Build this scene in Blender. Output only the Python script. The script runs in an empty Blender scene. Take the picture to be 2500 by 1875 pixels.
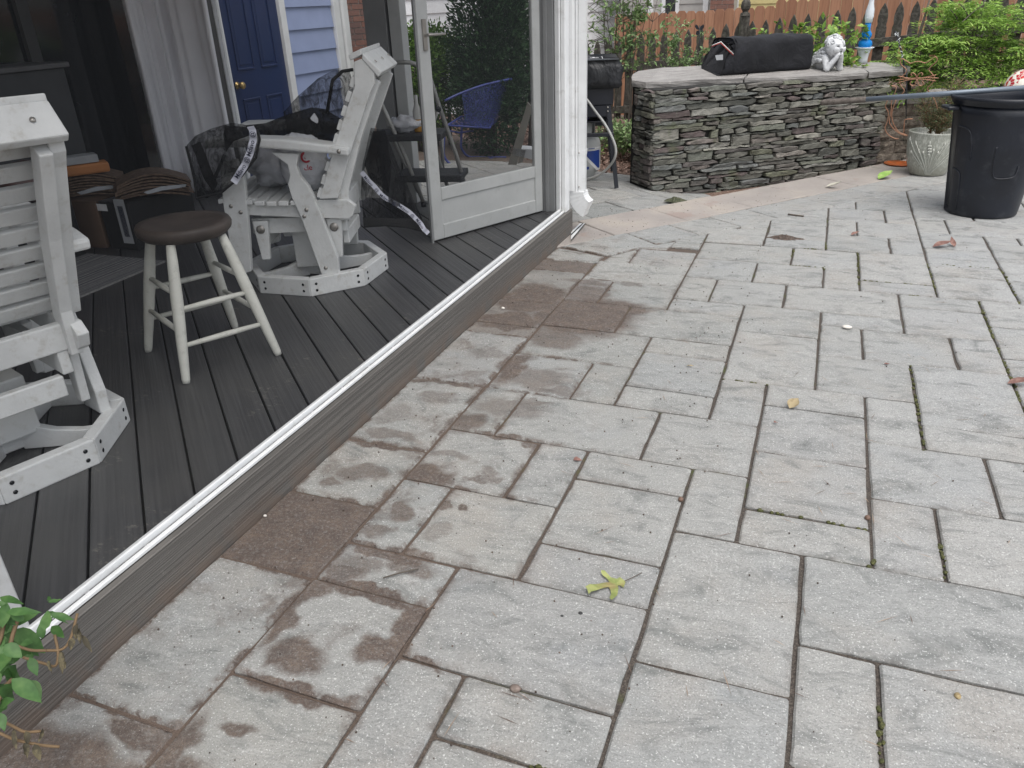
import bpy, bmesh, math, random
import numpy as np
from mathutils import Vector, Matrix
random.seed(7); rng = np.random.default_rng(7)
C = bpy.context.scene.collection
sc = bpy.context.scene
S = 1.42                                   # camera height above the patio, metres

# ------------------------------------------------------------------ camera
F_PX, PITCH, ROLL, YAW = 1893.413, 0.462346, -0.0400574, 0.382935
def cam_rot(p, r, y):
    Rb = np.array([[1, 0, 0], [0, 0, -1], [0, 1, 0.]])
    c, s = math.cos(-p), math.sin(-p); Rx = np.array([[1, 0, 0], [0, c, -s], [0, s, c]])
    c, s = math.cos(r), math.sin(r); Rz = np.array([[c, -s, 0], [s, c, 0], [0, 0, 1]])
    c, s = math.cos(y), math.sin(y); Ry = np.array([[c, -s, 0], [s, c, 0], [0, 0, 1]])
    return Ry @ Rb @ Rx @ Rz
RC = cam_rot(PITCH, ROLL, YAW)
cam = bpy.data.cameras.new('camera'); cam.sensor_width = 36; cam.lens = F_PX / 2500 * 36
cam.clip_start = 0.05; cam.clip_end = 600
co = bpy.data.objects.new('camera', cam); C.objects.link(co)
M = Matrix([[*RC[0], 0], [*RC[1], 0], [*RC[2], S], [0, 0, 0, 1]]); co.matrix_world = M
sc.camera = co

# ------------------------------------------------------------------ light: bright overcast
SUN_EL, SUN_AZ = math.radians(66), math.radians(140)
w = bpy.data.worlds.new('World'); sc.world = w; w.use_nodes = True
nt = w.node_tree; nt.nodes.clear()
sky = nt.nodes.new('ShaderNodeTexSky'); sky.sky_type = 'NISHITA'; sky.sun_disc = False
sky.sun_elevation = SUN_EL; sky.sun_rotation = SUN_AZ; sky.air_density = 1.0; sky.dust_density = 3.0
hs = nt.nodes.new('ShaderNodeHueSaturation'); hs.inputs['Saturation'].default_value = 0.32
bg = nt.nodes.new('ShaderNodeBackground'); bg.inputs['Strength'].default_value = 0.15
wo = nt.nodes.new('ShaderNodeOutputWorld')
nt.links.new(sky.outputs[0], hs.inputs['Color']); nt.links.new(hs.outputs[0], bg.inputs[0]); nt.links.new(bg.outputs[0], wo.inputs[0])
sl = bpy.data.lights.new('sun', 'SUN'); sl.energy = 0.9; sl.angle = math.radians(50); sl.color = (1, .96, .9)
so = bpy.data.objects.new('sun', sl); C.objects.link(so)
d = Vector((math.sin(SUN_AZ) * math.cos(SUN_EL), math.cos(SUN_AZ) * math.cos(SUN_EL), math.sin(SUN_EL)))
so.rotation_euler = d.to_track_quat('Z', 'Y').to_euler(); so.location = (0, 0, 20)
sc.view_settings.view_transform = 'Standard'; sc.view_settings.look = 'None'
sc.view_settings.gamma = 1; sc.view_settings.use_curve_mapping = False
sc.view_settings.exposure = 0.78

# ------------------------------------------------------------------ survey helpers (photo measurements -> metres)
def ray(px, py): return RC @ np.array([(px - 1250) / F_PX, -(py - 937.5) / F_PX, -1.0])
O = np.array([0, 0, S])
def G(px, py, z=0.0):
    dd = ray(px, py); return O + dd * ((z - S) / dd[2])
def PL(px, py, P0, n):
    dd = ray(px, py); n = np.array(n, float); return O + dd * ((n @ (np.array(P0) - O)) / (n @ dd))
def XP(px, py, x): return PL(px, py, (x, 0, 0), (1, 0, 0))
def YP(px, py, y): return PL(px, py, (0, y, 0), (0, 1, 0))
def AT(px, py, dist):                      # a point at a horizontal distance
    dd = ray(px, py); return O + dd * (dist / math.hypot(dd[0], dd[1]))
def dirv(deg): a = math.radians(deg); return np.array([math.cos(a), math.sin(a), 0.0])
UP = np.array([0, 0, 1.0])

# ------------------------------------------------------------------ mesh builder
class MB:
    def __init__(s): s.v = []; s.f = []; s.sm = []; s.mi = []
    def add(s, vs, fs, smooth=False, mi=0):
        o = len(s.v); s.v += [tuple(float(c) for c in p) for p in vs]
        for f in fs: s.f.append([o + i for i in f]); s.sm.append(smooth); s.mi.append(mi)
    def box(s, c, ax, half, mi=0):
        c = np.array(c, float); X, Y, Z = [np.array(a, float) * h for a, h in zip(ax, half)]
        vs = [c + i * X + j * Y + k * Z for k in (-1, 1) for j in (-1, 1) for i in (-1, 1)]
        s.add(vs, [(0, 2, 3, 1), (4, 5, 7, 6), (0, 1, 5, 4), (2, 6, 7, 3), (0, 4, 6, 2), (1, 3, 7, 5)], mi=mi)
    def abox(s, lo, hi, mi=0):
        lo, hi = np.array(lo, float), np.array(hi, float)
        s.box((lo + hi) / 2, np.eye(3), (hi - lo) / 2, mi)
    def beam(s, a, b, wd, ht, up=(0, 0, 1), mi=0):
        a, b = np.array(a, float), np.array(b, float); X = b - a; L = np.linalg.norm(X); X /= L
        Y = np.cross(up, X); Y /= np.linalg.norm(Y); Z = np.cross(X, Y)
        s.box((a + b) / 2, (X, Y, Z), (L / 2, wd / 2, ht / 2), mi)
    def prism(s, pts, vec, mi=0, smooth=False):
        pts = [np.array(p, float) for p in pts]; vec = np.array(vec, float); n = len(pts)
        nr = sum((np.cross(pts[i] - pts[0], pts[(i + 1) % n] - pts[0]) for i in range(n)), np.zeros(3))
        if nr @ vec > 0: pts = pts[::-1]
        s.add(pts + [p + vec for p in pts], [list(range(n)), list(range(2 * n - 1, n - 1, -1))] +
              [(i, n + i, n + (i + 1) % n, (i + 1) % n)[::1] for i in range(n)], mi=mi, smooth=smooth)
    def tube(s, pts, r, n=8, cap=True, smooth=True, mi=0, closed=False):
        pts = [np.array(p, float) for p in pts]; m = len(pts)
        rs = [r] * m if not hasattr(r, '__len__') else list(r)
        T = []
        for i in range(m):
            a = pts[(i - 1) % m if closed else max(i - 1, 0)]; b = pts[(i + 1) % m if closed else min(i + 1, m - 1)]
            t = b - a; T.append(t / (np.linalg.norm(t) + 1e-9))
        ref = np.array([0, 0, 1.]) if abs(T[0][2]) < .9 else np.array([1., 0, 0])
        U = np.cross(T[0], ref); U /= np.linalg.norm(U); vs = []
        for i in range(m):
            U = U - T[i] * (U @ T[i]); U /= np.linalg.norm(U); V = np.cross(T[i], U)
            for k in range(n):
                a = 2 * math.pi * k / n; vs.append(pts[i] + rs[i] * (math.cos(a) * U + math.sin(a) * V))
        fs = []
        for i in range(m if closed else m - 1):
            j = (i + 1) % m
            for k in range(n): fs.append((i * n + k, i * n + (k + 1) % n, j * n + (k + 1) % n, j * n + k))
        s.add(vs, fs, smooth, mi)
        if cap and not closed:
            o = len(s.v) - len(vs)
            s.f.append([o + k for k in range(n)][::-1]); s.sm.append(False); s.mi.append(mi)
            s.f.append([o + (m - 1) * n + k for k in range(n)]); s.sm.append(False); s.mi.append(mi)
    def lathe(s, prof, c, n=28, mi=0, smooth=True, ax=None):
        c = np.array(c, float); X, Y, Z = ax if ax is not None else np.eye(3)
        vs = []
        for r, z in prof:
            for k in range(n):
                a = 2 * math.pi * k / n; vs.append(c + r * math.cos(a) * np.array(X) + r * math.sin(a) * np.array(Y) + z * np.array(Z))
        fs = []
        for i in range(len(prof) - 1):
            for k in range(n): fs.append((i * n + k, i * n + (k + 1) % n, (i + 1) * n + (k + 1) % n, (i + 1) * n + k))
        s.add(vs, fs, smooth, mi)
    def sphere(s, c, r, n=12, m=8, mi=0, sc3=(1, 1, 1), ax=None, jit=0):
        prof = []; c = np.array(c, float); X, Y, Z = ax if ax is not None else np.eye(3); vs = []; fs = []
        for i in range(m + 1):
            th = math.pi * i / m
            for k in range(n):
                a = 2 * math.pi * k / n; q = 1 + (random.uniform(-jit, jit) if 0 < i < m else 0)
                p = r * q * np.array([math.sin(th) * math.cos(a) * sc3[0], math.sin(th) * math.sin(a) * sc3[1], math.cos(th) * sc3[2]])
                vs.append(c + p[0] * np.array(X) + p[1] * np.array(Y) + p[2] * np.array(Z))
        for i in range(m):
            for k in range(n): fs.append((i * n + k, (i + 1) * n + k, (i + 1) * n + (k + 1) % n, i * n + (k + 1) % n))
        s.add(vs, fs, True, mi)
    def mesh(s, name, mats, bevel=0, seg=1):
        me = bpy.data.meshes.new(name); me.from_pydata(s.v, [], s.f)
        me.polygons.foreach_set('use_smooth', s.sm); me.polygons.foreach_set('material_index', s.mi)
        for m_ in (mats if isinstance(mats, (list, tuple)) else [mats]): me.materials.append(m_)
        bm = bmesh.new(); bm.from_mesh(me); bmesh.ops.remove_doubles(bm, verts=bm.verts, dist=1e-6)
        bmesh.ops.recalc_face_normals(bm, faces=bm.faces)
        if bevel:
            es = [e for e in bm.edges if len(e.link_faces) == 2 and e.calc_face_angle(0) > 0.5]
            bmesh.ops.bevel(bm, geom=es, offset=bevel, segments=seg, affect='EDGES', clamp_overlap=True, profile=.5)
        bm.to_mesh(me); bm.free(); me.update(); return me
    def build(s, name, mats, parent=None, bevel=0, seg=1, **kw):
        return link(name, s.mesh(name, mats, bevel, seg), parent, **kw)
def link(name, me, parent=None, **kw):
    o = bpy.data.objects.new(name, me); C.objects.link(o)
    if parent is not None:
        o.parent = parent; o.matrix_parent_inverse = PINV.get(parent.name, Matrix())
    for k, v in kw.items(): o[k] = v
    PINV[o.name] = Matrix()
    return o
PINV = {}
def thing(name, label, cat, loc=(0, 0, 0), group=None):
    o = bpy.data.objects.new(name, None); C.objects.link(o); o.location = tuple(float(c) for c in loc); o.empty_display_size = .1
    o['label'] = label; o['category'] = cat
    if group: o['group'] = group
    PINV[o.name] = Matrix.Translation(o.location).inverted()
    return o
def sub(parent_obj):                                      # a mesh part becomes the parent of sub-parts modelled in world space
    return parent_obj
def tag(o, label, cat, group=None):
    o['label'] = label; o['category'] = cat
    if group: o['group'] = group
    return o
def struct(o): o['kind'] = 'structure'; return o
def stuff(o): o['kind'] = 'stuff'; return o
def raw(name, vs, fs, mat, parent=None, smooth=False, **kw):
    me = bpy.data.meshes.new(name); me.from_pydata([tuple(map(float, p)) for p in vs], [], fs)
    if smooth: me.polygons.foreach_set('use_smooth', [True] * len(me.polygons))
    me.materials.append(mat); me.update(); return link(name, me, parent, **kw)

# ------------------------------------------------------------------ materials
MATS = {}
class NB:
    def __init__(s, name):
        s.m = bpy.data.materials.new(name); s.m.use_nodes = True; s.t = s.m.node_tree; s.b = s.t.nodes['Principled BSDF']
        s.out = s.t.nodes['Material Output']; MATS[name] = s.m
    def n(s, typ, ins=None, **kw):
        q = s.t.nodes.new(typ)
        for k, v in kw.items(): setattr(q, k, v)
        for k, v in (ins or {}).items():
            i = q.inputs[k]
            if isinstance(v, bpy.types.NodeSocket): s.t.links.new(v, i)
            else: i.default_value = v
        return q
    def set(s, k, v):
        i = s.b.inputs[k]
        if isinstance(v, bpy.types.NodeSocket): s.t.links.new(v, i)
        else: i.default_value = v
    def pos(s): return s.n('ShaderNodeNewGeometry').outputs['Position']
    def obj(s): return s.n('ShaderNodeTexCoord').outputs['Object']
    def rnd(s): return s.n('ShaderNodeObjectInfo').outputs['Random']
    def mapv(s, v, sc3=(1, 1, 1), rot=(0, 0, 0), loc=(0, 0, 0)):
        return s.n('ShaderNodeMapping', {'Vector': v, 'Scale': sc3, 'Rotation': rot, 'Location': loc}).outputs[0]
    def noise(s, v, scale, detail=3, rough=.55, dist=0):
        return s.n('ShaderNodeTexNoise', {'Vector': v, 'Scale': scale, 'Detail': detail, 'Roughness': rough, 'Distortion': dist}).outputs['Fac']
    def ramp(s, f, stops, interp='LINEAR'):
        q = s.n('ShaderNodeValToRGB', {'Fac': f}); cr = q.color_ramp; cr.interpolation = interp
        while len(cr.elements) < len(stops): cr.elements.new(.5)
        for e, (p, c) in zip(cr.elements, stops): e.position = p; e.color = (*c, 1) if len(c) == 3 else c
        return q.outputs[0]
    def rng(s, f, a, b, c=0, d=1):
        return s.n('ShaderNodeMapRange', {'Value': f, 'From Min': a, 'From Max': b, 'To Min': c, 'To Max': d}, interpolation_type='SMOOTHSTEP').outputs[0]
    def math(s, op, a, b=0.0, c=None):
        q = s.n('ShaderNodeMath', operation=op)
        for i, v in enumerate((a, b) if c is None else (a, b, c)):
            if isinstance(v, bpy.types.NodeSocket): s.t.links.new(v, q.inputs[i])
            else: q.inputs[i].default_value = v
        return q.outputs[0]
    def mix(s, f, a, b, mode='MIX'):
        q = s.n('ShaderNodeMix', data_type='RGBA', blend_type=mode)
        for i, v in ((0, f), (6, a), (7, b)):
            if isinstance(v, bpy.types.NodeSocket): s.t.links.new(v, q.inputs[i])
            else: q.inputs[i].default_value = v if i == 0 else ((*v, 1) if len(v) == 3 else v)
        return q.outputs[2]
    def bump(s, h, dist, strength=1.0):
        q = s.n('ShaderNodeBump', {'Height': h, 'Distance': dist, 'Strength': strength}); s.set('Normal', q.outputs[0])
def simple(name, col, rough=.6, metal=0, var=.12, scale=6, bump=0, bscale=60, dirt=None):
    b = NB(name); p = b.obj()
    f = b.noise(p, scale, 4)
    c = b.mix(b.rng(f, .3, .7), tuple(x * (1 - var) for x in col), tuple(min(1, x * (1 + var)) for x in col))
    if dirt:
        c = b.mix(b.math('MULTIPLY', b.rng(b.noise(p, scale * 2.3, 5, .7), .52, .75), dirt[1]), c, dirt[0])
    b.set('Base Color', c); b.set('Roughness', rough); b.set('Metallic', metal)
    if bump: b.bump(b.noise(p, bscale, 3), bump)
    return b.m
# ================================================================== material library
def paver_mat():
    b = NB('paver_stone'); p = b.pos(); r = b.rnd(); x0_ = b.n('ShaderNodeSeparateXYZ', {'Vector': p}).outputs[0]
    wob = b.n('ShaderNodeTexNoise', {'Vector': p, 'Scale': 9.0, 'Detail': 4.0}).outputs['Color']
    pd = b.n('ShaderNodeVectorMath', {0: wob, 1: (.5, .5, .5)}, operation='SUBTRACT').outputs[0]
    pd = b.n('ShaderNodeVectorMath', {0: pd, 'Scale': .16}, operation='SCALE').outputs[0]
    pw = b.n('ShaderNodeVectorMath', {0: p, 1: pd}, operation='ADD').outputs[0]
    off = b.n('ShaderNodeCombineXYZ', {'X': b.math('MULTIPLY', r, 37.0), 'Y': b.math('MULTIPLY', r, 71.0)}).outputs[0]
    po = b.n('ShaderNodeVectorMath', {0: p, 1: off}, operation='ADD').outputs[0]
    c = b.ramp(r, [(0, (.278, .280, .272)), (.25, (.32, .32, .30)), (.5, (.285, .293, .285)), (.75, (.33, .325, .30)), (1, (.25, .258, .246))])
    c = b.mix(b.rng(x0_, -1.2, 2.0, 0, .6), c, (.410, .412, .410))
    warm = b.rng(b.noise(po, 2.6, 4, .6), .46, .72)
    c = b.mix(b.math('MULTIPLY', warm, .55), c, (.335, .31, .275))
    dark = b.rng(b.noise(b.mapv(po, (1, 1.9, 1)), 5.5, 8, .74, .8), .47, .70)
    c = b.mix(b.math('MULTIPLY', dark, .80), c, (.125, .134, .128))
    lt = b.rng(b.noise(b.mapv(po, (1, 1.6, 1), (0, 0, 0), (7, 3, 0)), 7.5, 7, .72, .5), .52, .72)
    c = b.mix(b.math('MULTIPLY', lt, .5), c, (.44, .435, .42))
    blue = b.rng(b.noise(po, 3.4, 3), .56, .75)
    c = b.mix(b.math('MULTIPLY', blue, .22), c, (.29, .315, .34))
    sp = b.noise(p, 230, 3, .7)
    c = b.mix(b.rng(sp, .46, .70, 0, .68), c, (.17, .17, .165))
    c = b.mix(b.rng(b.noise(p, 105, 4, .8), .53, .66, 0, .5), c, (.19, .19, .185))
    c = b.mix(b.rng(b.noise(p, 210, 2, .6), .59, .72, 0, .72), c, (.72, .72, .70))
    c = b.mix(b.rng(b.noise(p, 42, 4, .7), .66, .80, 0, .5), c, (.62, .61, .58))
    # spilled brown earth: stains along the deck
    x = b.n('ShaderNodeSeparateXYZ', {'Vector': p}).outputs[0]
    edge = b.n('ShaderNodeAttribute', attribute_name='edge').outputs['Fac']
    grad = b.rng(x, -1.50, -.30, 1, 0)
    nz = b.noise(pw, 5.5, 5, .65)
    m = b.math('MULTIPLY', b.math('MULTIPLY', b.rng(b.math('ADD', nz, b.math('MULTIPLY', grad, .12)), .60, .80), b.rng(x, -1.1, -.35, 1, 0)), .6)
    for (kx, jy, rx, ry, st) in BLOBS:
        q = b.n('ShaderNodeVectorMath', {0: pw, 1: (KX(kx), JY(jy), 0)}, operation='SUBTRACT').outputs[0]
        q = b.n('ShaderNodeVectorMath', {0: q, 1: (1 / (rx * MK), 1 / (ry * MJ), 0)}, operation='MULTIPLY').outputs[0]
        L = b.n('ShaderNodeVectorMath', {0: q}, operation='LENGTH').outputs[1]
        m = b.math('MAXIMUM', m, b.rng(L, .62, 1.22, st, 0))
    em = b.math('MULTIPLY', b.math('POWER', edge, 1.6), b.math('MULTIPLY', b.math('ADD', b.math('MULTIPLY', grad, 1.7), .30), b.rng(b.noise(pw, 11, 6, .7), .40, .64)))
    m = b.math('MAXIMUM', m, em)
    odirt = b.n('ShaderNodeSeparateColor', {'Color': b.n('ShaderNodeObjectInfo').outputs['Color']}).outputs[0]
    m = b.math('MAXIMUM', m, b.math('MULTIPLY', b.math('SUBTRACT', 1.0, odirt), b.rng(b.noise(pw, 8, 4), .18, .36)))
    m = b.math('MULTIPLY', b.math('MINIMUM', m, .93), b.rng(b.n('ShaderNodeSeparateXYZ', {'Vector': p}).outputs[1], 3.35 * S, 3.75 * S, 1, .12))
    m = b.math('MULTIPLY', m, b.rng(b.noise(p, 90, 4, .75), .25, .55, .55, 1))
    dc = b.ramp(b.noise(p, 16, 5, .7), [(.3, (.070, .050, .041)), (.5, (.104, .075, .060)), (.72, (.150, .108, .080))])
    dc = b.mix(b.rng(b.noise(p, 260, 2), .45, .7, 0, .7), dc, (.045, .034, .030))
    dc = b.mix(b.rng(b.noise(p, 340, 2), .66, .74, 0, .8), dc, (.42, .37, .33))
    c = b.mix(m, c, dc)
    b.set('Base Color', c); b.set('Roughness', b.rng(sp, .3, .7, .62, .85)); b.set('Specular IOR Level', .35)
    h = b.math('ADD', b.math('MULTIPLY', b.noise(b.mapv(po, (1, 2.0, 1)), 11, 6, .62, .8), 1.0), b.math('MULTIPLY', b.noise(p, 170, 4, .7), .24))
    b.bump(h, .012, .75); return b.m
M0X, M0Y = -.819, .709
def KX(k): return (M0X + .1266 * k) * S
def JY(j): return (M0Y + .1239 * j) * S
MK, MJ = .1266 * S, .1239 * S
BLOBS = [(-.9, 14.9, 1.15, 1.5, 1), (.9, 13.9, 1.6, 1.7, 1), (-.9, 13.0, 1.1, .8, 1), (.6, 12.2, .9, .7, .75), (1.8, 14.75, 1.0, .65, .9), (.5, 15.7, .7, .8, .8),
         (.25, 10.2, .34, 1.0, .9), (.9, 9.8, .8, .6, .6), (.25, 7.3, .4, .5, .8), (.45, 5.25, .65, .42, .92), (.35, 6.0, .5, .2, .5), (-.9, 5.95, 1.0, .16, .95),
         (-.8, 4.9, .6, .28, .7), (-1.2, 4.5, .18, .18, .7), (-.95, 6.4, .7, .2, .6), (.48, 4.05, .22, .42, .8), (.25, 3.3, .4, .2, .7), (.8, 2.92, .8, .16, .9), (.45, 2.55, .5, .26, .6),
         (1.0, 2.0, 1.05, .15, 1), (1.86, 1.55, .2, .7, 1), (1.78, .95, .36, .36, 1), (2.35, .98, .4, .09, 1), (.72, .55, .5, .34, .9), (.10, 1.25, .18, .85, .9),
         (1.0, -.02, 1.0, .14, 1), (.72, -.75, .24, .15, .9), (-1.1, -1.9, 1.0, .6, .9), (.1, -1.2, .3, .5, .9), (1.0, -2.0, 1.0, .14, .9), (.3, 2.3, .35, .3, .8), (1.3, 2.75, .5, .2, .7), (.25, 1.9, .3, .25, .9), (1.35, 3.7, .2, .3, .4), (.9, 8.2, .9, .5, .55), (1.5, 9.3, .8, .22, .6), (-.6, 10.7, .6, .3, .4), (-1.4, 7.2, .4, .5, .4), (-.8, 8.2, .5, .25, .5), (-.5, -1.15, .5, .2, .9), (.45, -1.75, .9, .42, .9), (-.2, -1.0, .25, .2, .8),
         (1.5, 5.65, .16, .22, .6), (1.33, 5.5, .12, .15, .7), (1.2, 4.45, .09, .13, .8), (1.5, 4.5, .1, .12, .9), (1.2, 8.6, .5, .15, .6), (-1, 8.9, 1.0, .12, .9),
         (1.2, 6.97, .5, .12, .9), (1.9, 6.9, .3, .1, .8), (.3, 16.7, .9, .35, .75), (1.6, 16.8, .5, .14, .5), (-.7, 19.6, .8, .1, .6), (.3, 19.4, .5, .12, .5)]
PAVER = paver_mat()
def sand_mat():
    b = NB('joint_sand'); p = b.pos()
    c = b.ramp(b.noise(p, 190, 3, .75), [(.3, (.028, .023, .02)), (.5, (.075, .062, .052)), (.70, (.17, .145, .12))])
    c = b.mix(b.rng(b.noise(p, 3.1, 4, .7), .57, .66), c, (.075, .085, .03))
    c = b.mix(b.rng(b.n('ShaderNodeSeparateXYZ', {'Vector': p}).outputs[0], -1.0, -.3, .7, 0), c, (.14, .10, .078))
    b.set('Base Color', c); b.set('Roughness', .95); b.bump(b.noise(p, 220, 3), .006); return b.m
SAND = sand_mat()
def band_mat():
    b = NB('border_stone'); p = b.pos(); r = b.rnd()
    c = b.ramp(b.noise(p, 1.7, 4), [(.35, (.285, .26, .24)), (.52, (.34, .308, .28)), (.68, (.40, .355, .305))])
    c = b.mix(b.rng(b.noise(p, 26, 5, .7), .5, .75, 0, .4), c, (.25, .21, .185))
    c = b.mix(b.rng(b.noise(p, 260, 3, .7), .5, .72, 0, .4), c, (.2, .17, .15))
    c = b.mix(b.rng(b.noise(b.mapv(p, (1, 1, 1), (0, 0, .8)), 3.2, 4), .58, .7, 0, .55), c, (.28, .205, .175))
    b.set('Base Color', c); b.set('Roughness', .85); b.bump(b.noise(p, 40, 6, .7), .006); return b.m
BAND = band_mat()
def deck_mat():
    b = NB('deck_composite'); p = b.pos(); r = b.rnd()
    q = b.mapv(p, (1, 1, 1), (0, 0, math.radians(43.4)))
    q = b.mapv(q, (1.2, 60, 1)); off = b.n('ShaderNodeCombineXYZ', {'X': b.math('MULTIPLY', r, 9.0)}).outputs[0]
    q = b.n('ShaderNodeVectorMath', {0: q, 1: off}, operation='ADD').outputs[0]
    f = b.noise(q, 1.6, 5, .6)
    c = b.mix(b.rng(f, .3, .72), (.046, .046, .048), (.078, .078, .080))
    c = b.mix(b.rng(b.noise(p, 2.2, 4), .4, .7, 0, .55), c, (.085, .083, .079))
    dust = b.math('MULTIPLY', b.rng(b.noise(p, 3.3, 5, .6), .57, .68), b.rng(b.noise(b.mapv(p, (1, 2.2, 1), (0, 0, .6)), 24, 6, .8), .52, .66))
    c = b.mix(b.math('MULTIPLY', dust, .6), c, (.30, .28, .24))
    b.set('Base Color', c); b.set('Roughness', .44); b.set('Specular IOR Level', .42); b.bump(f, .0022); return b.m
DECK = deck_mat()
def fascia_mat():
    b = NB('fascia_composite'); p = b.pos()
    q = b.mapv(p, (1, .35, 150))
    q = b.n('ShaderNodeVectorMath', {0: q, 1: b.n('ShaderNodeVectorMath', {0: b.n('ShaderNodeTexNoise', {'Vector': b.mapv(p, (1, 1.4, 1)), 'Scale': 3.0}).outputs['Color'], 'Scale': .55}, operation='SCALE').outputs[0]}, operation='ADD').outputs[0]
    f = b.noise(q, 1.5, 4, .6)
    c = b.mix(b.rng(f, .32, .66), (.080, .075, .069), (.150, .140, .128))
    c = b.mix(b.rng(b.noise(b.mapv(p, (1, 1, 1)), 13, 5, .8), .60, .74, 0, .45), c, (.24, .225, .205))
    z = b.n('ShaderNodeSeparateXYZ', {'Vector': p}).outputs[2]
    dm = b.math('MULTIPLY', b.rng(z, 0, .10, 1, 0), b.rng(b.noise(p, 9, 4), .35, .6))
    c = b.mix(b.math('MULTIPLY', dm, .7), c, (.15, .11, .085))
    b.set('Base Color', c); b.set('Roughness', .8); b.bump(f, .006); return b.m
FASCIA = fascia_mat()
WHITE_AL = simple('white_aluminium', (.74, .75, .75), .38, var=.05, dirt=((.45, .44, .41), .5))
SHADED_AL = simple('shaded_aluminium', (.50, .51, .50), .45, var=.05, dirt=((.34, .34, .32), .4))  # white-ish frame metal with its shade put into the colour
DARK_POST = simple('grey_post', (.24, .245, .245), .5, var=.06)
POLY = simple('white_poly_lumber', (.66, .67, .66), .5, var=.06, scale=9, bump=.0012, bscale=90, dirt=((.40, .37, .31), .55))
STEEL = simple('bolt_steel', (.38, .36, .33), .4, .8)
def screen_mat(name, t, col):
    b = NB(name); tr = b.n('ShaderNodeBsdfTransparent'); df = b.n('ShaderNodeBsdfDiffuse', {'Color': (*col, 1)})
    mx = b.n('ShaderNodeMixShader', {0: t, 1: df.outputs[0], 2: tr.outputs[0]}); b.t.links.new(mx.outputs[0], b.out.inputs[0]); return b.m
SCREEN = screen_mat('porch_screen', .80, (.035, .037, .040))
SCREEN2 = screen_mat('door_screen', .70, (.035, .037, .040))
def net_mat(name, t0, t1):
    b = NB(name); p = b.pos(); f = b.noise(b.mapv(p, (1, 1, .35), (.4, .7, .2)), 26, 5, .7, 1.5); g = b.noise(p, 7, 3)
    t = b.math('MULTIPLY', b.rng(f, .34, .62, t0, t1), b.rng(g, .3, .65, .55, 1.15))
    tr = b.n('ShaderNodeBsdfTransparent'); df = b.n('ShaderNodeBsdfDiffuse', {'Color': (.012, .012, .013, 1)})
    mx = b.n('ShaderNodeMixShader', {0: t, 1: df.outputs[0], 2: tr.outputs[0]}); b.t.links.new(mx.outputs[0], b.out.inputs[0]); return b.m
NETTING = net_mat('black_netting', .12, .48)
NET_DARK = net_mat('black_netting_folded', .0, .14)
BLACK_CLOTH = simple('black_webbing', (.012, .012, .013), .8)
VINYL_BLUE = simple('blue_siding', (.27, .325, .50), .5, var=.04)
BLUE_DOOR = simple('blue_door_paint', (.014, .027, .085), .38, var=.08, scale=3)
TRIM = simple('white_trim', (.66, .67, .67), .5, var=.05)
WHITE_SIDING = simple('white_siding', (.84, .85, .86), .5, var=.04, dirt=((.55, .56, .55), .3))
GREY_SIDING = simple('grey_siding', (.36, .35, .33), .6, var=.05)
YELLOW_SIDING = simple('yellow_siding', (.58, .50, .24), .6, var=.05)
ROOFING = simple('roof_shingle', (.09, .085, .08), .9, var=.2, scale=20)
def brick_mat():
    b = NB('red_brick'); r = b.rnd(); c = b.ramp(r, [(0, (.16, .075, .055)), (.5, (.20, .10, .075)), (1, (.12, .07, .06))])
    c = b.mix(b.rng(b.noise(b.pos(), 40, 4), .4, .7, 0, .5), c, (.09, .06, .05)); b.set('Base Color', c); b.set('Roughness', .9); return b.m
BRICK = brick_mat(); MORTAR = simple('mortar', (.34, .31, .28), .9)
GLASS_DARK = simple('dark_glass', (.012, .014, .016), .08, var=.2)
ROOM_DARK = simple('dim_wall', (.05, .05, .05), .8)
CEIL = simple('porch_ceiling', (.45, .45, .44), .7)
BRASS = simple('aged_brass', (.42, .30, .13), .35, .9)
CURTAIN = simple('grey_white_curtain', (.84, .84, .87), .85, var=.04, scale=3)
RUBBER = simple('black_plastic', (.007, .0092, .0155), .42, var=.25, scale=4, bump=.0008, bscale=150, dirt=((.045, .048, .056), .5))
CARD = simple('brown_cardboard', (.115, .07, .045), .8); CARD_DK = simple('black_carton', (.012, .012, .013), .5)
LABEL = simple('white_label', (.6, .6, .6), .6); LABEL_GREY = simple('grey_label', (.32, .33, .34), .6); INK = simple('dark_print', (.02, .025, .06), .6)
WOODSEAT = simple('brown_wood_seat', (.062, .048, .040), .55, var=.3, scale=8)
CHIPPED = simple('chipped_white_paint', (.62, .62, .56), .55, var=.06, scale=12, dirt=((.20, .18, .15), .35))
def twotone(name, c1, c2, sc=30, lo=.45, hi=.6, rough=.8, bump=0, det=5, third=None):
    b = NB(name); p = b.obj(); c = b.mix(b.rng(b.noise(p, sc, det, .65), lo, hi), c1, c2)
    if third: c = b.mix(b.rng(b.noise(p, sc * .37, 4), .55, .7, 0, .7), c, third)
    b.set('Base Color', c); b.set('Roughness', rough)
    if bump: b.bump(b.noise(p, sc * 2.5, 4), bump)
    return b.m
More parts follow.
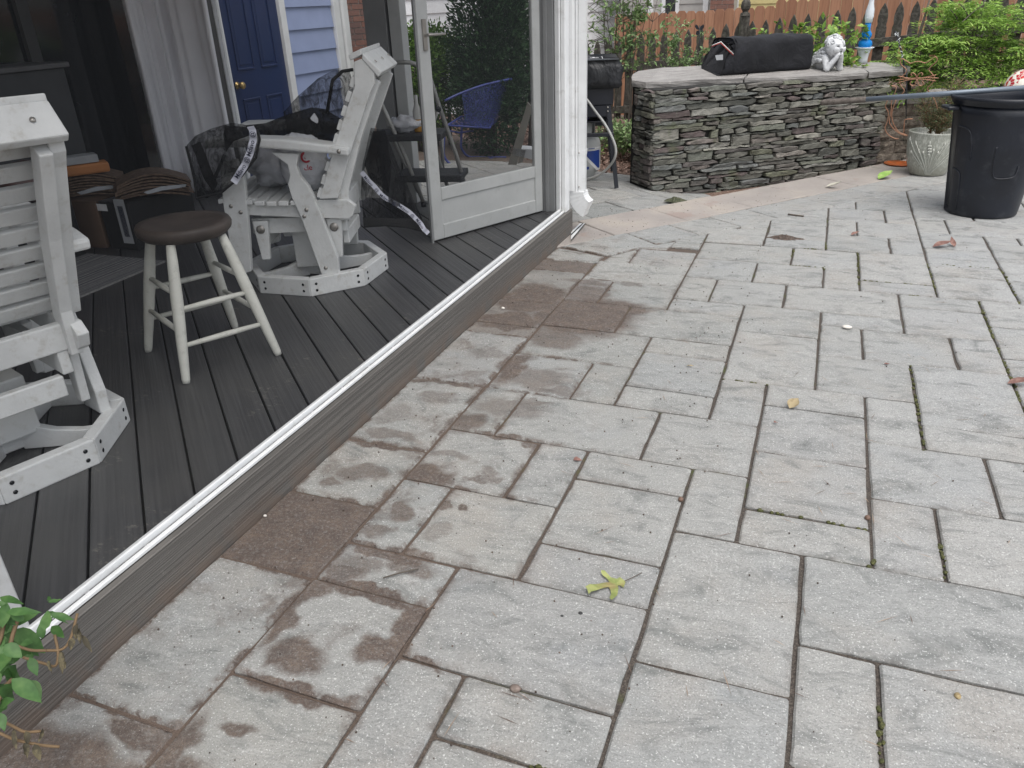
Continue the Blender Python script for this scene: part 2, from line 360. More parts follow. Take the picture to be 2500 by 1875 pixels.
def stone_mat():
    b = NB('stacked_fieldstone'); p = b.obj(); r = b.rnd()
    c = b.ramp(r, [(0, (.10, .102, .09)), (.16, (.155, .153, .13)), (.3, (.22, .215, .185)), (.44, (.12, .105, .10)), (.56, (.165, .17, .12)), (.68, (.14, .148, .147)), (.8, (.34, .33, .285)), (.9, (.14, .108, .104)), (1, (.08, .078, .072))])
    c = b.mix(b.rng(b.noise(b.mapv(p, (1, 1, 3)), 12, 6, .7), .42, .7, 0, .75), c, (.055, .055, .046))
    c = b.mix(b.rng(b.noise(p, 30, 5, .7), .58, .74, 0, .6), c, (.30, .29, .25))
    c = b.mix(b.rng(b.noise(p, 5, 4), .58, .7, 0, .45), c, (.105, .125, .055))
    b.set('Base Color', c); b.set('Roughness', .85); b.bump(b.noise(b.mapv(p, (1, 1, 2.6)), 26, 6, .7), .014); return b.m
STONE = stone_mat()
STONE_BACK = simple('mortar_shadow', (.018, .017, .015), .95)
def slab_mat():
    b = NB('bluestone_slab'); p = b.pos()
    q = b.mapv(p, (1, 1, 5), (0, 0, math.radians(-39)))
    c = b.mix(b.rng(b.noise(b.mapv(q, (1, 5, 1)), 5, 6, .65), .35, .7), (.24, .228, .215), (.36, .343, .325))
    c = b.mix(b.rng(b.noise(p, 14, 5, .7), .58, .75, 0, .5), c, (.12, .11, .095))
    b.set('Base Color', c); b.set('Roughness', .75); b.bump(b.noise(b.mapv(q, (1, 3, 1)), 16, 6, .7), .012); return b.m
SLAB = slab_mat()
BLOCK = twotone('retaining_block', (.135, .108, .085), (.25, .21, .17), 22, .38, .62, .95, .02, 6, (.05, .045, .035))
BLOCK_TOP = twotone('cap_block', (.27, .25, .225), (.20, .18, .16), 18, .4, .65, .9, .006)
OLDWOOD = twotone('weathered_wood', (.040, .037, .030), (.105, .098, .082), 26, .4, .68, .9, .004, 6, (.06, .068, .04))
CEDAR = None
def cedar_mat():
    b = NB('stained_fence'); p = b.obj(); r = b.rnd()
    c = b.ramp(r, [(0, (.34, .17, .095)), (.35, (.40, .21, .125)), (.7, (.29, .14, .08)), (1, (.36, .19, .11))])
    f = b.noise(b.mapv(p, (30, 30, 2)), 1.2, 5, .6)
    c = b.mix(b.rng(f, .4, .7, 0, .45), c, (.15, .065, .038)); b.set('Base Color', c); b.set('Roughness', .8); return b.m
CEDAR = cedar_mat()
def leaf_mat(name, c1, c2, c3, sc=14, trans=.25):
    b = NB(name); p = b.pos()
    c = b.ramp(b.noise(p, sc, 3, .7), [(.32, c1), (.5, c2), (.68, c3)])
    b.set('Base Color', c); b.set('Roughness', .5); b.set('Specular IOR Level', .35)
    tl = b.n('ShaderNodeBsdfTranslucent', {'Color': c})
    mx = b.n('ShaderNodeMixShader', {0: trans, 1: b.b.outputs[0], 2: tl.outputs[0]}); b.t.links.new(mx.outputs[0], b.out.inputs[0]); return b.m
L_HEM = leaf_mat('hemlock_needles', (.11, .23, .035), (.26, .42, .08), (.46, .60, .17), 9)
L_ARB = leaf_mat('arborvitae_foliage', (.012, .035, .014), (.028, .07, .025), (.05, .11, .04), 8)
L_HEDGE = leaf_mat('hedge_leaves', (.03, .07, .012), (.09, .18, .03), (.20, .33, .06), 10)
L_SHRUB = leaf_mat('shrub_leaves', (.09, .16, .06), (.20, .31, .12), (.40, .50, .26), 22)
L_LIGHT = leaf_mat('young_leaves', (.10, .21, .04), (.21, .35, .07), (.42, .50, .10), 16)
L_BIG = leaf_mat('broad_leaves', (.04, .095, .028), (.065, .15, .042), (.12, .22, .07), 18, .2)
L_DRY = twotone('withered_leaves', (.045, .038, .022), (.12, .10, .055), 50)
STEM = simple('brown_stem', (.16, .105, .055), .8); TWIG = simple('grey_twig', (.10, .085, .07), .9)
L_POT = leaf_mat('dwarf_spruce_needles', (.045, .075, .03), (.09, .13, .055), (.17, .18, .08), 18)
MULCH = None
def mulch_mat():
    b = NB('leaf_mulch'); p = b.pos(); c = b.ramp(b.noise(p, 60, 4, .8), [(.3, (.05, .032, .024)), (.5, (.16, .10, .075)), (.68, (.33, .25, .20))])
    b.set('Base Color', c); b.set('Roughness', .95); b.bump(b.noise(p, 40, 5), .02); return b.m
MULCH = mulch_mat()
COPPER = simple('copper_wire', (.36, .19, .12), .45, .6, dirt=((.34, .26, .18), .6))
GRILL = simple('grill_black_steel', (.010, .012, .018), .45, var=.2)
def cloth_mat(name, c1, c2, rough=.7):
    b = NB(name); p = b.obj(); c = b.mix(b.rng(b.noise(p, 3.5, 5, .6, .4), .42, .75), c1, c2)
    c = b.mix(b.rng(b.noise(b.mapv(p, (1, 1, 2.5)), 6, 5, .7), .6, .8, 0, .5), c, tuple(min(1, x * 2.6) for x in c2)); b.set('Base Color', c); b.set('Roughness', rough)
    b.bump(b.noise(p, 5, 4, .6, .6), .05, .6); return b.m
COVER = cloth_mat('black_canvas_cover', (.0045, .005, .0075), (.0105, .0115, .016), .85)
COVER2 = cloth_mat('black_vinyl_cover', (.006, .007, .009), (.011, .012, .015), .5)
# ================================================================== ground and patio
def clip(poly, p0, nrm, eps=0):
    out = []; n = len(poly)
    for i in range(n):
        a, b = np.array(poly[i]), np.array(poly[(i + 1) % n]); da = (a - p0) @ nrm - eps; db = (b - p0) @ nrm - eps
        if da >= 0: out.append(a)
        if da * db < 0: out.append(a + (b - a) * (da / (da - db)))
    return out
def area(poly):
    return .5 * sum(poly[i][0] * poly[(i + 1) % len(poly)][1] - poly[(i + 1) % len(poly)][0] * poly[i][1] for i in range(len(poly)))
def inset(poly, ins):
    # ins: function(edge_dir) -> inset distance; returns offset polygon (ccw)
    n = len(poly); lines = []
    for i in range(n):
        a, b = np.array(poly[i], float), np.array(poly[(i + 1) % n], float); d = b - a; L = np.linalg.norm(d); d /= L
        nr = np.array([-d[1], d[0]]); lines.append((a + nr * ins(d), d))
    out = []
    for i in range(n):
        (p, d), (q, e) = lines[i - 1], lines[i]; cr = d[0] * e[1] - d[1] * e[0]
        if abs(cr) < 1e-4: out.append(q); continue
        t = ((q - p)[0] * e[1] - (q - p)[1] * e[0]) / cr; out.append(p + d * t)
    return out
def clean(poly):
    out = []
    for p in poly:
        if not out or np.linalg.norm(np.array(p) - out[-1]) > .004: out.append(np.array(p, float))
    if len(out) > 2 and np.linalg.norm(out[0] - out[-1]) < .004: out.pop()
    return out
def paver(parent, poly, mat, gap, zf=None, dirt=0.0, dz=.003, name='paver', thick=.03):
    poly = clean(poly)
    if len(poly) < 3: return None
    if area(poly) < 0: poly = poly[::-1]
    if area(poly) < .0025: return None
    poly = inset(poly, gap)
    if area(poly) < .002: return None
    wide = .030 if len(poly) == 4 and min(np.ptp([p[0] for p in poly]), np.ptp([p[1] for p in poly])) > .1 else .010
    q1, q2 = inset(poly, lambda d: .005), inset(poly, lambda d: wide)
    pts, r1, r2 = [], [], []
    for i in range(len(poly)):
        i2 = (i + 1) % len(poly)
        a, b = poly[i], poly[i2]; L = np.linalg.norm(b - a); m = max(1, min(9, int(L / .045))); d = (b - a) / L; nr = np.array([-d[1], d[0]])
        cut = min(.006, L * .2); off = 0
        for t in [cut / L] + [t / m for t in range(1, m)] + [1 - cut / L]:
            off = .55 * off + random.gauss(0, .0017); j_ = nr * (abs(off) * .6 + off * .4)
            pts.append(a + (b - a) * t + j_); r1.append(q1[i] + (q1[i2] - q1[i]) * t + j_); r2.append(q2[i] + (q2[i2] - q2[i]) * t)
    n = len(pts); c = sum(pts) / n
    base = random.uniform(-dz, dz); tx, ty = random.gauss(0, .006), random.gauss(0, .006)
    def zz(p): return base + tx * (p[0] - c[0]) + ty * (p[1] - c[1]) + (zf(p[0], p[1]) if zf else 0)
    vs = [(*p, zz(p) - thick) for p in pts] + [(*p, zz(p) - .006) for p in pts] + [(*p, zz(p) - .001) for p in r1] + [(*p, zz(p)) for p in r2]
    fs = [(k * n + i, k * n + (i + 1) % n, (k + 1) * n + (i + 1) % n, (k + 1) * n + i) for k in range(3) for i in range(n)] + [list(range(3 * n, 4 * n))]
    o = raw(name, vs, fs, mat, parent)
    at = o.data.attributes.new('edge', 'FLOAT', 'POINT'); at.data.foreach_set('value', [1] * (2 * n) + [.9] * n + [0] * n)
    o.color = (1 - dirt, 1, 1, 1); return o
def grid_gap(d): return .0042 if abs(d[1]) > .8 else (.0034 if abs(d[0]) > .8 else .003)

ANG = 50.3
bd, bn = dirv(ANG)[:2], dirv(ANG + 90)[:2]                  # along / across the border
def kj(k, j): return np.array([KX(k), JY(j)])
P_near, P_mid, P_far = kj(4.04, 24.36), kj(5.76, 29.35), kj(1.76, 28.39)
def zlow(x, y):                                            # the lower terrace dips a few centimetres past the border
    t = (np.array([x, y]) - kj(.2, 26)) @ bd
    u = min(max(t / (.95 * S), 0), 1); return -.10 * S * u * u * (3 - 2 * u)

# terrain sheet
def zter(x, y):
    r = np.array([x, y]) - np.array([.30 * S, 5.6 * S]); a = r @ bd; q = (np.array([x, y]) - P_far) @ bn
    z = -.16
    rise = 1 / (1 + math.exp(-(x - .1 * S) / .35)) * (1 if q > 0 else 0)
    sl = min(max((y - 6.2 * S) / (2.2 * S), 0), 1)
    lo = -.10 + .16 * sl
    if y > 7.4 * S: lo = lo - .62 * min(1, (y - 7.4 * S) / (1.2 * S))
    return lo if y > 4.5 * S else z
gv, gf = [], []; xs = list(np.linspace(-14, 14, 57)); ys = list(np.linspace(-8, 26, 69))
xs = [-300, -60] + xs + [60, 300]; ys = [-300, -60] + ys + [60, 300]
for yy in ys:
    for xx in xs: gv.append((xx, yy, -.62 if max(abs(xx), abs(yy)) > 50 else zter(xx, yy) - .02))
for j in range(len(ys) - 1):
    for i in range(len(xs) - 1): a = j * len(xs) + i; gf.append((a, a + 1, a + len(xs) + 1, a + len(xs)))
ground = struct(raw('ground', gv, gf, MULCH, smooth=True))

patio = struct(raw('patio', [(-1.9 * S, -2.2, -.0095), (6.5, -2.2, -.0095), (6.5, 12, -.0095), (*(P_mid + bd * 7), -.0095), (*(P_mid - bd * 4), -.0095)], [list(range(5))], SAND))
# paver layout read off the photograph, in modules (k across, j away)
CELLS = """0,-2,2,0 0,0,2,2 0,2,2,3 0,3,1,5 1,3,3,5 2,1,5,3 2,-1,3,1 3,0,5,1 3,-2,5,0 0,-4,2,-2 2,-3,3,-1 3,-4,5,-2
3,3,5,4 3,4,5,6 3,6,5,7 0,5,2,7 2,5,3,7 0,7,1,9 1,7,4,9 4,7,6,9 5,5,6,7 5,2,7,5 5,-1,7,2 5,-4,7,-1 7,3,10,5 7,1,8,3 8,0,10,3 7,-1,8,1 8,-2,10,0 7,-3,9,-1
6,5,8,6 6,6,8,8 6,8,8,10 6,10,8,11 3,9,5,10 3,10,5,12 3,12,5,13 5,9,6,11 0,9,2,11 2,9,3,11 0,11,3,13 0,13,2,15 2,13,5,15 0,15,1,17 1,15,3,17
3,15,5,16 3,16,4,18 4,16,6,18 3,18,5,20 5,18,7,20 3,20,6,22 6,20,8,22 7,18,8,20 8,19,10,22 8,18,10,19 5,22,7,23 5,23,7,25 7,22,9,24 9,22,10,24 7,24,8,26 8,24,10,26 7,26,9,28 9,26,10,28
5,11,7,14 5,14,7,16 7,11,9,13 8,9,9,11 9,10,11,13 9,9,11,10 8,7,10,9 10,7,12,9 8,5,9,7 9,5,11,7 7,13,8,15 8,13,10,15 10,13,11,15 7,15,9,16 6,16,9,18 9,15,11,17 9,17,11,18
11,16,13,18 11,14,13,16 11,11,13,14 11,9,13,11 11,5,13,7 10,3,12,5 10,0,12,3 10,-2,12,0 12,7,14,9 10,18,12,20 10,20,12,21 10,21,12,23 10,23,12,25 10,25,11,27 11,25,14,27 10,27,12,28 10,28,12,30 12,27,14,29 12,29,14,31
12,24,13,25 13,24,15,25 12,22,14,24 12,20,13,22 12,18,14,20 13,20,15,22 14,22,16,24 14,25,16,27 14,27,17,29 13,16,15,18 13,14,15,16 13,11,15,14 14,18,16,20 14,29,16,32 12,31,14,33 10,30,12,32 12,33,14,35 14,32,16,35
8,28,10,30 7,28,8,30 5,25,7,28 3,22,5,24 2,21,3,23 1,20.62,2,21 0,17,3,19 1,18.8,3,20.62 15,20,17,22 15,24,17,25 16,22,18,24 16,25,18,27 16,18,18,20 17,27,19,30 16,30,18,33 14,35,17,38 16,33,19,35 15,14,17,18""".split()
DIRTY = {'0,13,2,15': .0, '0,15,1,17': .35}
for c_ in CELLS:
    k0, j0, k1, j1 = map(float, c_.split(','))
    poly = clip([kj(k0, j0), kj(k1, j0), kj(k1, j1), kj(k0, j1)], P_near, -bn)
    if len(poly) > 2: paver(patio, poly, PAVER, grid_gap, dirt=DIRTY.get(c_, 0))
taken = set()
for c_ in CELLS:
    k0, j0, k1, j1 = map(float, c_.split(','))
    for kk in range(int(math.floor(k0)), int(k1)):
        for jj in range(int(round(j0)), int(round(j1))): taken.add((kk, jj))
for jj in range(-4, 42):                                    # courses beyond those read off the photograph
    for kk in range(3, 21):
        if (kk, jj) in taken or (kk < 9 and jj < 22): continue
        for wd, ht in random.sample([(2, 1), (2, 2), (1, 2), (3, 2)], 4) + [(1, 1)]:
            q = [(kk + a, jj + b_) for a in range(wd) for b_ in range(ht)]
            if all(t_ not in taken for t_ in q):
                taken.update(q); poly = clip([kj(kk, jj), kj(kk + wd, jj), kj(kk + wd, jj + ht), kj(kk, jj + ht)], P_near, -bn)
                if len(poly) > 2: paver(patio, poly, PAVER, grid_gap)
                break
XF = -1.047 * S                                             # foot of the fascia board
KF = (XF / S - M0X) / .1266
for j0, j1, dt in ((-5, -3, 0), (-3, -1, 0), (-1, 2, 0), (2, 4, .97), (4, 6, 0), (6, 9, 0), (9, 12, 0), (12, 12.75, .55), (12.75, 14.6, .55), (14.6, 17.5, .3), (17.5, 18.65, .85)):
    paver(patio, [kj(KF - .03, j0), kj(0, j0), kj(0, j1), kj(KF - .03, j1)], PAVER, grid_gap, dirt=dt)
# cut pieces where the courses meet the border
g3 = lambda d: .003
paver(patio, [kj(KF, 18.65), kj(.08, 18.65), kj(.12, 19.42), kj(KF, 20.12)], PAVER, g3)
paver(patio, [kj(-1.66, 20.15), kj(.2, 19.5), kj(1.03, 20.65), kj(2.0, 20.78), kj(2.13, 21.8), kj(1.5, 21.2), kj(.13, 22.4)], PAVER, g3)
paver(patio, [kj(.12, 18.72), kj(1.02, 18.8), kj(1.02, 20.6), kj(.22, 19.46)], PAVER, g3)
def on(P, t): return P + bd * t
tn = lambda k, j: (kj(k, j) - P_near) @ bd
cuts = [tn(1.5, 21.2), tn(2.75, 22.75), 0, tn(5.29, 25.87), tn(7.17, 28.4), tn(9.0, 30.6), tn(10.9, 32.9)] + [tn(10.9, 32.9) + .42 * i for i in range(1, 9)]
wn = (P_mid - P_near) @ bn; wf = (P_far - P_mid) @ bn
for a, b in zip(cuts[:-1], cuts[1:]):
    paver(patio, [on(P_near, a), on(P_near, b), on(P_near, b) + bn * wn, on(P_near, a) + bn * wn], PAVER, g3)
bt = [tn(-3.2, 20.2), tn(-1.2, 20.2), tn(.3, 22.2)]
ts = [-2.95, -2.05, -1.45, -.80, -.18, .42, 1.0, 1.55, 2.2, 2.8, 3.5, 4.2]
for a, b in zip(ts[:-1], ts[1:]):
    q = on(P_near, a) + bn * (wn + .002); e = on(P_near, b) + bn * (wn + .002)
    paver(patio, [q, e, e + bn * (wf - .004), q + bn * (wf - .004)], BAND, lambda d: .0028, thick=.16, name='border_slab', dz=.0015)

# lower terrace: same stone laid square to the border
terrace = struct(raw('lower_terrace', [(*(P_far + bd * a + bn * b), zlow(*(P_far + bd * a + bn * b)) - .0095) for b in (-.05, 1, 2.2, 4.2, 7.5) for a in (-6.5, -4, -2.5, -1.5, -1, -.5, 0, .5, 1, 1.5, 2.2, 3)],
                          [(j * 12 + i, j * 12 + i + 1, j * 12 + 13 + i, j * 12 + 12 + i) for j in range(4) for i in range(11)], SAND))
e1, e2 = G(1350, 388)[:2], G(1560, 402)[:2]
def tile_region(i0, i1, j0, j1):
    occ = set(); out = []
    for j in range(j0, j1):
        for i in range(i0, i1):
            if (i, j) in occ: continue
            for (wd, ht) in random.sample([(2, 1), (2, 2), (3, 2), (1, 2), (2, 3), (2, 2)], 6) + [(1, 1)]:
                cells = [(i + a, j + b) for a in range(wd) for b in range(ht)]
                if all(q not in occ and q[0] < i1 and q[1] < j1 for q in cells):
                    occ.update(cells); out.append((i, j, i + wd, j + ht)); break
    return out
mlim = G(1490, 396)[:2]
for (i0, j0, i1, j1) in tile_region(-34, 9, 0, 32):
    f = lambda i, j: P_far + bd * (i * .178 - .06) + bn * (j * .178)
    poly = [f(i0, j0), f(i1, j0), f(i1, j1), f(i0, j1)]
    poly = clip(poly, mlim, -dirv(118)[:2] if False else np.array([.12, -1.0]) / np.linalg.norm([.12, -1.0]))
    if len(poly) < 3: continue
    cx_, cy_ = sum(poly) / len(poly)
    if cx_ < XF + .1 and cy_ < 3.5 * S: continue
    poly2 = clip(poly, np.array([0, 3.47 * S]), np.array([0, 1.])) if cx_ < XF + .3 else poly
    if len(poly2) > 2: paver(terrace, poly2, PAVER, g3, zf=zlow)
# ================================================================== deck and screened porch
ZD = .115 * S; XH = -3.3 * S; YE = 3.41 * S; XT = XF - .07; Y0 = -1.7
deck = struct(raw('deck', [(XH, Y0, ZD - .03), (XF - .03, Y0, ZD - .03), (XF - .03, YE + .02, ZD - .03), (XH, YE + .02, ZD - .03)], [(0, 1, 2, 3)], STONE_BACK))
dd_ = dirv(-43.4)[:2]; dnn = np.array([-dd_[1], dd_[0]])
for i in range(-32, 26):
    o0 = (-.2386 + .0982 * i) * S; hw = .0982 * S / 2 - .0036; cc = dnn * (o0 + .0982 * S / 2)
    poly = [cc - dd_ * 12 - dnn * hw, cc + dd_ * 12 - dnn * hw, cc + dd_ * 12 + dnn * hw, cc - dd_ * 12 + dnn * hw]
    for p0, nr in (((XH + .01, 0), (1, 0)), ((XF - .032, 0), (-1, 0)), ((0, Y0), (0, 1)), ((0, YE + .015), (0, -1))):
        poly = clip(poly, np.array(p0), np.array(nr, float))
        if len(poly) < 3: break
    if len(poly) < 3: continue
    m = MB(); z = ZD + random.uniform(-.0008, .0008); m.prism([(*p, z) for p in poly], (0, 0, -.024)); m.build('board', DECK, deck, bevel=.0025)

porch = thing('screened_porch', 'screened porch with grey deck board skirt, white sill track and black screen', 'porch', (XF, 1.5, 0))
ZT = .111 * S; ZS = ZT + .0245; YC = 3.438 * S
m = MB(); m.abox((XF - .028, Y0, -.03), (XF, YC, ZT)); m.build('fascia_board', FASCIA, porch, bevel=.003)
m = MB(); m.abox((XH, YC - .026, -.12), (XF - .029, YC - .002, ZT - .003)); m.build('rim_board', FASCIA, porch)
sill = None
m = MB(); m.abox((XF - .034, Y0, ZT + .001), (XF - .020, 3.36 * S, ZT + .0125)); sill = m.build('sill_track', WHITE_AL, porch, bevel=.002)
m = MB(); m.abox((XF - .058, Y0, ZT + .001), (XF - .0435, 3.352 * S, ZS)); m.build('sill_rail', WHITE_AL, porch, bevel=.002, seg=2)
m = MB(); m.abox((XF - .062, Y0, ZT - .003), (XF - .0185, 3.352 * S, ZT + .0009)); m.build('sill_groove_shade', STONE_BACK, porch)  # dark strip painted in as the shade of the groove between the rails
# corner post (two white profiles), jambs
m = MB(); m.abox((XF - .075, 3.352 * S, ZT + .002), (XF - .040, 3.40 * S, 2.58)); m.build('corner_post', WHITE_AL, porch, bevel=.004)
m = MB(); m.abox((XF - .038, 3.354 * S, ZT + .002), (XF - .008, 3.41 * S, 2.58)); m.build('corner_post', WHITE_AL, porch, bevel=.004)
m = MB(); m.abox((XF - .165, 3.345 * S, ZD + .001), (XF - .078, 3.41 * S, 2.58)); m.abox((XF - .14, 3.338 * S, ZD + .001), (XF - .115, 3.344 * S, 2.58)); m.build('door_jamb', DARK_POST, porch, bevel=.003)
m = MB(); m.abox((-2.0 * S, 3.36 * S, ZD + .001), (-1.888 * S, 3.43 * S, 2.58)); m.build('door_post', DARK_POST, porch, bevel=.003)
m = MB(); m.abox((-1.874 * S, 3.36 * S, ZD + .001), (-1.815 * S, 3.42 * S, 2.58)); m.build('door_jamb', SHADED_AL, porch, bevel=.003)
m = MB(); m.abox((-1.886 * S, 3.38 * S, ZD + .001), (-1.8755 * S, 3.41 * S, 2.58)); m.build('jamb_gap_shade', STONE_BACK, porch)  # black strip standing in for the shaded gap beside the jamb
pl = G(78, 1548, ZS)
m = MB(); m.abox((XF - .090, pl[1] - .022, ZT + .003), (XF - .0575, pl[1] + .022, 2.44)); m.build('mullion', WHITE_AL, porch, bevel=.004)
raw('screen_panel', [(XF - .049, Y0, ZS - .004), (XF - .049, 3.352 * S, ZS - .004), (XF - .049, 3.352 * S, 2.44), (XF - .049, Y0, 2.44)], [(0, 1, 2, 3)], SCREEN, porch)
m = MB(); m.abox((XH - .2, Y0 - .1, 2.58), (XF + .12, YC + .22, 2.76)); m.build('roof', CEIL, porch)
m = MB(); m.abox((XF - .09, Y0, 2.44), (XF - .02, 3.35 * S, 2.579)); m.build('header_beam', WHITE_AL, porch)

# downspout at the corner
ds = thing('downspout', 'white ribbed downspout ending in a curved elbow at the porch corner', 'downspout', (XF + .04, 3.44 * S, 0))
b0 = YP(1411, 330, 3.475 * S); b0[2] = 0
def spout_section(wd, dp):
    q = []
    for t in np.linspace(-1, 1, 15): q.append((t * wd, -dp + (.0055 if int((t + 1) * 7) % 3 == 1 else 0)))
    for t in np.linspace(-1, 1, 5)[1:-1]: q.append((wd, t * dp))
    for t in np.linspace(1, -1, 15): q.append((t * wd, dp))
    for t in np.linspace(1, -1, 5)[1:-1]: q.append((-wd, t * dp))
    return q
sx = np.array([.985, .17, 0]); sy = np.array([-.17, .985, 0])
def extr(m, path, sect):
    vs = []; n = len(sect)
    for (c, fx, fy) in path:
        for a, b_ in sect: vs.append(c + fx * a + fy * b_)
    fs = [(i * n + k, i * n + (k + 1) % n, (i + 1) * n + (k + 1) % n, (i + 1) * n + k) for i in range(len(path) - 1) for k in range(n)]
    m.add(vs, fs + [list(range(n))[::-1], list(range((len(path) - 1) * n, len(path) * n))])
sec = spout_section(.053, .037)
zb = .27
m = MB(); extr(m, [(b0 + UP * zb, sx, sy), (b0 + UP * 1.2, sx, sy), (b0 + UP * 2.5, sx, sy)], sec); m.build('pipe', WHITE_AL, ds)
m = MB(); extr(m, [(b0 + UP * z_, sx * 1.05, sy * 1.05) for z_ in (.50, .53)], sec); m.build('strap', WHITE_AL, ds)
m = MB(); path = []; fwd = sx * .96 - sy * .28; side = np.cross(fwd, UP)
for k in range(13):
    a = k / 12 * math.radians(66); R_ = .125
    c = b0 + UP * zb + fwd * R_ * (1 - math.cos(a)) - UP * R_ * math.sin(a)
    rad = fwd * math.cos(a) + UP * math.sin(a); wob_ = 1.02 + (.03 if k % 2 else 0)
    path.append((c, rad * wob_, side * wob_))
extr(m, path, sec); m.build('elbow', WHITE_AL, ds)
for z_ in (.515, .30):
    m = MB(); m.sphere(b0 + UP * z_ - sy * .039 + sx * .012, .005, 8, 5); m.build('screw', STEEL, ds)
gd = struct(raw('drain_channel', [G(1394, 588, .010), G(1394, 566, .010), G(1416, 545, .010), G(1430, 545, .010)], [(0, 1, 2, 3)], WHITE_AL))
for q_ in ([(1394, 575), (1394, 571), (1422, 545), (1425, 545)], [(1394, 588), (1394, 585), (1428, 545), (1430, 545)]): raw('slot', [G(x, y, .0125) for x, y in q_], [(0, 1, 2, 3)], STONE_BACK, gd)

# screen door, swung inwards
Hn, Lt = np.array([-1.163 * S, 3.3325 * S, 0]), np.array([-1.4348 * S, 2.7643 * S, 0]); du = (Lt - Hn); DW = np.linalg.norm(du); du /= DW; dn = np.cross(du, UP)
dz = lambda px, py: PL(px, py, Hn, dn)[2]
zk1, zk0 = (dz(1066, 470) + dz(1295, 398)) / 2, (dz(1075, 505) + dz(1293, 420)) / 2
zp0 = (dz(1080, 552) + dz(1285, 488)) / 2
door = thing('screen_door', 'aluminium screen door in shaded grey with kick panel, standing open into the porch', 'screen door', Hn + UP * ZD)
def dbox(m, u0, u1, z0, z1, t0=-.014, t1=.014): m.box(Hn + du * (u0 + u1) / 2 + UP * (z0 + z1) / 2 + dn * (t0 + t1) / 2, (du, dn, UP), ((u1 - u0) / 2, (t1 - t0) / 2, (z1 - z0) / 2))
zt = ZD + 2.05; zbm = ZD + .012
for u0, u1 in ((.0, .062), (DW - .075, DW)): m = MB(); dbox(m, u0, u1, zbm, zt); m.build('stile', SHADED_AL, door, bevel=.003)
m = MB(); dbox(m, DW, DW + .012, zbm - .02, zt, -.01, .004); m.build('edge_strip', DARK_POST, door)
for nm, z0, z1 in (('bottom_rail', zbm, zp0), ('mid_rail', zk0, zk1), ('top_rail', zt - .08, zt)): m = MB(); dbox(m, .063, DW - .076, z0, z1, -.0135, .0135); m.build(nm, SHADED_AL, door, bevel=.003)
m = MB(); dbox(m, .060, DW - .073, zp0 - .003, zk0 + .003, -.004, .004); m.build('kick_panel', SHADED_AL, door)
a = [Hn + du * .06 + UP * zk1, Hn + du * (DW - .07) + UP * zk1, Hn + du * (DW - .07) + UP * (zt - .07), Hn + du * .06 + UP * (zt - .07)]
raw('screen', a, [(0, 1, 2, 3)], SCREEN2, door)
m = MB(); hz_ = dz(1035, 85); hc = Hn + du * (DW - .04) + UP * hz_
for s_ in (-1, 1): m.box(hc + dn * .02 * s_, (du, dn, UP), (.012, .006, .075)); m.tube([hc + dn * .02 * s_, hc + dn * .05 * s_, hc + dn * .055 * s_ - du * .11], [.008, .008, .006], 8)
m.build('handle', STEEL, door, bevel=.002)
m = MB(); m.tube([Hn + UP * (ZD + .02) - du * .008, Hn + UP * zt - du * .008], .007, 8); m.build('hinge', DARK_POST, door)
m = MB(); dbox(m, .0, DW, zbm - .016, zbm - .001, -.006, .006); m.build('door_sweep', STONE_BACK, door)

# ================================================================== house beyond the porch
house = thing('blue_house', 'blue sided house wall with navy door and white trim behind the porch', 'house', (XH, 4.4 * S, 0))
yd0, yd1, yc = XP(530, 20, XH)[1], XP(676, 20, XH)[1], XP(813, 60, XH)[1]
m = MB(); m.abox((XH - .3, Y0 - .3, -.4), (XH - .03, yc + .02, 3.4)); m.build('wall', VINYL_BLUE, house)
lap = .1335 * S; z = -.1; tl = XP(700, 131, XH)[2]; z = tl - lap * 8
while z < 2.9:
    for ya, yb in ((yd1 + .085, yc - .005),):
        m = MB(); m.prism([(XH - .012, ya, z), (XH + .012, ya, z), (XH - .008, ya, z + lap + .012), (XH - .02, ya, z + lap + .012)], (0, yb - ya, 0)); m.build('siding_board', VINYL_BLUE, house)
    z += lap
for ya, yb in ((yd0 - .045, yd0 - .002), (yd1 + .002, yd1 + .083)): m = MB(); m.abox((XH - .02, ya, -.05), (XH + .03, yb, 2.2)); m.build('door_trim', TRIM, house, bevel=.004)
m = MB(); m.abox((XH - .06, yc, -.3), (XH + .035, yc + .10, 3.2)); m.build('corner_board', TRIM, house, bevel=.004)
m = MB(); m.abox((XH - .05, yc + .13, -.3), (XH + .05, yc + .24, 3.2)); m.build('downspout', TRIM, house, bevel=.02, seg=2)
m = MB(); m.abox((XH - .04, yd0, -.05), (XH - .005, yd1, 2.1)); bdoor = m.build('door', BLUE_DOOR, house)
zpan = [XP(590, 172, XH)[2], XP(620, 238, XH)[2]]
dw_ = yd1 - yd0
for (z0, z1) in ((zpan[0], 1.95), (.25, zpan[1])):
    for f0, f1 in ((.15, .44), (.56, .85)):
        m = MB(); ya, yb = yd0 + f0 * dw_, yd0 + f1 * dw_; x_ = XH - .004
        m.abox((x_, ya, z0), (x_ + .010, yb, z0 + .016)); m.abox((x_, ya, z1 - .016), (x_ + .010, yb, z1)); m.abox((x_, ya, z0 + .0165), (x_ + .010, ya + .014, z1 - .0165)); m.abox((x_, yb - .014, z0 + .0165), (x_ + .010, yb, z1 - .0165))
        m.abox((x_ - .002, ya + .04, z0 + .04), (x_ + .004, yb - .04, z1 - .04)); m.build('door_panel', BLUE_DOOR, bdoor, bevel=.003)
kb = XP(572, 210, XH)
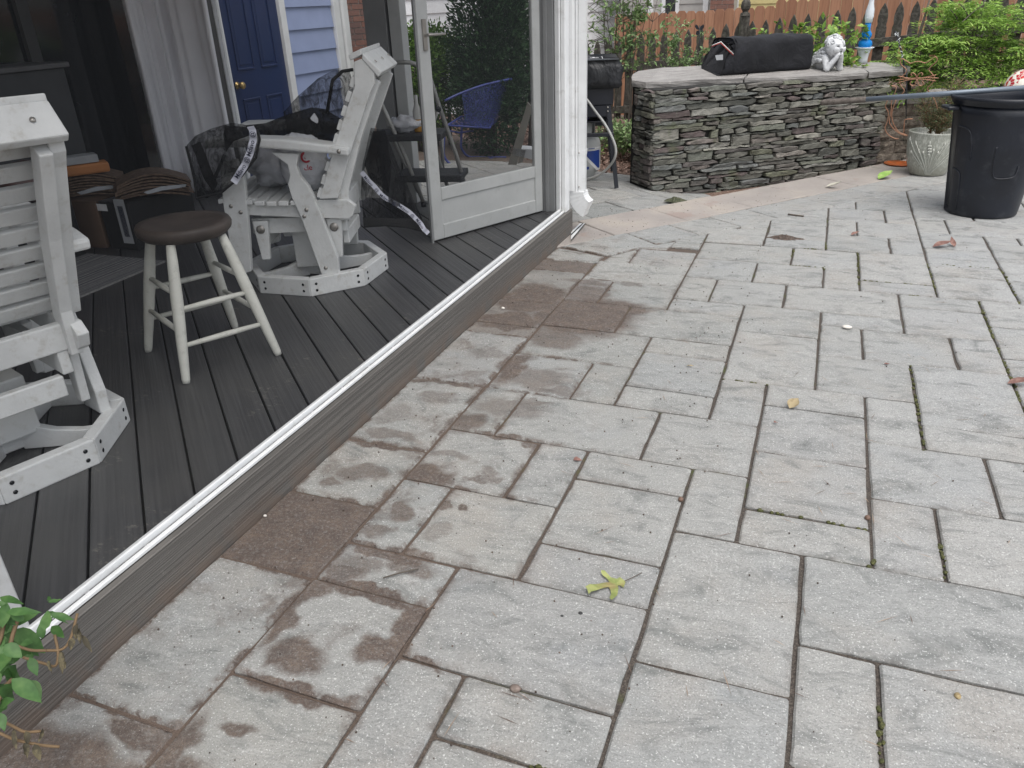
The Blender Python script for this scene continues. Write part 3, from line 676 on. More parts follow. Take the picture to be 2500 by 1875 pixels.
m = MB(); m.lathe([(.0, .0), (.03, 0), (.03, .006), (.012, .012), (.012, .035), (.028, .045), (.03, .062), (.02, .075), (0, .078)], (XH - .003, yd0 + .075, kb[2]), 16, ax=((0, 1, 0), (0, 0, 1), (1, 0, 0))); m.build('door_knob', BRASS, bdoor)
# dark patio doors on the porch side of the wall
ypd = XP(300, 60, XH)[1]
m = MB(); m.abox((XH - .028, Y0, ZD), (XH - .004, ypd + .25, 2.3)); pd = m.build('patio_door', GLASS_DARK, house)
m = MB()
for y_ in (XP(70, 100, XH)[1], ypd + .2, Y0 + .8): m.abox((XH - .003, y_ - .04, ZD), (XH + .03, y_ + .04, 2.3))
m.abox((XH - .003, Y0, ZD + .001), (XH + .0295, ypd + .159, ZD + .09)); m.build('door_frame', ROOM_DARK, pd)
m = MB(); m.abox((XH - .028, Y0, 2.301), (XH - .004, YE, 2.578)); m.build('wall_header', ROOM_DARK, house)
m = MB(); m.abox((XH - .028, ypd + .255, ZD), (XH - .006, yd0 - .05, 2.3)); m.build('wall_panel', ROOM_DARK, house)

# curtain hung in the far corner
pa, pb = XP(298, 60, -3.17 * S), YP(531, 60, 3.36 * S)
ctl = [pa[:2], np.array([-3.19 * S, pa[1] + .22]), np.array([-3.17 * S, 3.22 * S]), np.array([-3.08 * S, 3.33 * S]), pb[:2]]
def catmull(P, n):
    P = [np.array(p, float) for p in P]; P = [2 * P[0] - P[1]] + P + [2 * P[-1] - P[-2]]; out = []
    for i in range(1, len(P) - 2):
        for t in np.linspace(0, 1, n, endpoint=False):
            a, b, c_, d_ = P[i - 1:i + 3]; out.append(.5 * ((2 * b) + (-a + c_) * t + (2 * a - 5 * b + 4 * c_ - d_) * t * t + (-a + 3 * b - 3 * c_ + d_) * t ** 3))
    out.append(P[-2]); return out
cp = catmull(ctl, 24); vs = []; NZ = 14
for iz in range(NZ):
    z = ZD + .03 + (2.5 - ZD) * iz / (NZ - 1); k = 1 + .35 * (1 - iz / (NZ - 1))
    for i, p in enumerate(cp):
        t = np.array(cp[min(i + 1, len(cp) - 1)]) - np.array(cp[max(i - 1, 0)]); t /= np.linalg.norm(t); nn = np.array([t[1], -t[0]])
        f = (.035 * math.sin(i * .42) + .02 * math.sin(i * .93 + 1) + .012 * math.sin(i * .2 + iz * .3)) * k
        q = p + nn * (f + .03); vs.append((*q, z))
n = len(cp); o = raw('curtain', vs, [(j * n + i, j * n + i + 1, (j + 1) * n + i + 1, (j + 1) * n + i) for j in range(NZ - 1) for i in range(n - 1)], CURTAIN, smooth=True)
tag(o, 'pale grey floor length curtain hanging in folds beside the navy door', 'curtain')
md = o.modifiers.new('thickness', 'SOLIDIFY'); md.thickness = .004
m = MB(); m.beam((*(pb[:2] + np.array([.012, .0])), ZD), (*(pb[:2] + np.array([.012, .0])), 2.57), .022, .03, (1, 0, 0)); m.build('end_mullion', WHITE_AL, porch, bevel=.003)
# ================================================================== furniture on the deck
def make_chair():
    """poly-lumber swivel glider; x runs to the back of the seat, y across, z up from the deck"""
    t = thing('swivel_glider_chair', '', 'glider chair', (0, 0, 0), 'white swivel glider chairs')
    W = .275
    def plank(name, prof, y0, y1, parent=None, bv=.004):
        m = MB(); m.prism([(u, y0, z) for u, z in prof], (0, y1 - y0, 0)); return m.build(name, POLY, parent or t, bevel=bv, seg=2)
    base = thing_base = None
    # octagonal ring
    Rf = .335
    ring = MB(); ring.abox((-.05, -.05, .012), (.05, .05, .06)); hub = ring.build('base_hub', POLY, t, bevel=.004)
    for k in range(8):
        a0, a1 = math.radians(45 * k - 22.5), math.radians(45 * k + 22.5); ro, ri = Rf / math.cos(math.radians(22.5)), (Rf - .042) / math.cos(math.radians(22.5))
        m = MB(); P = [(ro * math.cos(a0), ro * math.sin(a0), 0), (ro * math.cos(a1), ro * math.sin(a1), 0), (ri * math.cos(a1), ri * math.sin(a1), 0), (ri * math.cos(a0), ri * math.sin(a0), 0)]
        m.prism(P, (0, 0, .088)); bb = m.build('base_board', POLY, hub, bevel=.005, seg=2)
        m = MB(); am = math.radians(45 * k); tdir = np.array([-math.sin(am), math.cos(am), 0]); rd = np.array([math.cos(am), math.sin(am), 0])
        for sx_ in (-.105, .105):
            for zz in (.028, .06): m.lathe([(0, .0008), (.007, .0008), (.007, 0)], rd * (Rf + .0004) + tdir * sx_ + UP * zz, 8, ax=(tdir, UP, rd))
        m.build('screw_hole', GLASS_DARK, hub)
    for k in range(4):
        a = math.radians(90 * k + 45); rd = np.array([math.cos(a), math.sin(a), 0]); td = np.array([-rd[1], rd[0], 0])
        prof = [(.05, .004), (.30, .004), (.30, .062), (.24, .058), (.16, .066), (.10, .085), (.05, .10)]
        m = MB(); m.prism([rd * r_ - td * .014 + UP * z_ for r_, z_ in prof], td * .028); m.build('base_spoke', POLY, hub, bevel=.003)
    m = MB(); m.abox((-.085, -.085, .062), (.085, .085, .26)); m.build('pedestal', POLY, t, bevel=.006, seg=2)
    for y in (-.17, .17): plank('glider_rail', [(-.24, .27), (.22, .27), (.22, .345), (-.24, .345)], y - .016, y + .016)
    for x in (-.2, .2): m = MB(); m.abox((x - .016, -.153, .20), (x + .016, .153, .268)); m.build('cross_rail', POLY, t, bevel=.004)
    for y in (-1, 1):
        for x in (-.19, .165):
            y0 = y * .205; plank('glider_link', [(x - .035, .34), (x + .04, .34), (x + .02, .15), (x - .02, .15)], y0 - .014, y0 + .014)
            m = MB(); m.lathe([(0, .006), (.014, .006), (.016, .004), (.021, .003), (.021, 0), (0, 0)], (x, y * .2195, .30), 12, ax=((1, 0, 0), (0, 0, 1), (0, y, 0))); m.build('pivot_washer', STEEL, t)
        yo = y * W
        ya, yb = sorted((yo - y * .036, yo)); 
        plank('seat_rail', [(-.34, .40), (-.30, .365), (-.22, .375), (.03, .355), (.24, .34), (.265, .355), (.285, .40), (.25, .432), (.11, .437), (.02, .42), (-.05, .42), (-.15, .44), (-.22, .46), (-.32, .455)], ya - y * .036, yb - y * .036)
        plank('front_leg', [(-.335, .09), (-.255, .11), (-.235, .26), (-.205, .54), (-.225, .64), (-.30, .64), (-.325, .44), (-.33, .30)], ya, yb)
        plank('arm_support', [(.085, .08), (.17, .08), (.175, .16), (.10, .47), (.085, .51), (.055, .555), (.045, .60), (.065, .655), (-.06, .665), (.005, .61), (.008, .56), (-.008, .52), (.0, .46), (.03, .36)], ya, yb)
        plank('arm', [(-.35, .722), (-.33, .738), (-.12, .736), (.02, .726), (.23, .692), (.30, .675), (.295, .64), (.22, .655), (-.12, .695), (-.32, .70), (-.35, .695)], yo - y * .075 if y > 0 else yo - .035, yo + .035 if y > 0 else yo + .075, bv=.01)
        plank('back_stile', [(.36, 1.03), (.395, 1.042), (.445, .99), (.44, .94), (.415, .90), (.31, .68), (.21, .445), (.125, .445), (.23, .69), (.35, .93)], yo - .020 - y * .034, yo + .020 - y * .034)
        plank('back_brace', [(.415, .97), (.458, .94), (.343, .70), (.256, .47), (.245, .33), (.19, .33), (.19, .46), (.27, .68)], yo - .018 - y * .0715, yo + .018 - y * .0715)
        m = MB()
        for u_, z_ in ((-.29, .43), (-.25, .40), (.06, .40), (.045, .37), (.11, .115), (.255, .665)):
            m.lathe([(0, .005), (.008, .004), (.010, 0)], (u_, yo + y * .0005 if u_ != .255 else yo + y * .0355, z_), 8, ax=((1, 0, 0), (0, 0, 1), (0, y, 0)))
        m.build('bolt', STEEL, t)
    Wi = W - .075
    for k in range(8):
        u = -.325 + k * .056; z = .462 - .03 * math.sin(min(1, k / 5) * math.pi * .55) if k else .455
        if k == 7: z = .440
        m = MB(); m.box((u, 0, z), ((1, 0, .15 if k < 2 else -.03), (0, 1, 0), (0, 0, 1)), (.023, W - .003, .011)); m.build('seat_slat', POLY, t, bevel=.004, seg=2)
    d_ = np.array([.245, 0, .545]); d_ /= np.linalg.norm(d_); nr = np.array([-d_[2], 0, d_[0]])
    for k in range(9):
        s_ = .015 + k * .0655; c = np.array([.128, 0, .455]) + d_ * s_ + nr * .006
        m = MB(); m.box(c, (d_, (0, 1, 0), nr), (.0235, W - .022, .0105)); m.build('back_slat', POLY, t, bevel=.004, seg=2)
    m = MB(); m.prism([(.345, -W + .01, 1.035), (.40, -W + .01, 1.058), (.398, -W + .01, 1.082), (.340, -W + .01, 1.060)][::1], (0, 2 * W - .02, 0)); m.build('top_cap', POLY, t, bevel=.005, seg=2)
    m = MB(); m.prism([(.402, -W + .01, 1.065), (.478, -W + .01, .985), (.46, -W + .01, .965), (.396, -W + .01, 1.040)], (0, 2 * W - .02, 0)); m.build('top_cap', POLY, t, bevel=.005, seg=2)
    m = MB()
    for y in (-.2, 0, .2): m.lathe([(0, .004), (.007, .003), (.008, 0)], np.array([.445, y, 1.026]), 8, ax=((.7, 0, -.7), (0, 1, 0), (.7, 0, .7)))
    m.build('bolt', STEEL, t)
    m = MB(); m.abox((.19, -.235, .345), (.225, .235, .43)); m.build('rear_rail', POLY, t, bevel=.005, seg=2)
    m = MB(); m.abox((-.335, -W + .04, .375), (-.305, W - .04, .44)); m.build('front_rail', POLY, t, bevel=.004)
    return t
def tree_copy(o, parent=None):
    c = o.copy(); C.objects.link(c)
    if parent is not None: c.parent = parent
    for ch in list(o.children): tree_copy(ch, c)
    return c
chair = make_chair()
chair2 = tree_copy(chair)
chair['label'] = 'white glider chair with black netting and shopping bags piled on its seat'
chair2['label'] = 'white glider chair cut off at the left edge, seen from behind its slatted back'
CH2 = np.array([-1.672, 2.294, .115]) * S
chair.location = CH2; chair.rotation_euler.z = math.radians(21)
CH1 = np.array([-1.646, 1.000, .115]) * S
chair2.location = CH1; chair2.rotation_euler.z = math.radians(-19)
for o_, ang in ((chair, -16), (chair2, -1 + 2)):
    for ch in o_.children:
        if ch.name.startswith('base_hub'): ch.rotation_euler.z = math.radians(ang)
def cl(u, y, z, base=CH2, ang=21):                      # chair-local -> world
    return base + dirv(ang) * u + dirv(ang + 90) * y + UP * z

# stool
FL = [np.array([*p, 0]) * S + UP * ZD for p in ((-1.494, 1.400), (-1.367, 1.629), (-1.626, 1.764), (-1.757, 1.538))]
sc_ = sum(FL) / 4; ZSEAT = .535
stool = thing('bar_stool', 'old stool with brown wooden seat and chipped white painted legs', 'stool', sc_)
ax1 = dirv(22)
m = MB(); n_ = 40; prof = [(0, -.045), (.10, -.045), (.15, -.040), (.168, -.022), (.172, -.002), (.165, .012), (.14, .010), (.09, .003), (0, .0)]
m.lathe(prof, sc_ + UP * ZSEAT + np.array([0, 0, 0]), n_, ax=(ax1 * 1.02, dirv(112) * .98, UP)); m.build('seat', WOODSEAT, stool)
TP = [sc_ + (p - sc_) * .52 + UP * (ZSEAT - .05) for p in FL]
for a, b in zip(FL, TP):
    m = MB(); m.tube([a + (b - a) * t for t in (0, .03, .3, .62, .9, 1.02)], [.013, .0155, .0195, .0225, .019, .016], 14); m.build('leg', CHIPPED, stool)
for (i, j), hs_ in {(0, 1): (.55, .28), (2, 3): (.57, .30), (3, 0): (.66, .385), (1, 2): (.68, .40)}.items():
    for h_ in hs_:
        a, b = FL[i] + (TP[i] - FL[i]) * h_, FL[j] + (TP[j] - FL[j]) * h_
        m = MB(); m.tube([a, a + (b - a) * .5, b], [.0085, .0115, .0085], 10); m.build('rung', CHIPPED, stool)

# rug
rc = G(405, 640, ZD); r1 = G(236, 711, ZD); r2 = G(200, 620, ZD)
e1_, e2_ = r1 - rc, r2 - rc; e1_ = e1_ / np.linalg.norm(e1_); e2_ = e2_ / np.linalg.norm(e2_)
b = NB('striped_rug'); p = b.pos(); q = b.n('ShaderNodeVectorMath', {0: p, 1: tuple(e2_ if False else np.cross(UP, e1_))}, operation='DOT_PRODUCT').outputs[1]
f = b.n('ShaderNodeTexNoise', {'W': b.math('MULTIPLY', q, 70), 'Scale': 1.0, 'Detail': 2}, noise_dimensions='1D').outputs[0]
b.set('Base Color', b.mix(b.rng(b.noise(p, 60, 3), .4, .6, 0, .4), b.ramp(f, [(.35, (.09, .095, .11)), (.5, (.24, .235, .23)), (.62, (.34, .33, .31))]), (.16, .16, .165))); b.set('Roughness', .95)
m = MB(); m.prism([rc, rc + e2_ * 1.6, rc + e2_ * 1.6 + e1_ * .9, rc + e1_ * .9], UP * .008); tag(m.build('rug', b.m), 'flat woven grey striped rug corner on the deck by the boxes', 'rug')

# cartons at the back
def carton(name, label, cat, P, d1, l1, l2, h, mat, d2=None):
    d2 = np.cross(UP, d1) if d2 is None else d2
    t = thing(name, label, cat, P); m = MB(); m.prism([P, P + d1 * l1, P + d1 * l1 + d2 * l2, P + d2 * l2], UP * h); m.build('carton_body', mat, t, bevel=.004)
    for a_, b_ in ((0, .498), (.502, 1)):
        m = MB(); m.prism([P + d2 * l2 * a_ + UP * (h + .0005), P + d1 * l1 + d2 * l2 * a_ + UP * (h + .0005), P + d1 * l1 + d2 * l2 * b_ + UP * (h + .0005), P + d2 * l2 * b_ + UP * (h + .0005)], UP * .004); m.build('flap', mat, t)
    return t
Pc = G(263, 606, ZD)
def up_at(P, px, py):
    nn_ = np.array([P[0], P[1], 0]); nn_ /= np.linalg.norm(nn_); return PL(px, py, P, nn_)[2]
hc1 = up_at(Pc, 235, 494) - ZD
c1 = carton('cardboard_box', 'brown cardboard box on the deck under the paper bundles', 'box', Pc, dirv(100), .36, .5, hc1, CARD)
Pk = G(340, 612, ZD); dk = G(487, 556, ZD) - Pk; lk = np.linalg.norm(dk); dk /= lk
hk = up_at(Pk, 318, 497) - ZD
c2 = carton('black_carton', 'black printed carton lying behind the stool', 'box', Pk, dk, min(lk, .62), .22, hk, CARD_DK)
kn = np.cross(dk, UP); kp = lambda u, z: Pk + dk * u + UP * z - np.cross(UP, dk) * .002
def decal(name, pts, mat, parent): return raw(name, pts, [list(range(len(pts)))], mat, parent)
lft = -dk; fn = np.cross(UP, dk)
tp = lambda u, v: Pk + dk * u + fn * v + UP * (hk + .006)
decal('label', [tp(.16, .05), tp(.36, .04), tp(.37, .13), tp(.17, .14)], LABEL, c2); decal('label', [tp(.33, .17), tp(.42, .17), tp(.42, .25), tp(.33, .25)], LABEL_GREY, c2)
sp = lambda v, z: Pk - dk * .002 + fn * v + UP * z
for v0, v1, z0, z1, mt in ((.02, .10, .04, .30, LABEL_GREY), (.04, .08, .08, .26, INK), (.16, .24, hk - .05, hk - .01, LABEL)): decal('label', [sp(v0, z0), sp(v0, z1), sp(v1, z1), sp(v1, z0)], mt, c2)
for i in range(4): decal('print_mark', [kp(.06 + i * .05, .06), kp(.10 + i * .05, .06), kp(.10 + i * .05, .067), kp(.06 + i * .05, .067)], LABEL_GREY, c2)
PAPER = twotone('brown_paper', (.085, .052, .034), (.16, .105, .07), 40, .4, .65, .8)
GLINT = simple('clear_wrap_glint', (.5, .52, .55), .12, .5)  # bright colour painted as the glint on the clear wrap
def bundle(label, P, d1, L, Wd, n, bend):
    t = thing('paper_bundle', label, 'paper bundle', P, 'bundles of brown paper on the boxes'); d2 = np.cross(UP, d1)
    for k in range(n):
        sh = random.uniform(-.015, .015); prof = []
        for i in range(9):
            x = i / 8; prof.append((L * x + sh, k * .0125 + bend * math.sin(math.pi * x) * (.6 + k / n) - .02 * x * x))
        pts = [P + d1 * u + UP * z for u, z in prof] + [P + d1 * u + UP * (z + .0105) for u, z in prof[::-1]]
        m = MB(); m.prism(pts, d2 * (Wd + random.uniform(-.01, .01))); m.build('sheaf', PAPER, t)
    m = MB(); m.prism([P + d1 * u + UP * z - d2 * .006 for u, z in ((L * .35, .035), (L * .6, .055), (L * .95, .05), (L * .93, .035), (L * .6, .03), (L * .4, .02))], d2 * .004); m.build('wrap_glint', GLINT, t)  # the last strip is a painted glint, not a full wrapping
Pb = Pc + UP * (hc1 + .006)
bundle('sagging bundle of brown paper on the cardboard box, nearer the orange block', Pb + dirv(190) * .28 - dirv(100) * .02, dirv(48), .42, .3, 8, .03)
bundle('sagging bundle of brown paper on the black carton, nearer the curtain', Pk + fn * .08 + UP * (hk + .007) + dk * .02, dirv(48), .40, .24, 7, .035)
ORANGE = simple('orange_foam', (.42, .17, .055), .7)
Po = Pb + UP * .13 + dirv(150) * .20
m = MB(); m.box(Po + UP * .03, (dirv(55), dirv(145), UP), (.16, .06, .03)); tag(m.build('foam_block', ORANGE, None, bevel=.014, seg=2), 'orange brown block lying on the paper bundle by the left chair', 'block')
m = MB(); m.box(Po + UP * .085, (dirv(58), dirv(148), UP), (.11, .05, .022)); tag(m.build('small_box', LABEL_GREY, None, bevel=.003), 'small pale box lying on top of the orange block', 'box')

# spare gas bottle and dim cabinet by the patio doors
TANKGREY = simple('grey_tank_paint', (.42, .43, .42), .45, var=.05, dirt=((.30, .28, .24), .4))
def gas_tank(label, P, mat, s=1.0):
    t = thing('propane_tank', label, 'gas tank', P)
    m = MB(); m.lathe([(0, .02), (.09, .02), (.10, 0), (.105, 0), (.105, .025), (.13, .05), (.150, .10), (.152, .25), (.142, .31), (.11, .345), (.05, .36), (0, .365)], P, 32); m.build('tank_body', mat, t)
    m = MB(); n = 24; vs = []
    for k in range(n + 1):
        a = math.radians(30 + 300 * k / n)
        for z in (.345, .46): vs.append(P + np.array([.105 * math.cos(a), .105 * math.sin(a), z]))
    fs = [(2 * k, 2 * k + 2, 2 * k + 3, 2 * k + 1) for k in range(n) if not (k % 8 in (3, 4))]
    m.add(vs, fs, True); o = m.build('collar', mat, t); md = o.modifiers.new('thickness', 'SOLIDIFY'); md.thickness = .006
    m = MB(); m.lathe([(.0, .36), (.02, .36), (.02, .40), (.012, .405), (.012, .42), (.03, .425), (.03, .44), (0, .445)], P, 14); m.build('valve', BRASS, t)
    return t
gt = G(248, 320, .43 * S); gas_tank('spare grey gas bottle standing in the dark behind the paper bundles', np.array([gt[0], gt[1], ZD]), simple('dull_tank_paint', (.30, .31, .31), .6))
cb = XP(30, 160, XH + .25)
cab = thing('storage_cabinet', 'dim grey cabinet in the dark corner behind the left chair', 'cabinet', (XH + .2, cb[1], ZD))
y1_ = XP(88, 260, XH + .03)[1]; zc = XP(40, 160, XH + .3)[2]
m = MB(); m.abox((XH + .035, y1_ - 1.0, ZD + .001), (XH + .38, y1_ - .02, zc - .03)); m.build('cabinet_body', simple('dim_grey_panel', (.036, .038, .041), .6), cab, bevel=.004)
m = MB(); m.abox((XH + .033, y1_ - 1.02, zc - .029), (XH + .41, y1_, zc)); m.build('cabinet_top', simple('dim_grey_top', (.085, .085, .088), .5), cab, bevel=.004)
m = MB(); m.lathe([(0, 0), (.10, 0), (.14, .05), (.15, .12), (.10, .19), (0, .21)], (XH + .62, XP(10, 270, XH + .6)[1], ZD + .35), 20); bk = m.build('bowl', simple('dark_red_ceramic', (.08, .035, .03), .4)); 
m = MB(); m.abox((XH + .48, bk.bound_box[0][1] + .03, ZD + .001), (XH + .76, bk.bound_box[7][1] - .03, ZD + .348)); o = m.build('side_box', CARD_DK, None, bevel=.01); tag(o, 'dark box in the shadow under the round brown bowl', 'box'); tag(bk, 'round dark brown bowl in shadow above the left chair back', 'bowl')
# ================================================================== foliage helpers
def nrmz(a): return a / (np.linalg.norm(a, axis=-1, keepdims=True) + 1e-9)
def leaf_arr(c, d, up, L, Wd, fold=.25):
    d = nrmz(d); s = nrmz(np.cross(d, up)); u = np.cross(s, d); L = np.asarray(L)[:, None]; Wd = np.asarray(Wd)[:, None]
    mid = c + d * L * .45
    V = np.stack([c, mid + s * Wd / 2 + u * Wd * fold, c + d * L, mid - s * Wd / 2 + u * Wd * fold], 1).reshape(-1, 3)
    return V
def leaf_mesh(name, mat, parent, V, **kw):
    n = len(V) // 4; me = bpy.data.meshes.new(name); me.vertices.add(4 * n); me.vertices.foreach_set('co', V.astype(np.float32).ravel())
    me.loops.add(6 * n); me.polygons.add(2 * n); i = np.arange(n)[:, None] * 4
    me.loops.foreach_set('vertex_index', np.concatenate([i, i + 1, i + 2, i, i + 2, i + 3], 1).ravel().astype(np.int32))
    me.polygons.foreach_set('loop_start', (np.arange(2 * n) * 3).astype(np.int32)); me.polygons.foreach_set('loop_total', np.full(2 * n, 3, np.int32))
    me.materials.append(mat); me.update(calc_edges=True); return link(name, me, parent, **kw)
def rvec(n): return nrmz(rng.normal(size=(n, 3)))
def twig_plant(name, label, cat, base, stems, mat, nleaf, L, Wd, lean=.25, group=None, kids=4, stem_r=.006, leaf_from=.3, stem_mat=None, spread=.12):
    """stems: list of (dx, dy, height) growing from base; leaves along stems and side twigs"""
    t = thing(name, label, cat, base, group); base = np.array(base, float); m = MB(); pts = []
    for (dx, dy, h) in stems:
        P = [base + np.array([dx * .2, dy * .2, 0])]; q = 7; wx, wy = random.gauss(0, lean * .25), random.gauss(0, lean * .25)
        for i in range(1, q + 1):
            f = i / q; P.append(base + np.array([dx * (.2 + .8 * f) + wx * h * f * f + random.gauss(0, .012), dy * (.2 + .8 * f) + wy * h * f * f + random.gauss(0, .012), h * f]))
        m.tube(P, [stem_r * (1 - .75 * i / q) for i in range(q + 1)], 5)
        for i in range(2, q + 1):
            for _ in range(kids):
                if i / q < leaf_from: continue
                a = random.uniform(0, 6.28); ln = random.uniform(.5, 1.2) * spread; d = np.array([math.cos(a), math.sin(a), random.uniform(.1, .8)])
                e = P[i] + d * ln; m.tube([P[i], P[i] + d * ln * .5 + UP * .005, e], [stem_r * .35, stem_r * .3, stem_r * .15], 4, cap=False); pts.append((P[i], e))
    m.build('stem', stem_mat or TWIG, t)
    n = nleaf; pick = rng.integers(0, len(pts), n); f = rng.uniform(.25, 1.1, n)[:, None]
    A = np.array([p[0] for p in pts])[pick]; B = np.array([p[1] for p in pts])[pick]
    c = A + (B - A) * f + rng.normal(size=(n, 3)) * .006; d = nrmz(B - A) * .5 + rvec(n) * .8 + np.array([0, 0, -.12])
    leaf_mesh('foliage', mat, t, leaf_arr(c, d, rvec(n) * .6 + UP, rng.uniform(.6, 1.2, n) * L, rng.uniform(.7, 1.1, n) * Wd)); return t

# ================================================================== stacked stone counter
W39, N39 = dirv(39.5), dirv(129.5); PW = np.array([-.9006, 4.4982, 0]) * S
counter = thing('stone_counter', 'dry stacked grey stone counter with a bluestone slab top', 'stone counter', PW)
CL, CD, CH = 1.60 * S, .235 * S, .512 * S
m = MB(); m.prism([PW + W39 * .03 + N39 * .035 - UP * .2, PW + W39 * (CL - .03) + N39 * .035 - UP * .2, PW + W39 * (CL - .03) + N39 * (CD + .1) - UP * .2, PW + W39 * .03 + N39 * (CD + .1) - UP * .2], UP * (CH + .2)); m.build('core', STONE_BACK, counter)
def stone_face(f, length, z0, z1, lmin, lmax, endgap=0):
    z = z0; rows = []
    while z < z1 - .015: h = random.choice([.020, .026, .030, .036, .044, .05]) * random.uniform(.9, 1.1); rows.append((z, min(z + h, z1))); z += h
    busy = [[] for _ in rows]
    for r, (za, zb) in enumerate(rows):
        s_ = random.uniform(-.04, 0)
        while s_ < length - .01:
            L = random.uniform(lmin, lmax) * (1.25 if zb - za < .035 else .9); e = min(s_ + L, length + random.uniform(-.004, .012))
            blk = [q for q in busy[r] if q[0] < e and q[1] > s_]
            if blk:
                b0_ = min(blk)
                if b0_[0] - s_ < .05: s_ = b0_[1]; continue
                e = b0_[0]
            if length - e < .05: e = length + random.uniform(-.006, .014)
            top = zb
            if r + 1 < len(rows) and random.random() < .10 and e - s_ < .26: top = rows[r + 1][1]; busy[r + 1].append((s_, e))
            sl = random.gauss(0, .10) * .05
            g = .0035; x0, x1, y0, y1 = max(s_, 0) + g, e - g, za + g * .7, top - g * .7
            if x1 - x0 < .02: s_ = e; continue
            nb = max(2, int((x1 - x0) / .05)); j = lambda a: random.gauss(0, a)
            hh = y1 - y0
            P = [(x0 + (x1 - x0) * i / nb + (j(.004) if 0 < i < nb else abs(j(.008)) * (1 if i == 0 else -1)), y0 + j(.0035) + (hh * random.choice([0, 0, .25]) if i in (0, nb) else 0)) for i in range(nb + 1)] + \
                [(x1 - (x1 - x0) * i / nb + (j(.004) if 0 < i < nb else abs(j(.008)) * (-1 if i == 0 else 1)), y1 + j(.0035) - (hh * random.choice([0, 0, .3]) if i in (0, nb) else 0)) for i in range(nb + 1)]
            cx, cy = (x0 + x1) / 2, (y0 + y1) / 2; pr = random.uniform(-.004, .022); n = len(P); tilt = random.gauss(0, .12)
            V = [f(x, y, -.06) for x, y in P] + [f(x, y, pr - .006 + random.uniform(-.003, .003)) for x, y in P]
            V += [f(cx + (x - cx) * (1 - .010 / max(.02, x1 - x0) * 2), cy + (y - cy) * .80, pr + j(.003) + tilt * (y - cy) + j(.002)) for x, y in P]
            F = [(k * n + i, k * n + (i + 1) % n, (k + 1) * n + (i + 1) % n, (k + 1) * n + i) for k in range(2) for i in range(n)]
            for i in range(nb): F.append((2 * n + i, 2 * n + i + 1, 2 * n + n - 2 - i, 2 * n + n - 1 - i))
            raw('stone', V, F, STONE, counter); s_ = e
stone_face(lambda s_, z, d: PW + W39 * s_ + UP * z - N39 * d, CL, -.13, CH, .10, .40)
stone_face(lambda s_, z, d: PW + N39 * (CD - s_) + UP * z - W39 * d, CD, -.03, CH, .06, .22)
PS = PW + UP * .528 * S; NS = UP - .11 * N39; NS /= np.linalg.norm(NS)
SL = lambda px, py: PL(px, py, PS, NS)
def slab(outl):
    P = []
    for i in range(len(outl)):
        a, b = SL(*outl[i]), SL(*outl[(i + 1) % len(outl)]); nseg = max(1, int(np.linalg.norm(b - a) / .12))
        for k in range(nseg): P.append(a + (b - a) * k / nseg + np.array([random.gauss(0, .006), random.gauss(0, .006), 0]))
    n = len(P); c = sum(P) / n; V = P + [p - UP * .018 + (c - p) / np.linalg.norm(c - p) * random.uniform(-.008, .006) for p in P] + [p - UP * .048 + (c - p) / np.linalg.norm(c - p) * random.uniform(.0, .025) for p in P]
    raw('slab', V, [list(range(n))] + [(k * n + i, k * n + (i + 1) % n, (k + 1) * n + (i + 1) % n, (k + 1) * n + i) for k in range(2) for i in range(n)] + [list(range(3 * n - 1, 2 * n - 1, -1))], SLAB, counter)
slab([(1541, 196), (1575, 201), (1640, 199), (1715, 194), (1816, 191), (1838, 158), (1712, 160), (1620, 165), (1560, 173), (1546, 181)])
slab([(1818, 191), (1990, 185.5), (2119, 177), (2095, 152), (1840, 158)])
slab([(2121, 176.5), (2222, 168.5), (2226, 163), (2186, 153), (2097, 152)])

# ================================================================== retaining wall and raised bed
rw0, rw1 = G(2160, 393, -.03), G(2222, 391, -.03); rdir = rw1 - rw0; rdir[2] = 0; rdir /= np.linalg.norm(rdir); rdir = dirv(math.degrees(math.atan2(rdir[1], rdir[0])) - 4); rn = np.cross(UP, rdir)
rwall = thing('retaining_wall', 'low retaining wall of rough brown concrete blocks at the end of the stone counter', 'retaining wall', rw0)
zt_ = .40 * S
for r in range(5):
    z0 = -.04 + r * (zt_ + .04 - .09) / 5; h = (zt_ + .04 - .09) / 5; s_ = -.35 + (.13 if r % 2 else 0)
    while s_ < 2.6:
        L = random.choice([.2, .24, .3]); P = rw0 + rdir * (s_ + .003) + rn * (r * .02) + UP * z0; j = lambda: random.gauss(0, .007)
        n_ = 4; fr = []
        for i in range(n_ + 1):
            for k in range(4): fr.append(P + rdir * ((L - .006) * i / n_) + UP * ((h - .004) * k / 3) + rn * (abs(j()) * 1.3 + (.016 if i in (0, n_) or k in (0, 3) else 0)))
        F = [(i * 4 + k, i * 4 + k + 4, i * 4 + k + 5, i * 4 + k + 1) for i in range(n_) for k in range(3)]
        b0_ = len(fr); fr += [P + rn * .2, P + rdir * (L - .006) + rn * .2, P + rdir * (L - .006) + rn * .2 + UP * (h - .004), P + rn * .2 + UP * (h - .004)]
        F += [(3, 7, 11, 15, 19, b0_ + 2, b0_ + 3), (0, 4, 8, 12, 16, b0_ + 1, b0_)[::-1], (0, 1, 2, 3, b0_ + 3, b0_), (16, b0_ + 1, b0_ + 2, 19, 18, 17)]
        raw('block', fr, F, BLOCK, rwall); s_ += L
s_ = -.3
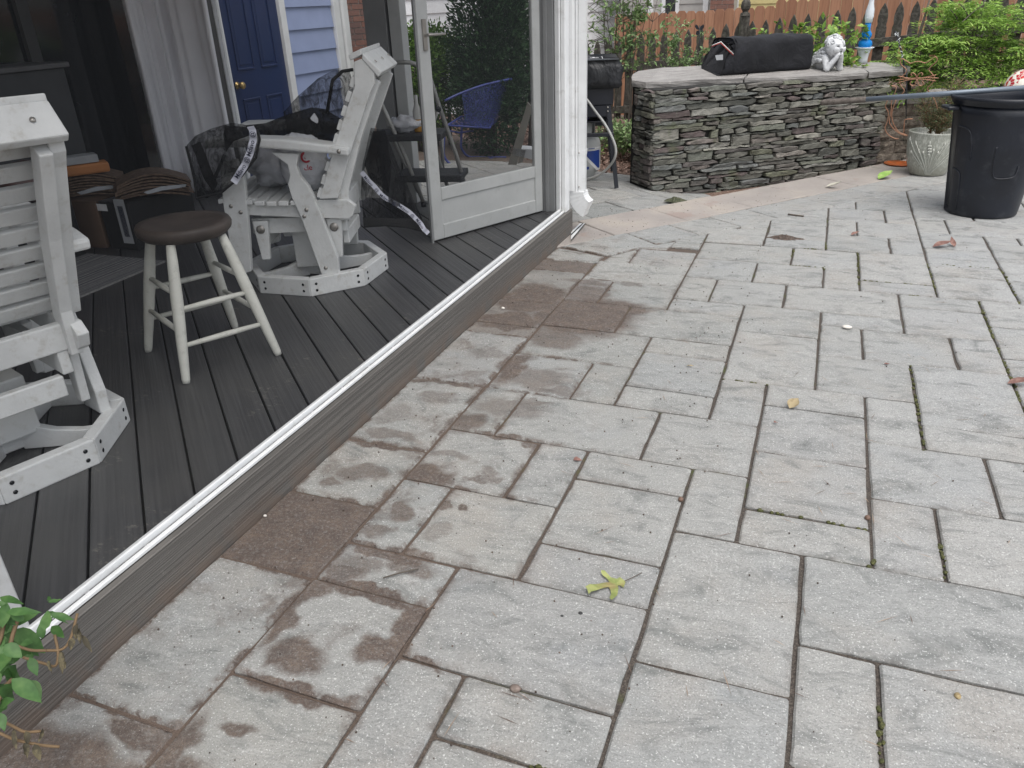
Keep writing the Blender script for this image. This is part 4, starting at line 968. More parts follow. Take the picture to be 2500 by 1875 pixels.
while s_ < 2.6:
    L = random.uniform(.38, .46); P = rw0 + rdir * s_ + rn * .07 + UP * (zt_ - .09); m = MB()
    m.prism([P - rn * .02, P + rdir * (L - .012) - rn * .02, P + rdir * (L - .012) + rn * .3, P + rn * .3], UP * (.088 + random.uniform(-.003, .003))); m.build('cap_stone', BLOCK_TOP, rwall, bevel=.01, seg=2); s_ += L
bp = [rw0 + rdir * -.35 + rn * .3, rw0 + rdir * 3.4 + rn * .3, rw0 + rdir * 5 + rn * 3, rw0 + rdir * .6 + rn * 3.2]
struct(raw('planting_bed', [(*p[:2], zt_ - .06) for p in bp] + [(*p[:2], -.6) for p in bp], [(0, 1, 2, 3), (0, 4, 5, 1), (1, 5, 6, 2), (2, 6, 7, 3), (3, 7, 4, 0)], MULCH))
m = MB(); pr_ = AT(2296, 222, 7.6); m.sphere(pr_ - UP * .02, .115, 14, 8, sc3=(1, .7, .32), jit=.05); tag(m.build('rock', BLOCK_TOP), 'pale flat rock on the raised bed behind the broom pole', 'rock')

# ================================================================== fences
def gothic(wd, h): 
    q = [(-.5, 0), (.5, 0), (.5, h - .235), (.42, h - .215), (.40, h - .20), (.47, h - .17), (.46, h - .12), (.33, h - .06), (.0, h)]
    q = q + [(-x, z) for x, z in q[-2:1:-1]]; return [(x * wd, z) for x, z in q]
def fence_line(pxa, ya, da, pxb, yb, db): return AT(pxa, ya, da), AT(pxb, yb, db)
FA, FB = AT(1433, 101, 10.9), AT(2172, 9, 9.7)
fd = FB - FA; fL = math.hypot(fd[0], fd[1]); fh = np.array([fd[0], fd[1], 0]) / fL; slope = fd[2] / fL; fnn = np.cross(fh, UP)
pf = thing('picket_fence', 'old mossy grey picket fence with pointed gothic pickets', 'fence', FA - UP * 1.0)
npk = int((fL + 2.6) / .152); pmesh = None
for i in range(-3, npk):
    s_ = i * .152; top = FA[2] + slope * s_; P = FA + fh * s_; hh = 1.12; m = MB(); jw = random.uniform(.9, 1.05) * .098
    base = np.array([P[0], P[1], top - hh + random.uniform(-.02, .015)])
    m.prism([base + fh * x + UP * z + fnn * .011 for x, z in gothic(jw, hh)], -fnn * .022); m.build('picket', OLDWOOD, pf)
for zo in (.36, .86):
    a_, b_ = FA + fh * (-3 * .152) + UP * (-zo - slope * 3 * .152), FA + fh * (npk * .152) + UP * (slope * npk * .152 - zo)
    m = MB(); m.beam(a_ - fnn * -.034, b_ - fnn * -.034, .042, .088); m.build('rail', OLDWOOD, pf, bevel=.004)
ppx = AT(1817, 60, 9.0)
def seg_hit(px):
    dd = ray(px, 50)[:2]; A_ = np.array([[dd[0], -fh[0]], [dd[1], -fh[1]]]); return np.linalg.solve(A_, FA[:2])[1]
sp0 = seg_hit(1817)
for s_ in (sp0 - 2.45, sp0, sp0 + 2.45):
    P = FA + fh * s_ + UP * (slope * s_) + fnn * -.01; m = MB(); b_ = P - UP * 1.1; hw = .047
    m.box(b_ + UP * .58, (fh, fnn, UP), (hw, hw, .58)); m.build('post', OLDWOOD, pf, bevel=.006)
    m = MB(); q = P + UP * .061; m.lathe([(.062, 0), (.052, .03), (.034, .036), (.034, .05), (.05, .07), (.058, .10), (.05, .14), (.03, .175), (.0, .20)], q, 8, ax=(fh, fnn, UP), smooth=False); m.build('finial', OLDWOOD, pf)
BA, BB = AT(1503, 37, 13.8), AT(1865, 4, 13.0)
fd2 = BB - BA; L2 = math.hypot(fd2[0], fd2[1]); bh = np.array([fd2[0], fd2[1], 0]) / L2; sl2 = fd2[2] / L2; bn2 = np.cross(bh, UP)
bf = thing('board_fence', 'tall brown stained board fence standing behind the grey pickets', 'fence', BA - UP * 1.8)
for i in range(0, 62):
    s_ = i * .148 + .07; sec_ = (i // 17) * 17 * .143; P = BA + bh * s_ + UP * (sl2 * sec_ * 1.0 + sl2 * .5 * (s_ - sec_)) ; hw = .071; h = 1.95; z0 = P[2] - h; jz = random.uniform(-.012, .012)
    pr = [(-hw, 0), (hw, 0), (hw, h - .035), (hw - .03, h), (-hw + .03, h), (-hw, h - .035)]; m = MB()
    yy = bn2 * random.uniform(-.003, .003); m.prism([np.array([P[0], P[1], z0 + jz]) + bh * x + UP * z + yy for x, z in pr], bn2 * .018); m.build('board', CEDAR, bf)
for z_ in (.3, 1.1, 1.7):
    m = MB(); m.beam(BA - UP * z_ - bn2 * .03, BA + bh * 8.9 + UP * (sl2 * 6 - z_) - bn2 * .03, .04, .09); m.build('rail', CEDAR, bf)

# ================================================================== neighbouring houses
def wall_house(name, label, A, B, z0, z1, lap, mat, openings=(), trims=(), roofm=ROOFING, depth=4.0):
    t = thing(name, label, 'house', (A[0], A[1], z0)); A = np.array([A[0], A[1], 0]); B = np.array([B[0], B[1], 0]); d = B - A; L = np.linalg.norm(d); d /= L; nn = np.cross(UP, d)
    if nn @ A > 0: pass
    else: nn = -nn
    out = -nn
    m = MB(); m.prism([A + nn * .03 + UP * z0, B + nn * .03 + UP * z0, B + nn * depth + UP * z0, A + nn * depth + UP * z0], UP * (z1 - z0)); m.build('wall', mat, t)
    z = z0
    while z < z1 - .02:
        spans = [(0, L)]
        for (o0, o1, oz0, oz1) in openings:
            if oz0 < z + lap * .5 < oz1: spans = [q for a, b in spans for q in ((a, min(b, o0)), (max(a, o1), b)) if q[1] - q[0] > .02]
        for a, b in spans:
            m = MB(); m.prism([A + d * a + UP * z + nn * .028, A + d * a + UP * z + out * .012, A + d * a + UP * (z + lap + .01) + nn * .008, A + d * a + UP * (z + lap + .01) + nn * .028], d * (b - a)); m.build('siding_board', mat, t)
        z += lap
    for (o0, o1, oz0, oz1) in openings:
        m = MB(); m.prism([A + d * (o0 + .07) + UP * oz0 + out * .005, A + d * (o1 - .07) + UP * oz0 + out * .005, A + d * (o1 - .07) + UP * oz1 + out * .005, A + d * (o0 + .07) + UP * oz1 + out * .005], nn * .02); wn = m.build('window', GLASS_DARK, t)
        for (u0, u1) in ((o0, o0 + .075), (o1 - .075, o1)): m = MB(); m.prism([A + d * u0 + UP * oz0 + out * .03, A + d * u1 + UP * oz0 + out * .03, A + d * u1 + UP * oz1 + out * .03, A + d * u0 + UP * oz1 + out * .03], nn * .05); m.build('window_frame', TRIM, wn)
    for (u0, u1) in trims: m = MB(); m.prism([A + d * u0 + UP * z0 + out * .035, A + d * u1 + UP * z0 + out * .035, A + d * u1 + UP * z1 + out * .035, A + d * u0 + UP * z1 + out * .035], nn * .06); m.build('corner_board', TRIM, t)
    m = MB(); m.prism([A + out * .35 + UP * (z1 + .001), A + nn * depth / 2 + UP * (z1 + 1.6), A + nn * (depth + .35) + UP * (z1 + .001)], d * L); m.build('roof', roofm, t)
    return t, A, d, L
def bricks(t, A, B, z0, z1, depth=.3, lb=.2, hb=.0667):
    A = np.array([*A[:2], 0]); B = np.array([*B[:2], 0]); d = B - A; L = np.linalg.norm(d); d /= L; nn = np.cross(UP, d); nn = nn if nn @ A > 0 else -nn
    m = MB(); m.prism([A + nn * .012 + UP * z0, B + nn * .012 + UP * z0, B + nn * depth + UP * z0, A + nn * depth + UP * z0], UP * (z1 - z0)); m.build('masonry', MORTAR, t)
    z = z0; r = 0; me = None
    while z < z1:
        s_ = -lb / 2 if r % 2 else 0
        while s_ < L - .01:
            a, b = max(s_, 0), min(s_ + lb, L); m = MB(); m.prism([A + d * (a + .005) + UP * (z + .005), A + d * (b - .005) + UP * (z + .005), A + d * (b - .005) + UP * (z + hb - .005), A + d * (a + .005) + UP * (z + hb - .005)], nn * .05); m.build('brick', BRICK, t); s_ += lb
        z += hb; r += 1
def at2(px, dist): return AT(px, 60, dist)[:2]
WA, WB = at2(925, 11.0), at2(1513, 20.0)
wh = wall_house('white_house', 'white clapboard neighbouring house seen through the screen door and behind the twiggy shrub', WA, WB, -.7, 3.4, .178, WHITE_SIDING, trims=((-.02, .22), (np.linalg.norm(WB - WA) - .16, np.linalg.norm(WB - WA))))
bk_ = thing('brick_chimney', 'red brick chimney between the blue siding and the white house', 'chimney', (*at2(845, 10.6), -.6))
bricks(bk_, at2(843, 10.6), at2(909, 10.7), .35, 2.0); m = MB()
a_, b_ = at2(843, 10.7), at2(909, 10.8); dd2 = (b_ - a_) / np.linalg.norm(b_ - a_); n2 = np.array([-dd2[1], dd2[0]]); m.prism([(*a_, -.6), (*b_, -.6), (*(b_ + n2 * .4), -.6), (*(a_ + n2 * .4), -.6)], UP * .94); m.build('plinth', MORTAR, bk_)
GA, GB = at2(1515, 18.0), at2(1742, 17.2); gl = np.linalg.norm(GB - GA); gx = lambda px: gl * (px - 1515) / 227
wall_house('grey_house', 'grey sided neighbouring house above the brown fence', GA, GB, -.5, 3.6, .21, GREY_SIDING, openings=((gx(1618), gx(1660), .9, 2.6),), trims=((gx(1586), gx(1597)), (gx(1716), gx(1728))))
b3 = thing('brick_house', 'red brick wall of a neighbouring house above the brown fence', 'house', (*at2(1732, 16.8), -.5)); bricks(b3, at2(1730, 16.8), at2(1789, 16.8), 1.0, 2.2, lb=.22, hb=.075)
a_, b_ = at2(1730, 16.85), at2(1789, 16.85); m = MB(); m.prism([(*a_, -.6), (*b_, -.6), (*(b_ * 1.02), -.6), (*(a_ * 1.02), -.6)], UP * 1.59); m.build('plinth', BRICK, b3)
YA, YB = at2(1780, 18.5), at2(1990, 18.0); wall_house('yellow_house', 'pale yellow neighbouring house above the brown fence, right of the bricks', YA, YB, -.5, 3.0, .18, YELLOW_SIDING, trims=((.06, .17),))
# ================================================================== things on the counter
FG = SL(1795, 185); FV = -N39
fp = lambda px, py, back=0.0: PL(px, py, FG + N39 * back, N39)
u0 = (fp(1792, 170) - FG) @ W39; u1 = (fp(1986, 150) - FG) @ W39; ztop = ((fp(1800, 90) - FG)[2] + (fp(1980, 86) - FG)[2]) / 2
cover = thing('grill_cover', 'black canvas cover with red and white piping over a table grill on the stone counter', 'grill cover', FG)
NSEC = 30; st = []; us = list(np.linspace(u0, u1, 22)); LENC = u1 - u0
def section(dep, h, u, flare=0, squash=1.0):
    q = []
    for k in range(NSEC):
        t = k / NSEC * 4; r_ = .09
        # rounded rectangle, open bottom replaced by the slab
        a = 2 * math.pi * k / NSEC; x = abs(math.cos(a)) ** .35 * math.copysign(1, math.cos(a)); z = abs(math.sin(a)) ** .35 * math.copysign(1, math.sin(a))
        q.append((dep / 2 + x * dep / 2, h / 2 + z * h / 2))
    return q
DEPC = .36; vs = []; rows_ = 0
import mathutils
def wrinkle(p, a): return a * mathutils.noise.noise(Vector(p) * 6) + a * .6 * mathutils.noise.noise(Vector(p) * 14 + Vector((3, 1, 7)))
for i, u in enumerate(us):
    e = min(1, (len(us) - 1 - i) / 2.0); k = .86 + .14 * e ** .5
    for d_, z_ in section(DEPC, ztop, u):
        p = FG + W39 * u + N39 * (DEPC / 2 + (d_ - DEPC / 2) * k) + UP * (z_ * (.97 + .03 * e) + .0)
        up_ = max(0, min(1, z_ / ztop)); w_ = wrinkle(p, .030) * (.4 + .6 * math.sin(math.pi * min(1, max(0, up_)))) 
        p = p - N39 * (w_ if d_ < DEPC / 2 else -w_) + UP * (wrinkle(p + UP, .014) if z_ > ztop * .9 else 0) ; p[2] = max(p[2], (FG + NS * 0)[2] + .004); vs.append(p)
    rows_ += 1
n = NSEC; V = vs; F = [(i * n + k, i * n + (k + 1) % n, (i + 1) * n + (k + 1) % n, (i + 1) * n + k) for i in range(rows_ - 1) for k in range(n)]
F.append(list(range((rows_ - 1) * n, rows_ * n)))
raw('canvas', V, F, COVER, cover, smooth=True)
# gathered left end
vs = []; rows2 = 5
for i in range(rows2 + 1):
    t = i / rows2
    for k, (d_, z_) in enumerate(section(DEPC, ztop, u0)):
        zz = z_ * (1 - .16 * t * (1 if z_ > ztop * .5 else 0)); low = max(0, 1 - z_ / ztop)
        ext = t * (.02 + .13 * low ** 1.3) ; pl_ = .022 * math.sin(k * 2.1 + i) * t
        kk = 1 - .22 * t * (1 - low)
        p = FG + W39 * (u0 + .015 - ext + pl_) + N39 * (DEPC / 2 + (d_ - DEPC / 2) * kk) + UP * max(.004, zz); vs.append(p)
F = [(i * n + k, i * n + (k + 1) % n, (i + 1) * n + (k + 1) % n, (i + 1) * n + k) for i in range(rows2) for k in range(n)] + [list(range(rows2 * n, rows2 * n + n))[::-1]]
raw('gathered_end', vs, F, COVER, cover, smooth=True)
PIPE_W = simple('white_piping', (.72, .70, .68), .6); PIPE_R = simple('red_piping', (.45, .05, .04), .6)
pip = [(1738, 111), (1760, 102), (1775, 117), (1791, 132)]
P = [fp(x, y, -.004 + .03 * (x < 1750)) - W39 * .0 for x, y in pip]; m = MB(); m.tube(P, .0035, 6); m.build('piping', PIPE_W, cover)
m = MB(); m.tube([p - UP * .008 - W39 * .002 for p in P], .003, 6); m.build('piping', PIPE_R, cover)
lb = [(1746, 135), (1765, 133), (1765, 146), (1749, 147)]; raw('label', [fp(x, y, -.012) for x, y in lb], [(0, 1, 2, 3)], LABEL_GREY, cover)
m = MB(); m.sphere(SL(1751, 178) + UP * .016, .026, 12, 7, sc3=(1.2, .9, .75), jit=.06); tag(m.build('pebble', twotone('brown_pebble', (.10, .085, .065), (.30, .27, .23), 9, .45, .55, .7)), 'small brown pebble on the slab at the foot of the grill cover', 'pebble')

# cherub: one continuous body
CP = SL(2024, 172); mball = bpy.data.metaballs.new('cherub'); mball.resolution = .012; mball.threshold = .12
cx_ = dirv(-48); cy_ = np.cross(UP, cx_)                       # faces right and out over the patio
def mb(x, y, z, r, s3=None):
    el = mball.elements.new(type='ELLIPSOID' if s3 else 'BALL'); p = CP + cx_ * x + cy_ * y + UP * z; el.co = tuple(p); el.radius = r * 1.45
    if s3: el.size_x, el.size_y, el.size_z = s3; el.rotation = Matrix(((cx_[0], cy_[0], 0), (cx_[1], cy_[1], 0), (0, 0, 1))).to_quaternion()
for q in ((-.13, .02, .045, .055), (-.09, .015, .055, .062), (-.04, .01, .065, .06), (-.18, .03, .035, .045), (.0, .0, .10, .05), (-.005, -.05, .095, .032), (-.005, .05, .095, .032)): mb(*q)
hx, hy, hz = .035, .0, .185
mb(hx, hy, hz, .068); mb(hx + .012, hy - .004, hz - .028, .05); mb(hx + .035, hy - .028, hz - .026, .026); mb(hx + .042, hy + .02, hz - .026, .026); mb(hx + .062, hy - .006, hz - .012, .0135); mb(hx + .056, hy - .006, hz - .035, .014); mb(hx + .047, hy - .006, hz - .055, .018)
for s_ in (-1, 1):
    mb(hx - .004, hy + s_ * .062, hz - .012, .016)
    for t in np.linspace(0, 1, 6): mb(-.0 + .045 * t, s_ * (.055 + .012 * t), .095 - .075 * t, .026 - .003 * t)
    for t in np.linspace(0, 1, 6): mb(.045 + .048 * t, s_ * (.067 - .042 * t), .022 + .085 * t, .021 - .004 * t)
    mb(.096, s_ * .022, .118, .016); mb(.108, s_ * .016, .132, .011)
for t in range(30):
    a = random.uniform(0, 6.28); e = random.uniform(.15, 1.4); mb(hx - .012 + .058 * math.cos(a) * math.cos(e) - .010, hy + .062 * math.sin(a) * math.cos(e), hz + .022 + .055 * math.sin(e), .0165)
mo = bpy.data.objects.new('cherub_tmp', mball); C.objects.link(mo); dg = bpy.context.evaluated_depsgraph_get(); dg.update()
me = bpy.data.meshes.new_from_object(mo.evaluated_get(dg)); bpy.data.objects.remove(mo)
CHER = None
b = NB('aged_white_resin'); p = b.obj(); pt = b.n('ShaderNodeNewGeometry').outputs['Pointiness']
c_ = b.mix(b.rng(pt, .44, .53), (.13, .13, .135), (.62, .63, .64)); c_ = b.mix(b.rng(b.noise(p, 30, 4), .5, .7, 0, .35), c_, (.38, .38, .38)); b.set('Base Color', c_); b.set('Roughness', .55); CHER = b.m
cherub = thing('cherub_statue', 'white cherub statue resting its chin on its hands beside the grill cover', 'statue', CP)
me.materials.clear(); me.materials.append(CHER); me.polygons.foreach_set('use_smooth', [True] * len(me.polygons)); link('body', me, cherub)
for s_ in (-1, 1):
    wg = None
    for r in range(4):
        for k in range(6):
            t = k / 5; x = -.03 - .11 * t; z = .165 - .028 * r - .03 * t + .01 * math.sin(k); y = s_ * (.045 + .018 * r + .008 * t) + .008
            m = MB(); m.sphere(CP + cx_ * x + cy_ * y + UP * z, .022, 8, 6, sc3=(1.35, .5, .75), ax=(nrmz(cx_ + UP * .4), cy_, nrmz(UP - cx_ * .4)))
            wg = m.build('wing_feather', simple('resin_feather', (.50, .51, .52), .55, var=.3, scale=40) if 'resin_feather' not in MATS else MATS['resin_feather'], cherub)

from mathutils.bvhtree import BVHTree
bv = BVHTree.FromPolygons([v.co.copy() for v in me.vertices], [list(p_.vertices) for p_ in me.polygons]); HC = CP + cx_ * hx + cy_ * hy + UP * hz
def headpt(a, b_, c_):
    d = nrmz(cx_ * a + cy_ * b_ + UP * c_); h_ = bv.ray_cast(Vector(HC + d * .25), Vector(-d), .25); return (np.array(h_[0]) if h_[0] is not None else HC + d * .08), d
CREV = simple('resin_crevice', (.10, .10, .105), .6)
def feat(nm, a, b_, c_, r, s3, mat, lift=0):
    q, d = headpt(a, b_, c_); t1 = nrmz(np.cross(UP, d)); m = MB(); m.sphere(q + d * lift, r, 10, 7, sc3=s3, ax=(d, t1, np.cross(d, t1))); m.build(nm, mat, cherub)
for s_ in (-1, 1):
    feat('eye', .9, s_ * .40, .10, .0125, (.35, 1.0, .55), CREV); feat('cheek', .85, s_ * .52, -.28, .026, (.5, 1, 1), CHER, -.004); feat('brow', .86, s_ * .40, .30, .014, (.4, 1.3, .4), CHER, .001)
feat('nose', .98, 0, -.10, .014, (1.0, .8, .9), CHER, .004); feat('mouth', .92, 0, -.42, .012, (.35, 1.2, .5), CREV)
for (x, y, z, r, nm) in () and ((hx + .058, hy - .030, hz + .004, .0085, 'eye'), (hx + .060, hy + .020, hz + .004, .0085, 'eye'), (hx + .0655, hy - .006, hz - .040, .008, 'mouth')):
    m = MB(); m.sphere(CP + cx_ * x + cy_ * y + UP * z, r, 8, 6, sc3=(.5, 1.1, .55), ax=(cx_, cy_, UP)); m.build(nm, MATS.get('resin_crevice') or simple('resin_crevice', (.13, .13, .135), .6), cherub)
for t in range(46):
    a = random.uniform(0, 6.28); e = random.uniform(-.2, 1.45)
    if math.cos(a) > .25 and e < .55: continue
    q, nrm_ = headpt(math.cos(a) * math.cos(e), math.sin(a) * math.cos(e), math.sin(e)); t1 = nrmz(np.cross(nrm_, UP + .1)); t2 = np.cross(nrm_, t1)
    m = MB(); m.tube([q + .0135 * (t1 * math.cos(b_) + t2 * math.sin(b_)) for b_ in np.linspace(0, 6.283, 9)[:-1]], .0058, 5, closed=True, cap=False); m.build('hair_curl', MATS['resin_feather'] if t % 2 else CHER, cherub)

# glass totem
TB = SL(2105, 153); totem = thing('glass_totem', 'garden totem of blue and white glass vases at the back of the counter', 'garden ornament', TB)
fz = lambda py: PL(2108, py, TB, np.array([TB[0], TB[1], 0]))[2] - TB[2]
def glass(name, col, alpha): 
    b = NB(name); b.set('Base Color', (*col, 1)); b.set('Roughness', .12); b.set('Transmission Weight', alpha); b.set('IOR', 1.2); return b.m
GW, GB = glass('frosted_glass', (.80, .84, .88), .25), glass('blue_glass', (.02, .25, .68), .25)
def vz(name, mat, prof): m = MB(); m.lathe([(r, z) for r, z in prof], TB, 24); m.build(name, mat, totem)
z1, z2, z3, z4, z5, z6 = fz(121), fz(117), fz(95), fz(76), fz(56), fz(0)
vz('base_vase', GW, [(0, .001), (.042, .001), (.04, z1 * .3), (.046, z1 * .7), (.056, z1), (0, z1)])
vz('glass_plate', GW, [(0, z1 + .0005), (.06, z1 + .0005), (.082, z2 + .004), (.078, z2 + .007), (0, z2 + .003)])
dz3 = z3 - z2; vz('blue_vase', GB, [(0, z2 + .003), (.052, z2 + .004), (.060, z2 + dz3 * .35), (.055, z2 + dz3 * .7), (.03, z3), (.042, z3 + .012), (.045, z3 + .04), (.03, z4), (.024, z4 + .02), (.026, z5), (0, z5)])
vz('white_vase', GW, [(0, z5 + .001), (.03, z5 + .001), (.036, z5 + .05), (.034, z5 + .10), (.022, z5 + .15), (.020, z6), (.026, z6 + .05), (0, z6 + .05)])

# ================================================================== grill cart, gas bottle and hose
gl1, gl2 = np.array([-1.0735, 4.387, 0]) * S, np.array([-1.215, 4.85, 0]) * S
gdp = gl2 - gl1; gdl = np.linalg.norm(gdp); gdp /= gdl; gw = np.cross(UP, gdp)          # gw points left
cart = thing('grill_cart', 'black flat top grill cart under a black vinyl cover, half hidden by the downspout', 'grill', gl1)
gv_ = np.array([gl1[0], gl1[1], 0]); gv_ /= np.linalg.norm(gv_)
gz = lambda px, py: PL(px, py, gl1, gv_)[2]
zsp, zsh, zbar, zfb, zct = gz(1480, 258), gz(1470, 298), gz(1480, 330), gz(1480, 216), gz(1480, 146)
inn = .10
for a_, sgn in ((gl1, 1), (gl2, -1), (gl1 + gw * .46, 1), (gl2 + gw * .46, -1)):
    top = a_ + gdp * (inn * sgn) * .6 + (gw if a_ is gl1 or a_ is gl2 else -gw) * .075 + UP * zsp; m = MB(); m.beam(a_, top, .034, .028, up=gdp); m.build('leg', GRILL, cart)
cA = gl1 + gw * .06 + gdp * .05; 
def cbox(name, w0, w1, d0, d1, z0, z1, mat=None, bv=.006): m = MB(); o_ = gl1 + gw * w0 + gdp * d0; m.prism([o_ + UP * z0, o_ + gw * (w1 - w0) + UP * z0, o_ + gw * (w1 - w0) + gdp * (d1 - d0) + UP * z0, o_ + gdp * (d1 - d0) + UP * z0], UP * (z1 - z0)); return m.build(name, mat or GRILL, cart, bevel=bv)
D_ = gdl - .06
cbox('control_panel', .055, .41, .045, D_, zsp - .09, zsp - .001); cbox('firebox', .04, .42, .04, D_ + .01, zsp, zfb); cbox('shelf', .07, .39, .06, D_ - .02, zsh - .012, zsh); 
for d_ in (.02, D_ - .03): cbox('cross_bar', .03, .43, d_, d_ + .03, zbar - .015, zbar + .015, bv=.003)
vs = []; nn_ = 13
for lv, (gr, z_) in enumerate(((.0, zct), (.015, zct - .035), (.028, zct - .06), (.022, zfb + .05), (.02, zfb + .02), (-.012, zfb - .002))):
    out = [(-gr + .0, -gr)] + [(-gr, -gr + (D_ + .05 + 2 * gr) * t) for t in np.linspace(0, 1, nn_)[1:]] + [(.46 + gr, D_ + .05 + gr), (.46 + gr, -gr)] + [(.46 + gr - (.46 + 2 * gr) * t, -gr) for t in np.linspace(0, 1, nn_)[1:-1]]
    for k, (w_, d_) in enumerate(out):
        q = gl1 + gw * w_ + gdp * d_ + UP * (z_ + (.010 * math.sin(k * .9) if lv in (3, 4) else 0)); q = q + (gdp * .008 * math.sin(k * 1.3 + lv) + gw * .008 * math.cos(k * 1.1 + lv * 2)) * (lv > 1); vs.append(q)
nk = len(out); raw('vinyl_cover', vs, [list(range(nk))] + [(l * nk + k, l * nk + (k + 1) % nk, (l + 1) * nk + (k + 1) % nk, (l + 1) * nk + k) for l in range(5) for k in range(nk)], COVER2, cart, smooth=True)
zl = zct + .002; lp = lambda w_, d_: gl1 + gw * w_ + gdp * d_ + UP * zl
for k, (w0, w1, d0, d1) in enumerate(((.15, .22, .20, .24), (.18, .20, .235, .30), (.12, .125, .12, .36), (.125, .30, .355, .36))): raw('print_mark', [lp(w0, d0), lp(w1, d0), lp(w1, d1), lp(w0, d1)], [(0, 1, 2, 3)], LABEL, cart)
for k_, (px, py) in enumerate(((1484, 262), (1484, 272))):
    m = MB(); m.sphere(PL(px, py, gl1 + gdp * .03, gv_) , .007, 8, 5); m.build('screw', STEEL, cart)
PUR = simple('purple_lattice_glaze', (.10, .09, .30), .4, var=.5, scale=60)
pb = gl1 + gw * .27 + gdp * .2 + UP * (zsh + .001); m = MB(); m.lathe([(0, 0), (.05, 0), (.065, .10), (.062, .10), (.048, .01), (0, .01)], pb, 16)
t_ = thing('lattice_pot', 'small purple and white lattice pot on the grill cart shelf', 'pot', pb); m.build('pot_body', PUR, t_)
for k in range(8):
    for sg in (-1, 1):
        m = MB(); m.tube([pb + np.array([(.052 + .014 * f) * math.cos(k * .785 + sg * f * .8), (.052 + .014 * f) * math.sin(k * .785 + sg * f * .8), .008 + .085 * f]) for f in (0, .33, .66, 1)], .0035, 4); m.build('lattice_strip', LABEL, t_)
tb = G(1423, 430); tank = gas_tank('grey propane tank with blue swoosh label standing under the grill cart', tb, TANKGREY)
av = math.atan2(-tb[1], -tb[0])
def tdec(name, pts, mat):
    V = []; N_ = len(pts)
    for a, z in pts: V.append(tb + np.array([.1535 * math.cos(av + a), .1535 * math.sin(av + a), z]))
    raw(name, V, [list(range(N_))], mat, tank)
BLUEP = simple('blue_label_ink', (.02, .05, .22), .4)
def strip(name, f0, f1, a0, a1, mat, r_=.1535):
    V = []; A_ = np.linspace(a0, a1, 14)
    for a in A_:
        for z in (f0(a), f1(a)): V.append(tb + np.array([r_ * math.cos(av + a), r_ * math.sin(av + a), z]))
    raw(name, V, [(2 * i, 2 * i + 2, 2 * i + 3, 2 * i + 1) for i in range(13)], mat, tank)
strip('label_band', lambda a: .248, lambda a: .262, -1.3, 1.3, LABEL); strip('label_swoosh', lambda a: .238 - .17 * min(1, max(0, (a + .15) / 1.0)) ** .8, lambda a: .242, -.1, 1.25, LABEL, .1532)
strip('label_blue', lambda a: .236 - .15 * min(1, max(0, (a - .02) / .95)) ** .8, lambda a: .236, .05, 1.15, BLUEP, .154)
strip('label_text', lambda a: .085, lambda a: .108, -.1, .35, BLUEP, .1542); strip('label_text', lambda a: .252, lambda a: .258, .3, .7, BLUEP, .1542)
hp = [(1415, 232), (1432, 243), (1452, 270), (1476, 302), (1494, 335), (1503, 362), (1501, 385), (1486, 408), (1462, 427), (1430, 438), (1400, 442)]
HP = []
for i, (x, y) in enumerate(hp):
    q = PL(x, y, gl1 - gv_ * .04 + gv_ * max(0, (i - 6)) * .045, gv_); q[2] = max(q[2], .012); HP.append(q)
m = MB(); m.tube(catmull(HP, 6), .0105, 8); tag(m.build('gas_hose', simple('grey_hose', (.40, .40, .38), .4, .3)), 'grey flexible gas hose looping down from the grill cart to the ground', 'hose')

# ================================================================== trash can with pole
TC = np.array([.742, 4.245, 0]) * S; R0, R1, HT = .153 * S, .207 * S, .532 * S
can = thing('trash_can', 'large black plastic trash can on the patio with a pole across its rim', 'trash can', TC)
n = 64; vs = []; ua = math.atan2(-TC[1], -TC[0])
prof = [(0, .012), (.93, .012), (.97, .0), (1.0, .012), (1.0, .04)] + [(1.0, z) for z in np.linspace(.08, .93, 12)] + [(1.0, .93), (1.045, .935), (1.05, .96), (1.075, .965), (1.08, 1.0), (1.05, 1.0), (1.0, .985), (.99, .94), (.95, .06), (0, .05)]
for i, (q, z) in enumerate(prof):
    rr = (R0 + (R1 - R0) * z) * q if not (i == len(prof) - 1) else 0
    for k in range(n):
        a = 2 * math.pi * k / n; rel = (a - ua + math.pi) % (2 * math.pi) - math.pi; r_ = rr
        if 4 <= i <= 16:
            if abs(rel + 1.18) < .12 or abs(abs(rel) - 1.85) < .06: r_ -= .022
            if -.62 < rel < -.42 and z < .72: r_ += .004
        vs.append(TC + np.array([r_ * math.cos(a), r_ * math.sin(a), max(z, 0) * HT]))
raw('bin_body', vs, [(i * n + k, i * n + (k + 1) % n, (i + 1) * n + (k + 1) % n, (i + 1) * n + k) for i in range(len(prof) - 1) for k in range(n)], RUBBER, can, smooth=True)
def canpt(rel, z, off=.002): r_ = R0 + (R1 - R0) * z + off; a = ua + rel; return TC + np.array([r_ * math.cos(a), r_ * math.sin(a), z * HT])
for pts in ([(.05, .62), (.06, .50), (.10, .40), (.2, .36), (.45, .36), (.62, .38), (.66, .46)], [(-.95, .76), (-.75, .755), (-.58, .72), (-.50, .62), (-.48, .5)], [(-1.0, .40), (-.85, .395), (-.72, .36), (-.68, .28), (-.66, .06)]):
    m = MB(); m.tube([canpt(a, z) for a, z in catmull([np.array(q) for q in pts], 5)], .0045, 6); m.build('panel_rib', RUBBER, can)
for sg in (-1.18, 1.9):
    m = MB(); m.box(canpt(sg, .90, .035), (np.array([math.cos(ua + sg), math.sin(ua + sg), 0]), np.array([-math.sin(ua + sg), math.cos(ua + sg), 0]), UP), (.035, .07, .012)); m.build('handle', RUBBER, can, bevel=.006)
pv = np.array([TC[0], TC[1], 0]); pv /= np.linalg.norm(pv)
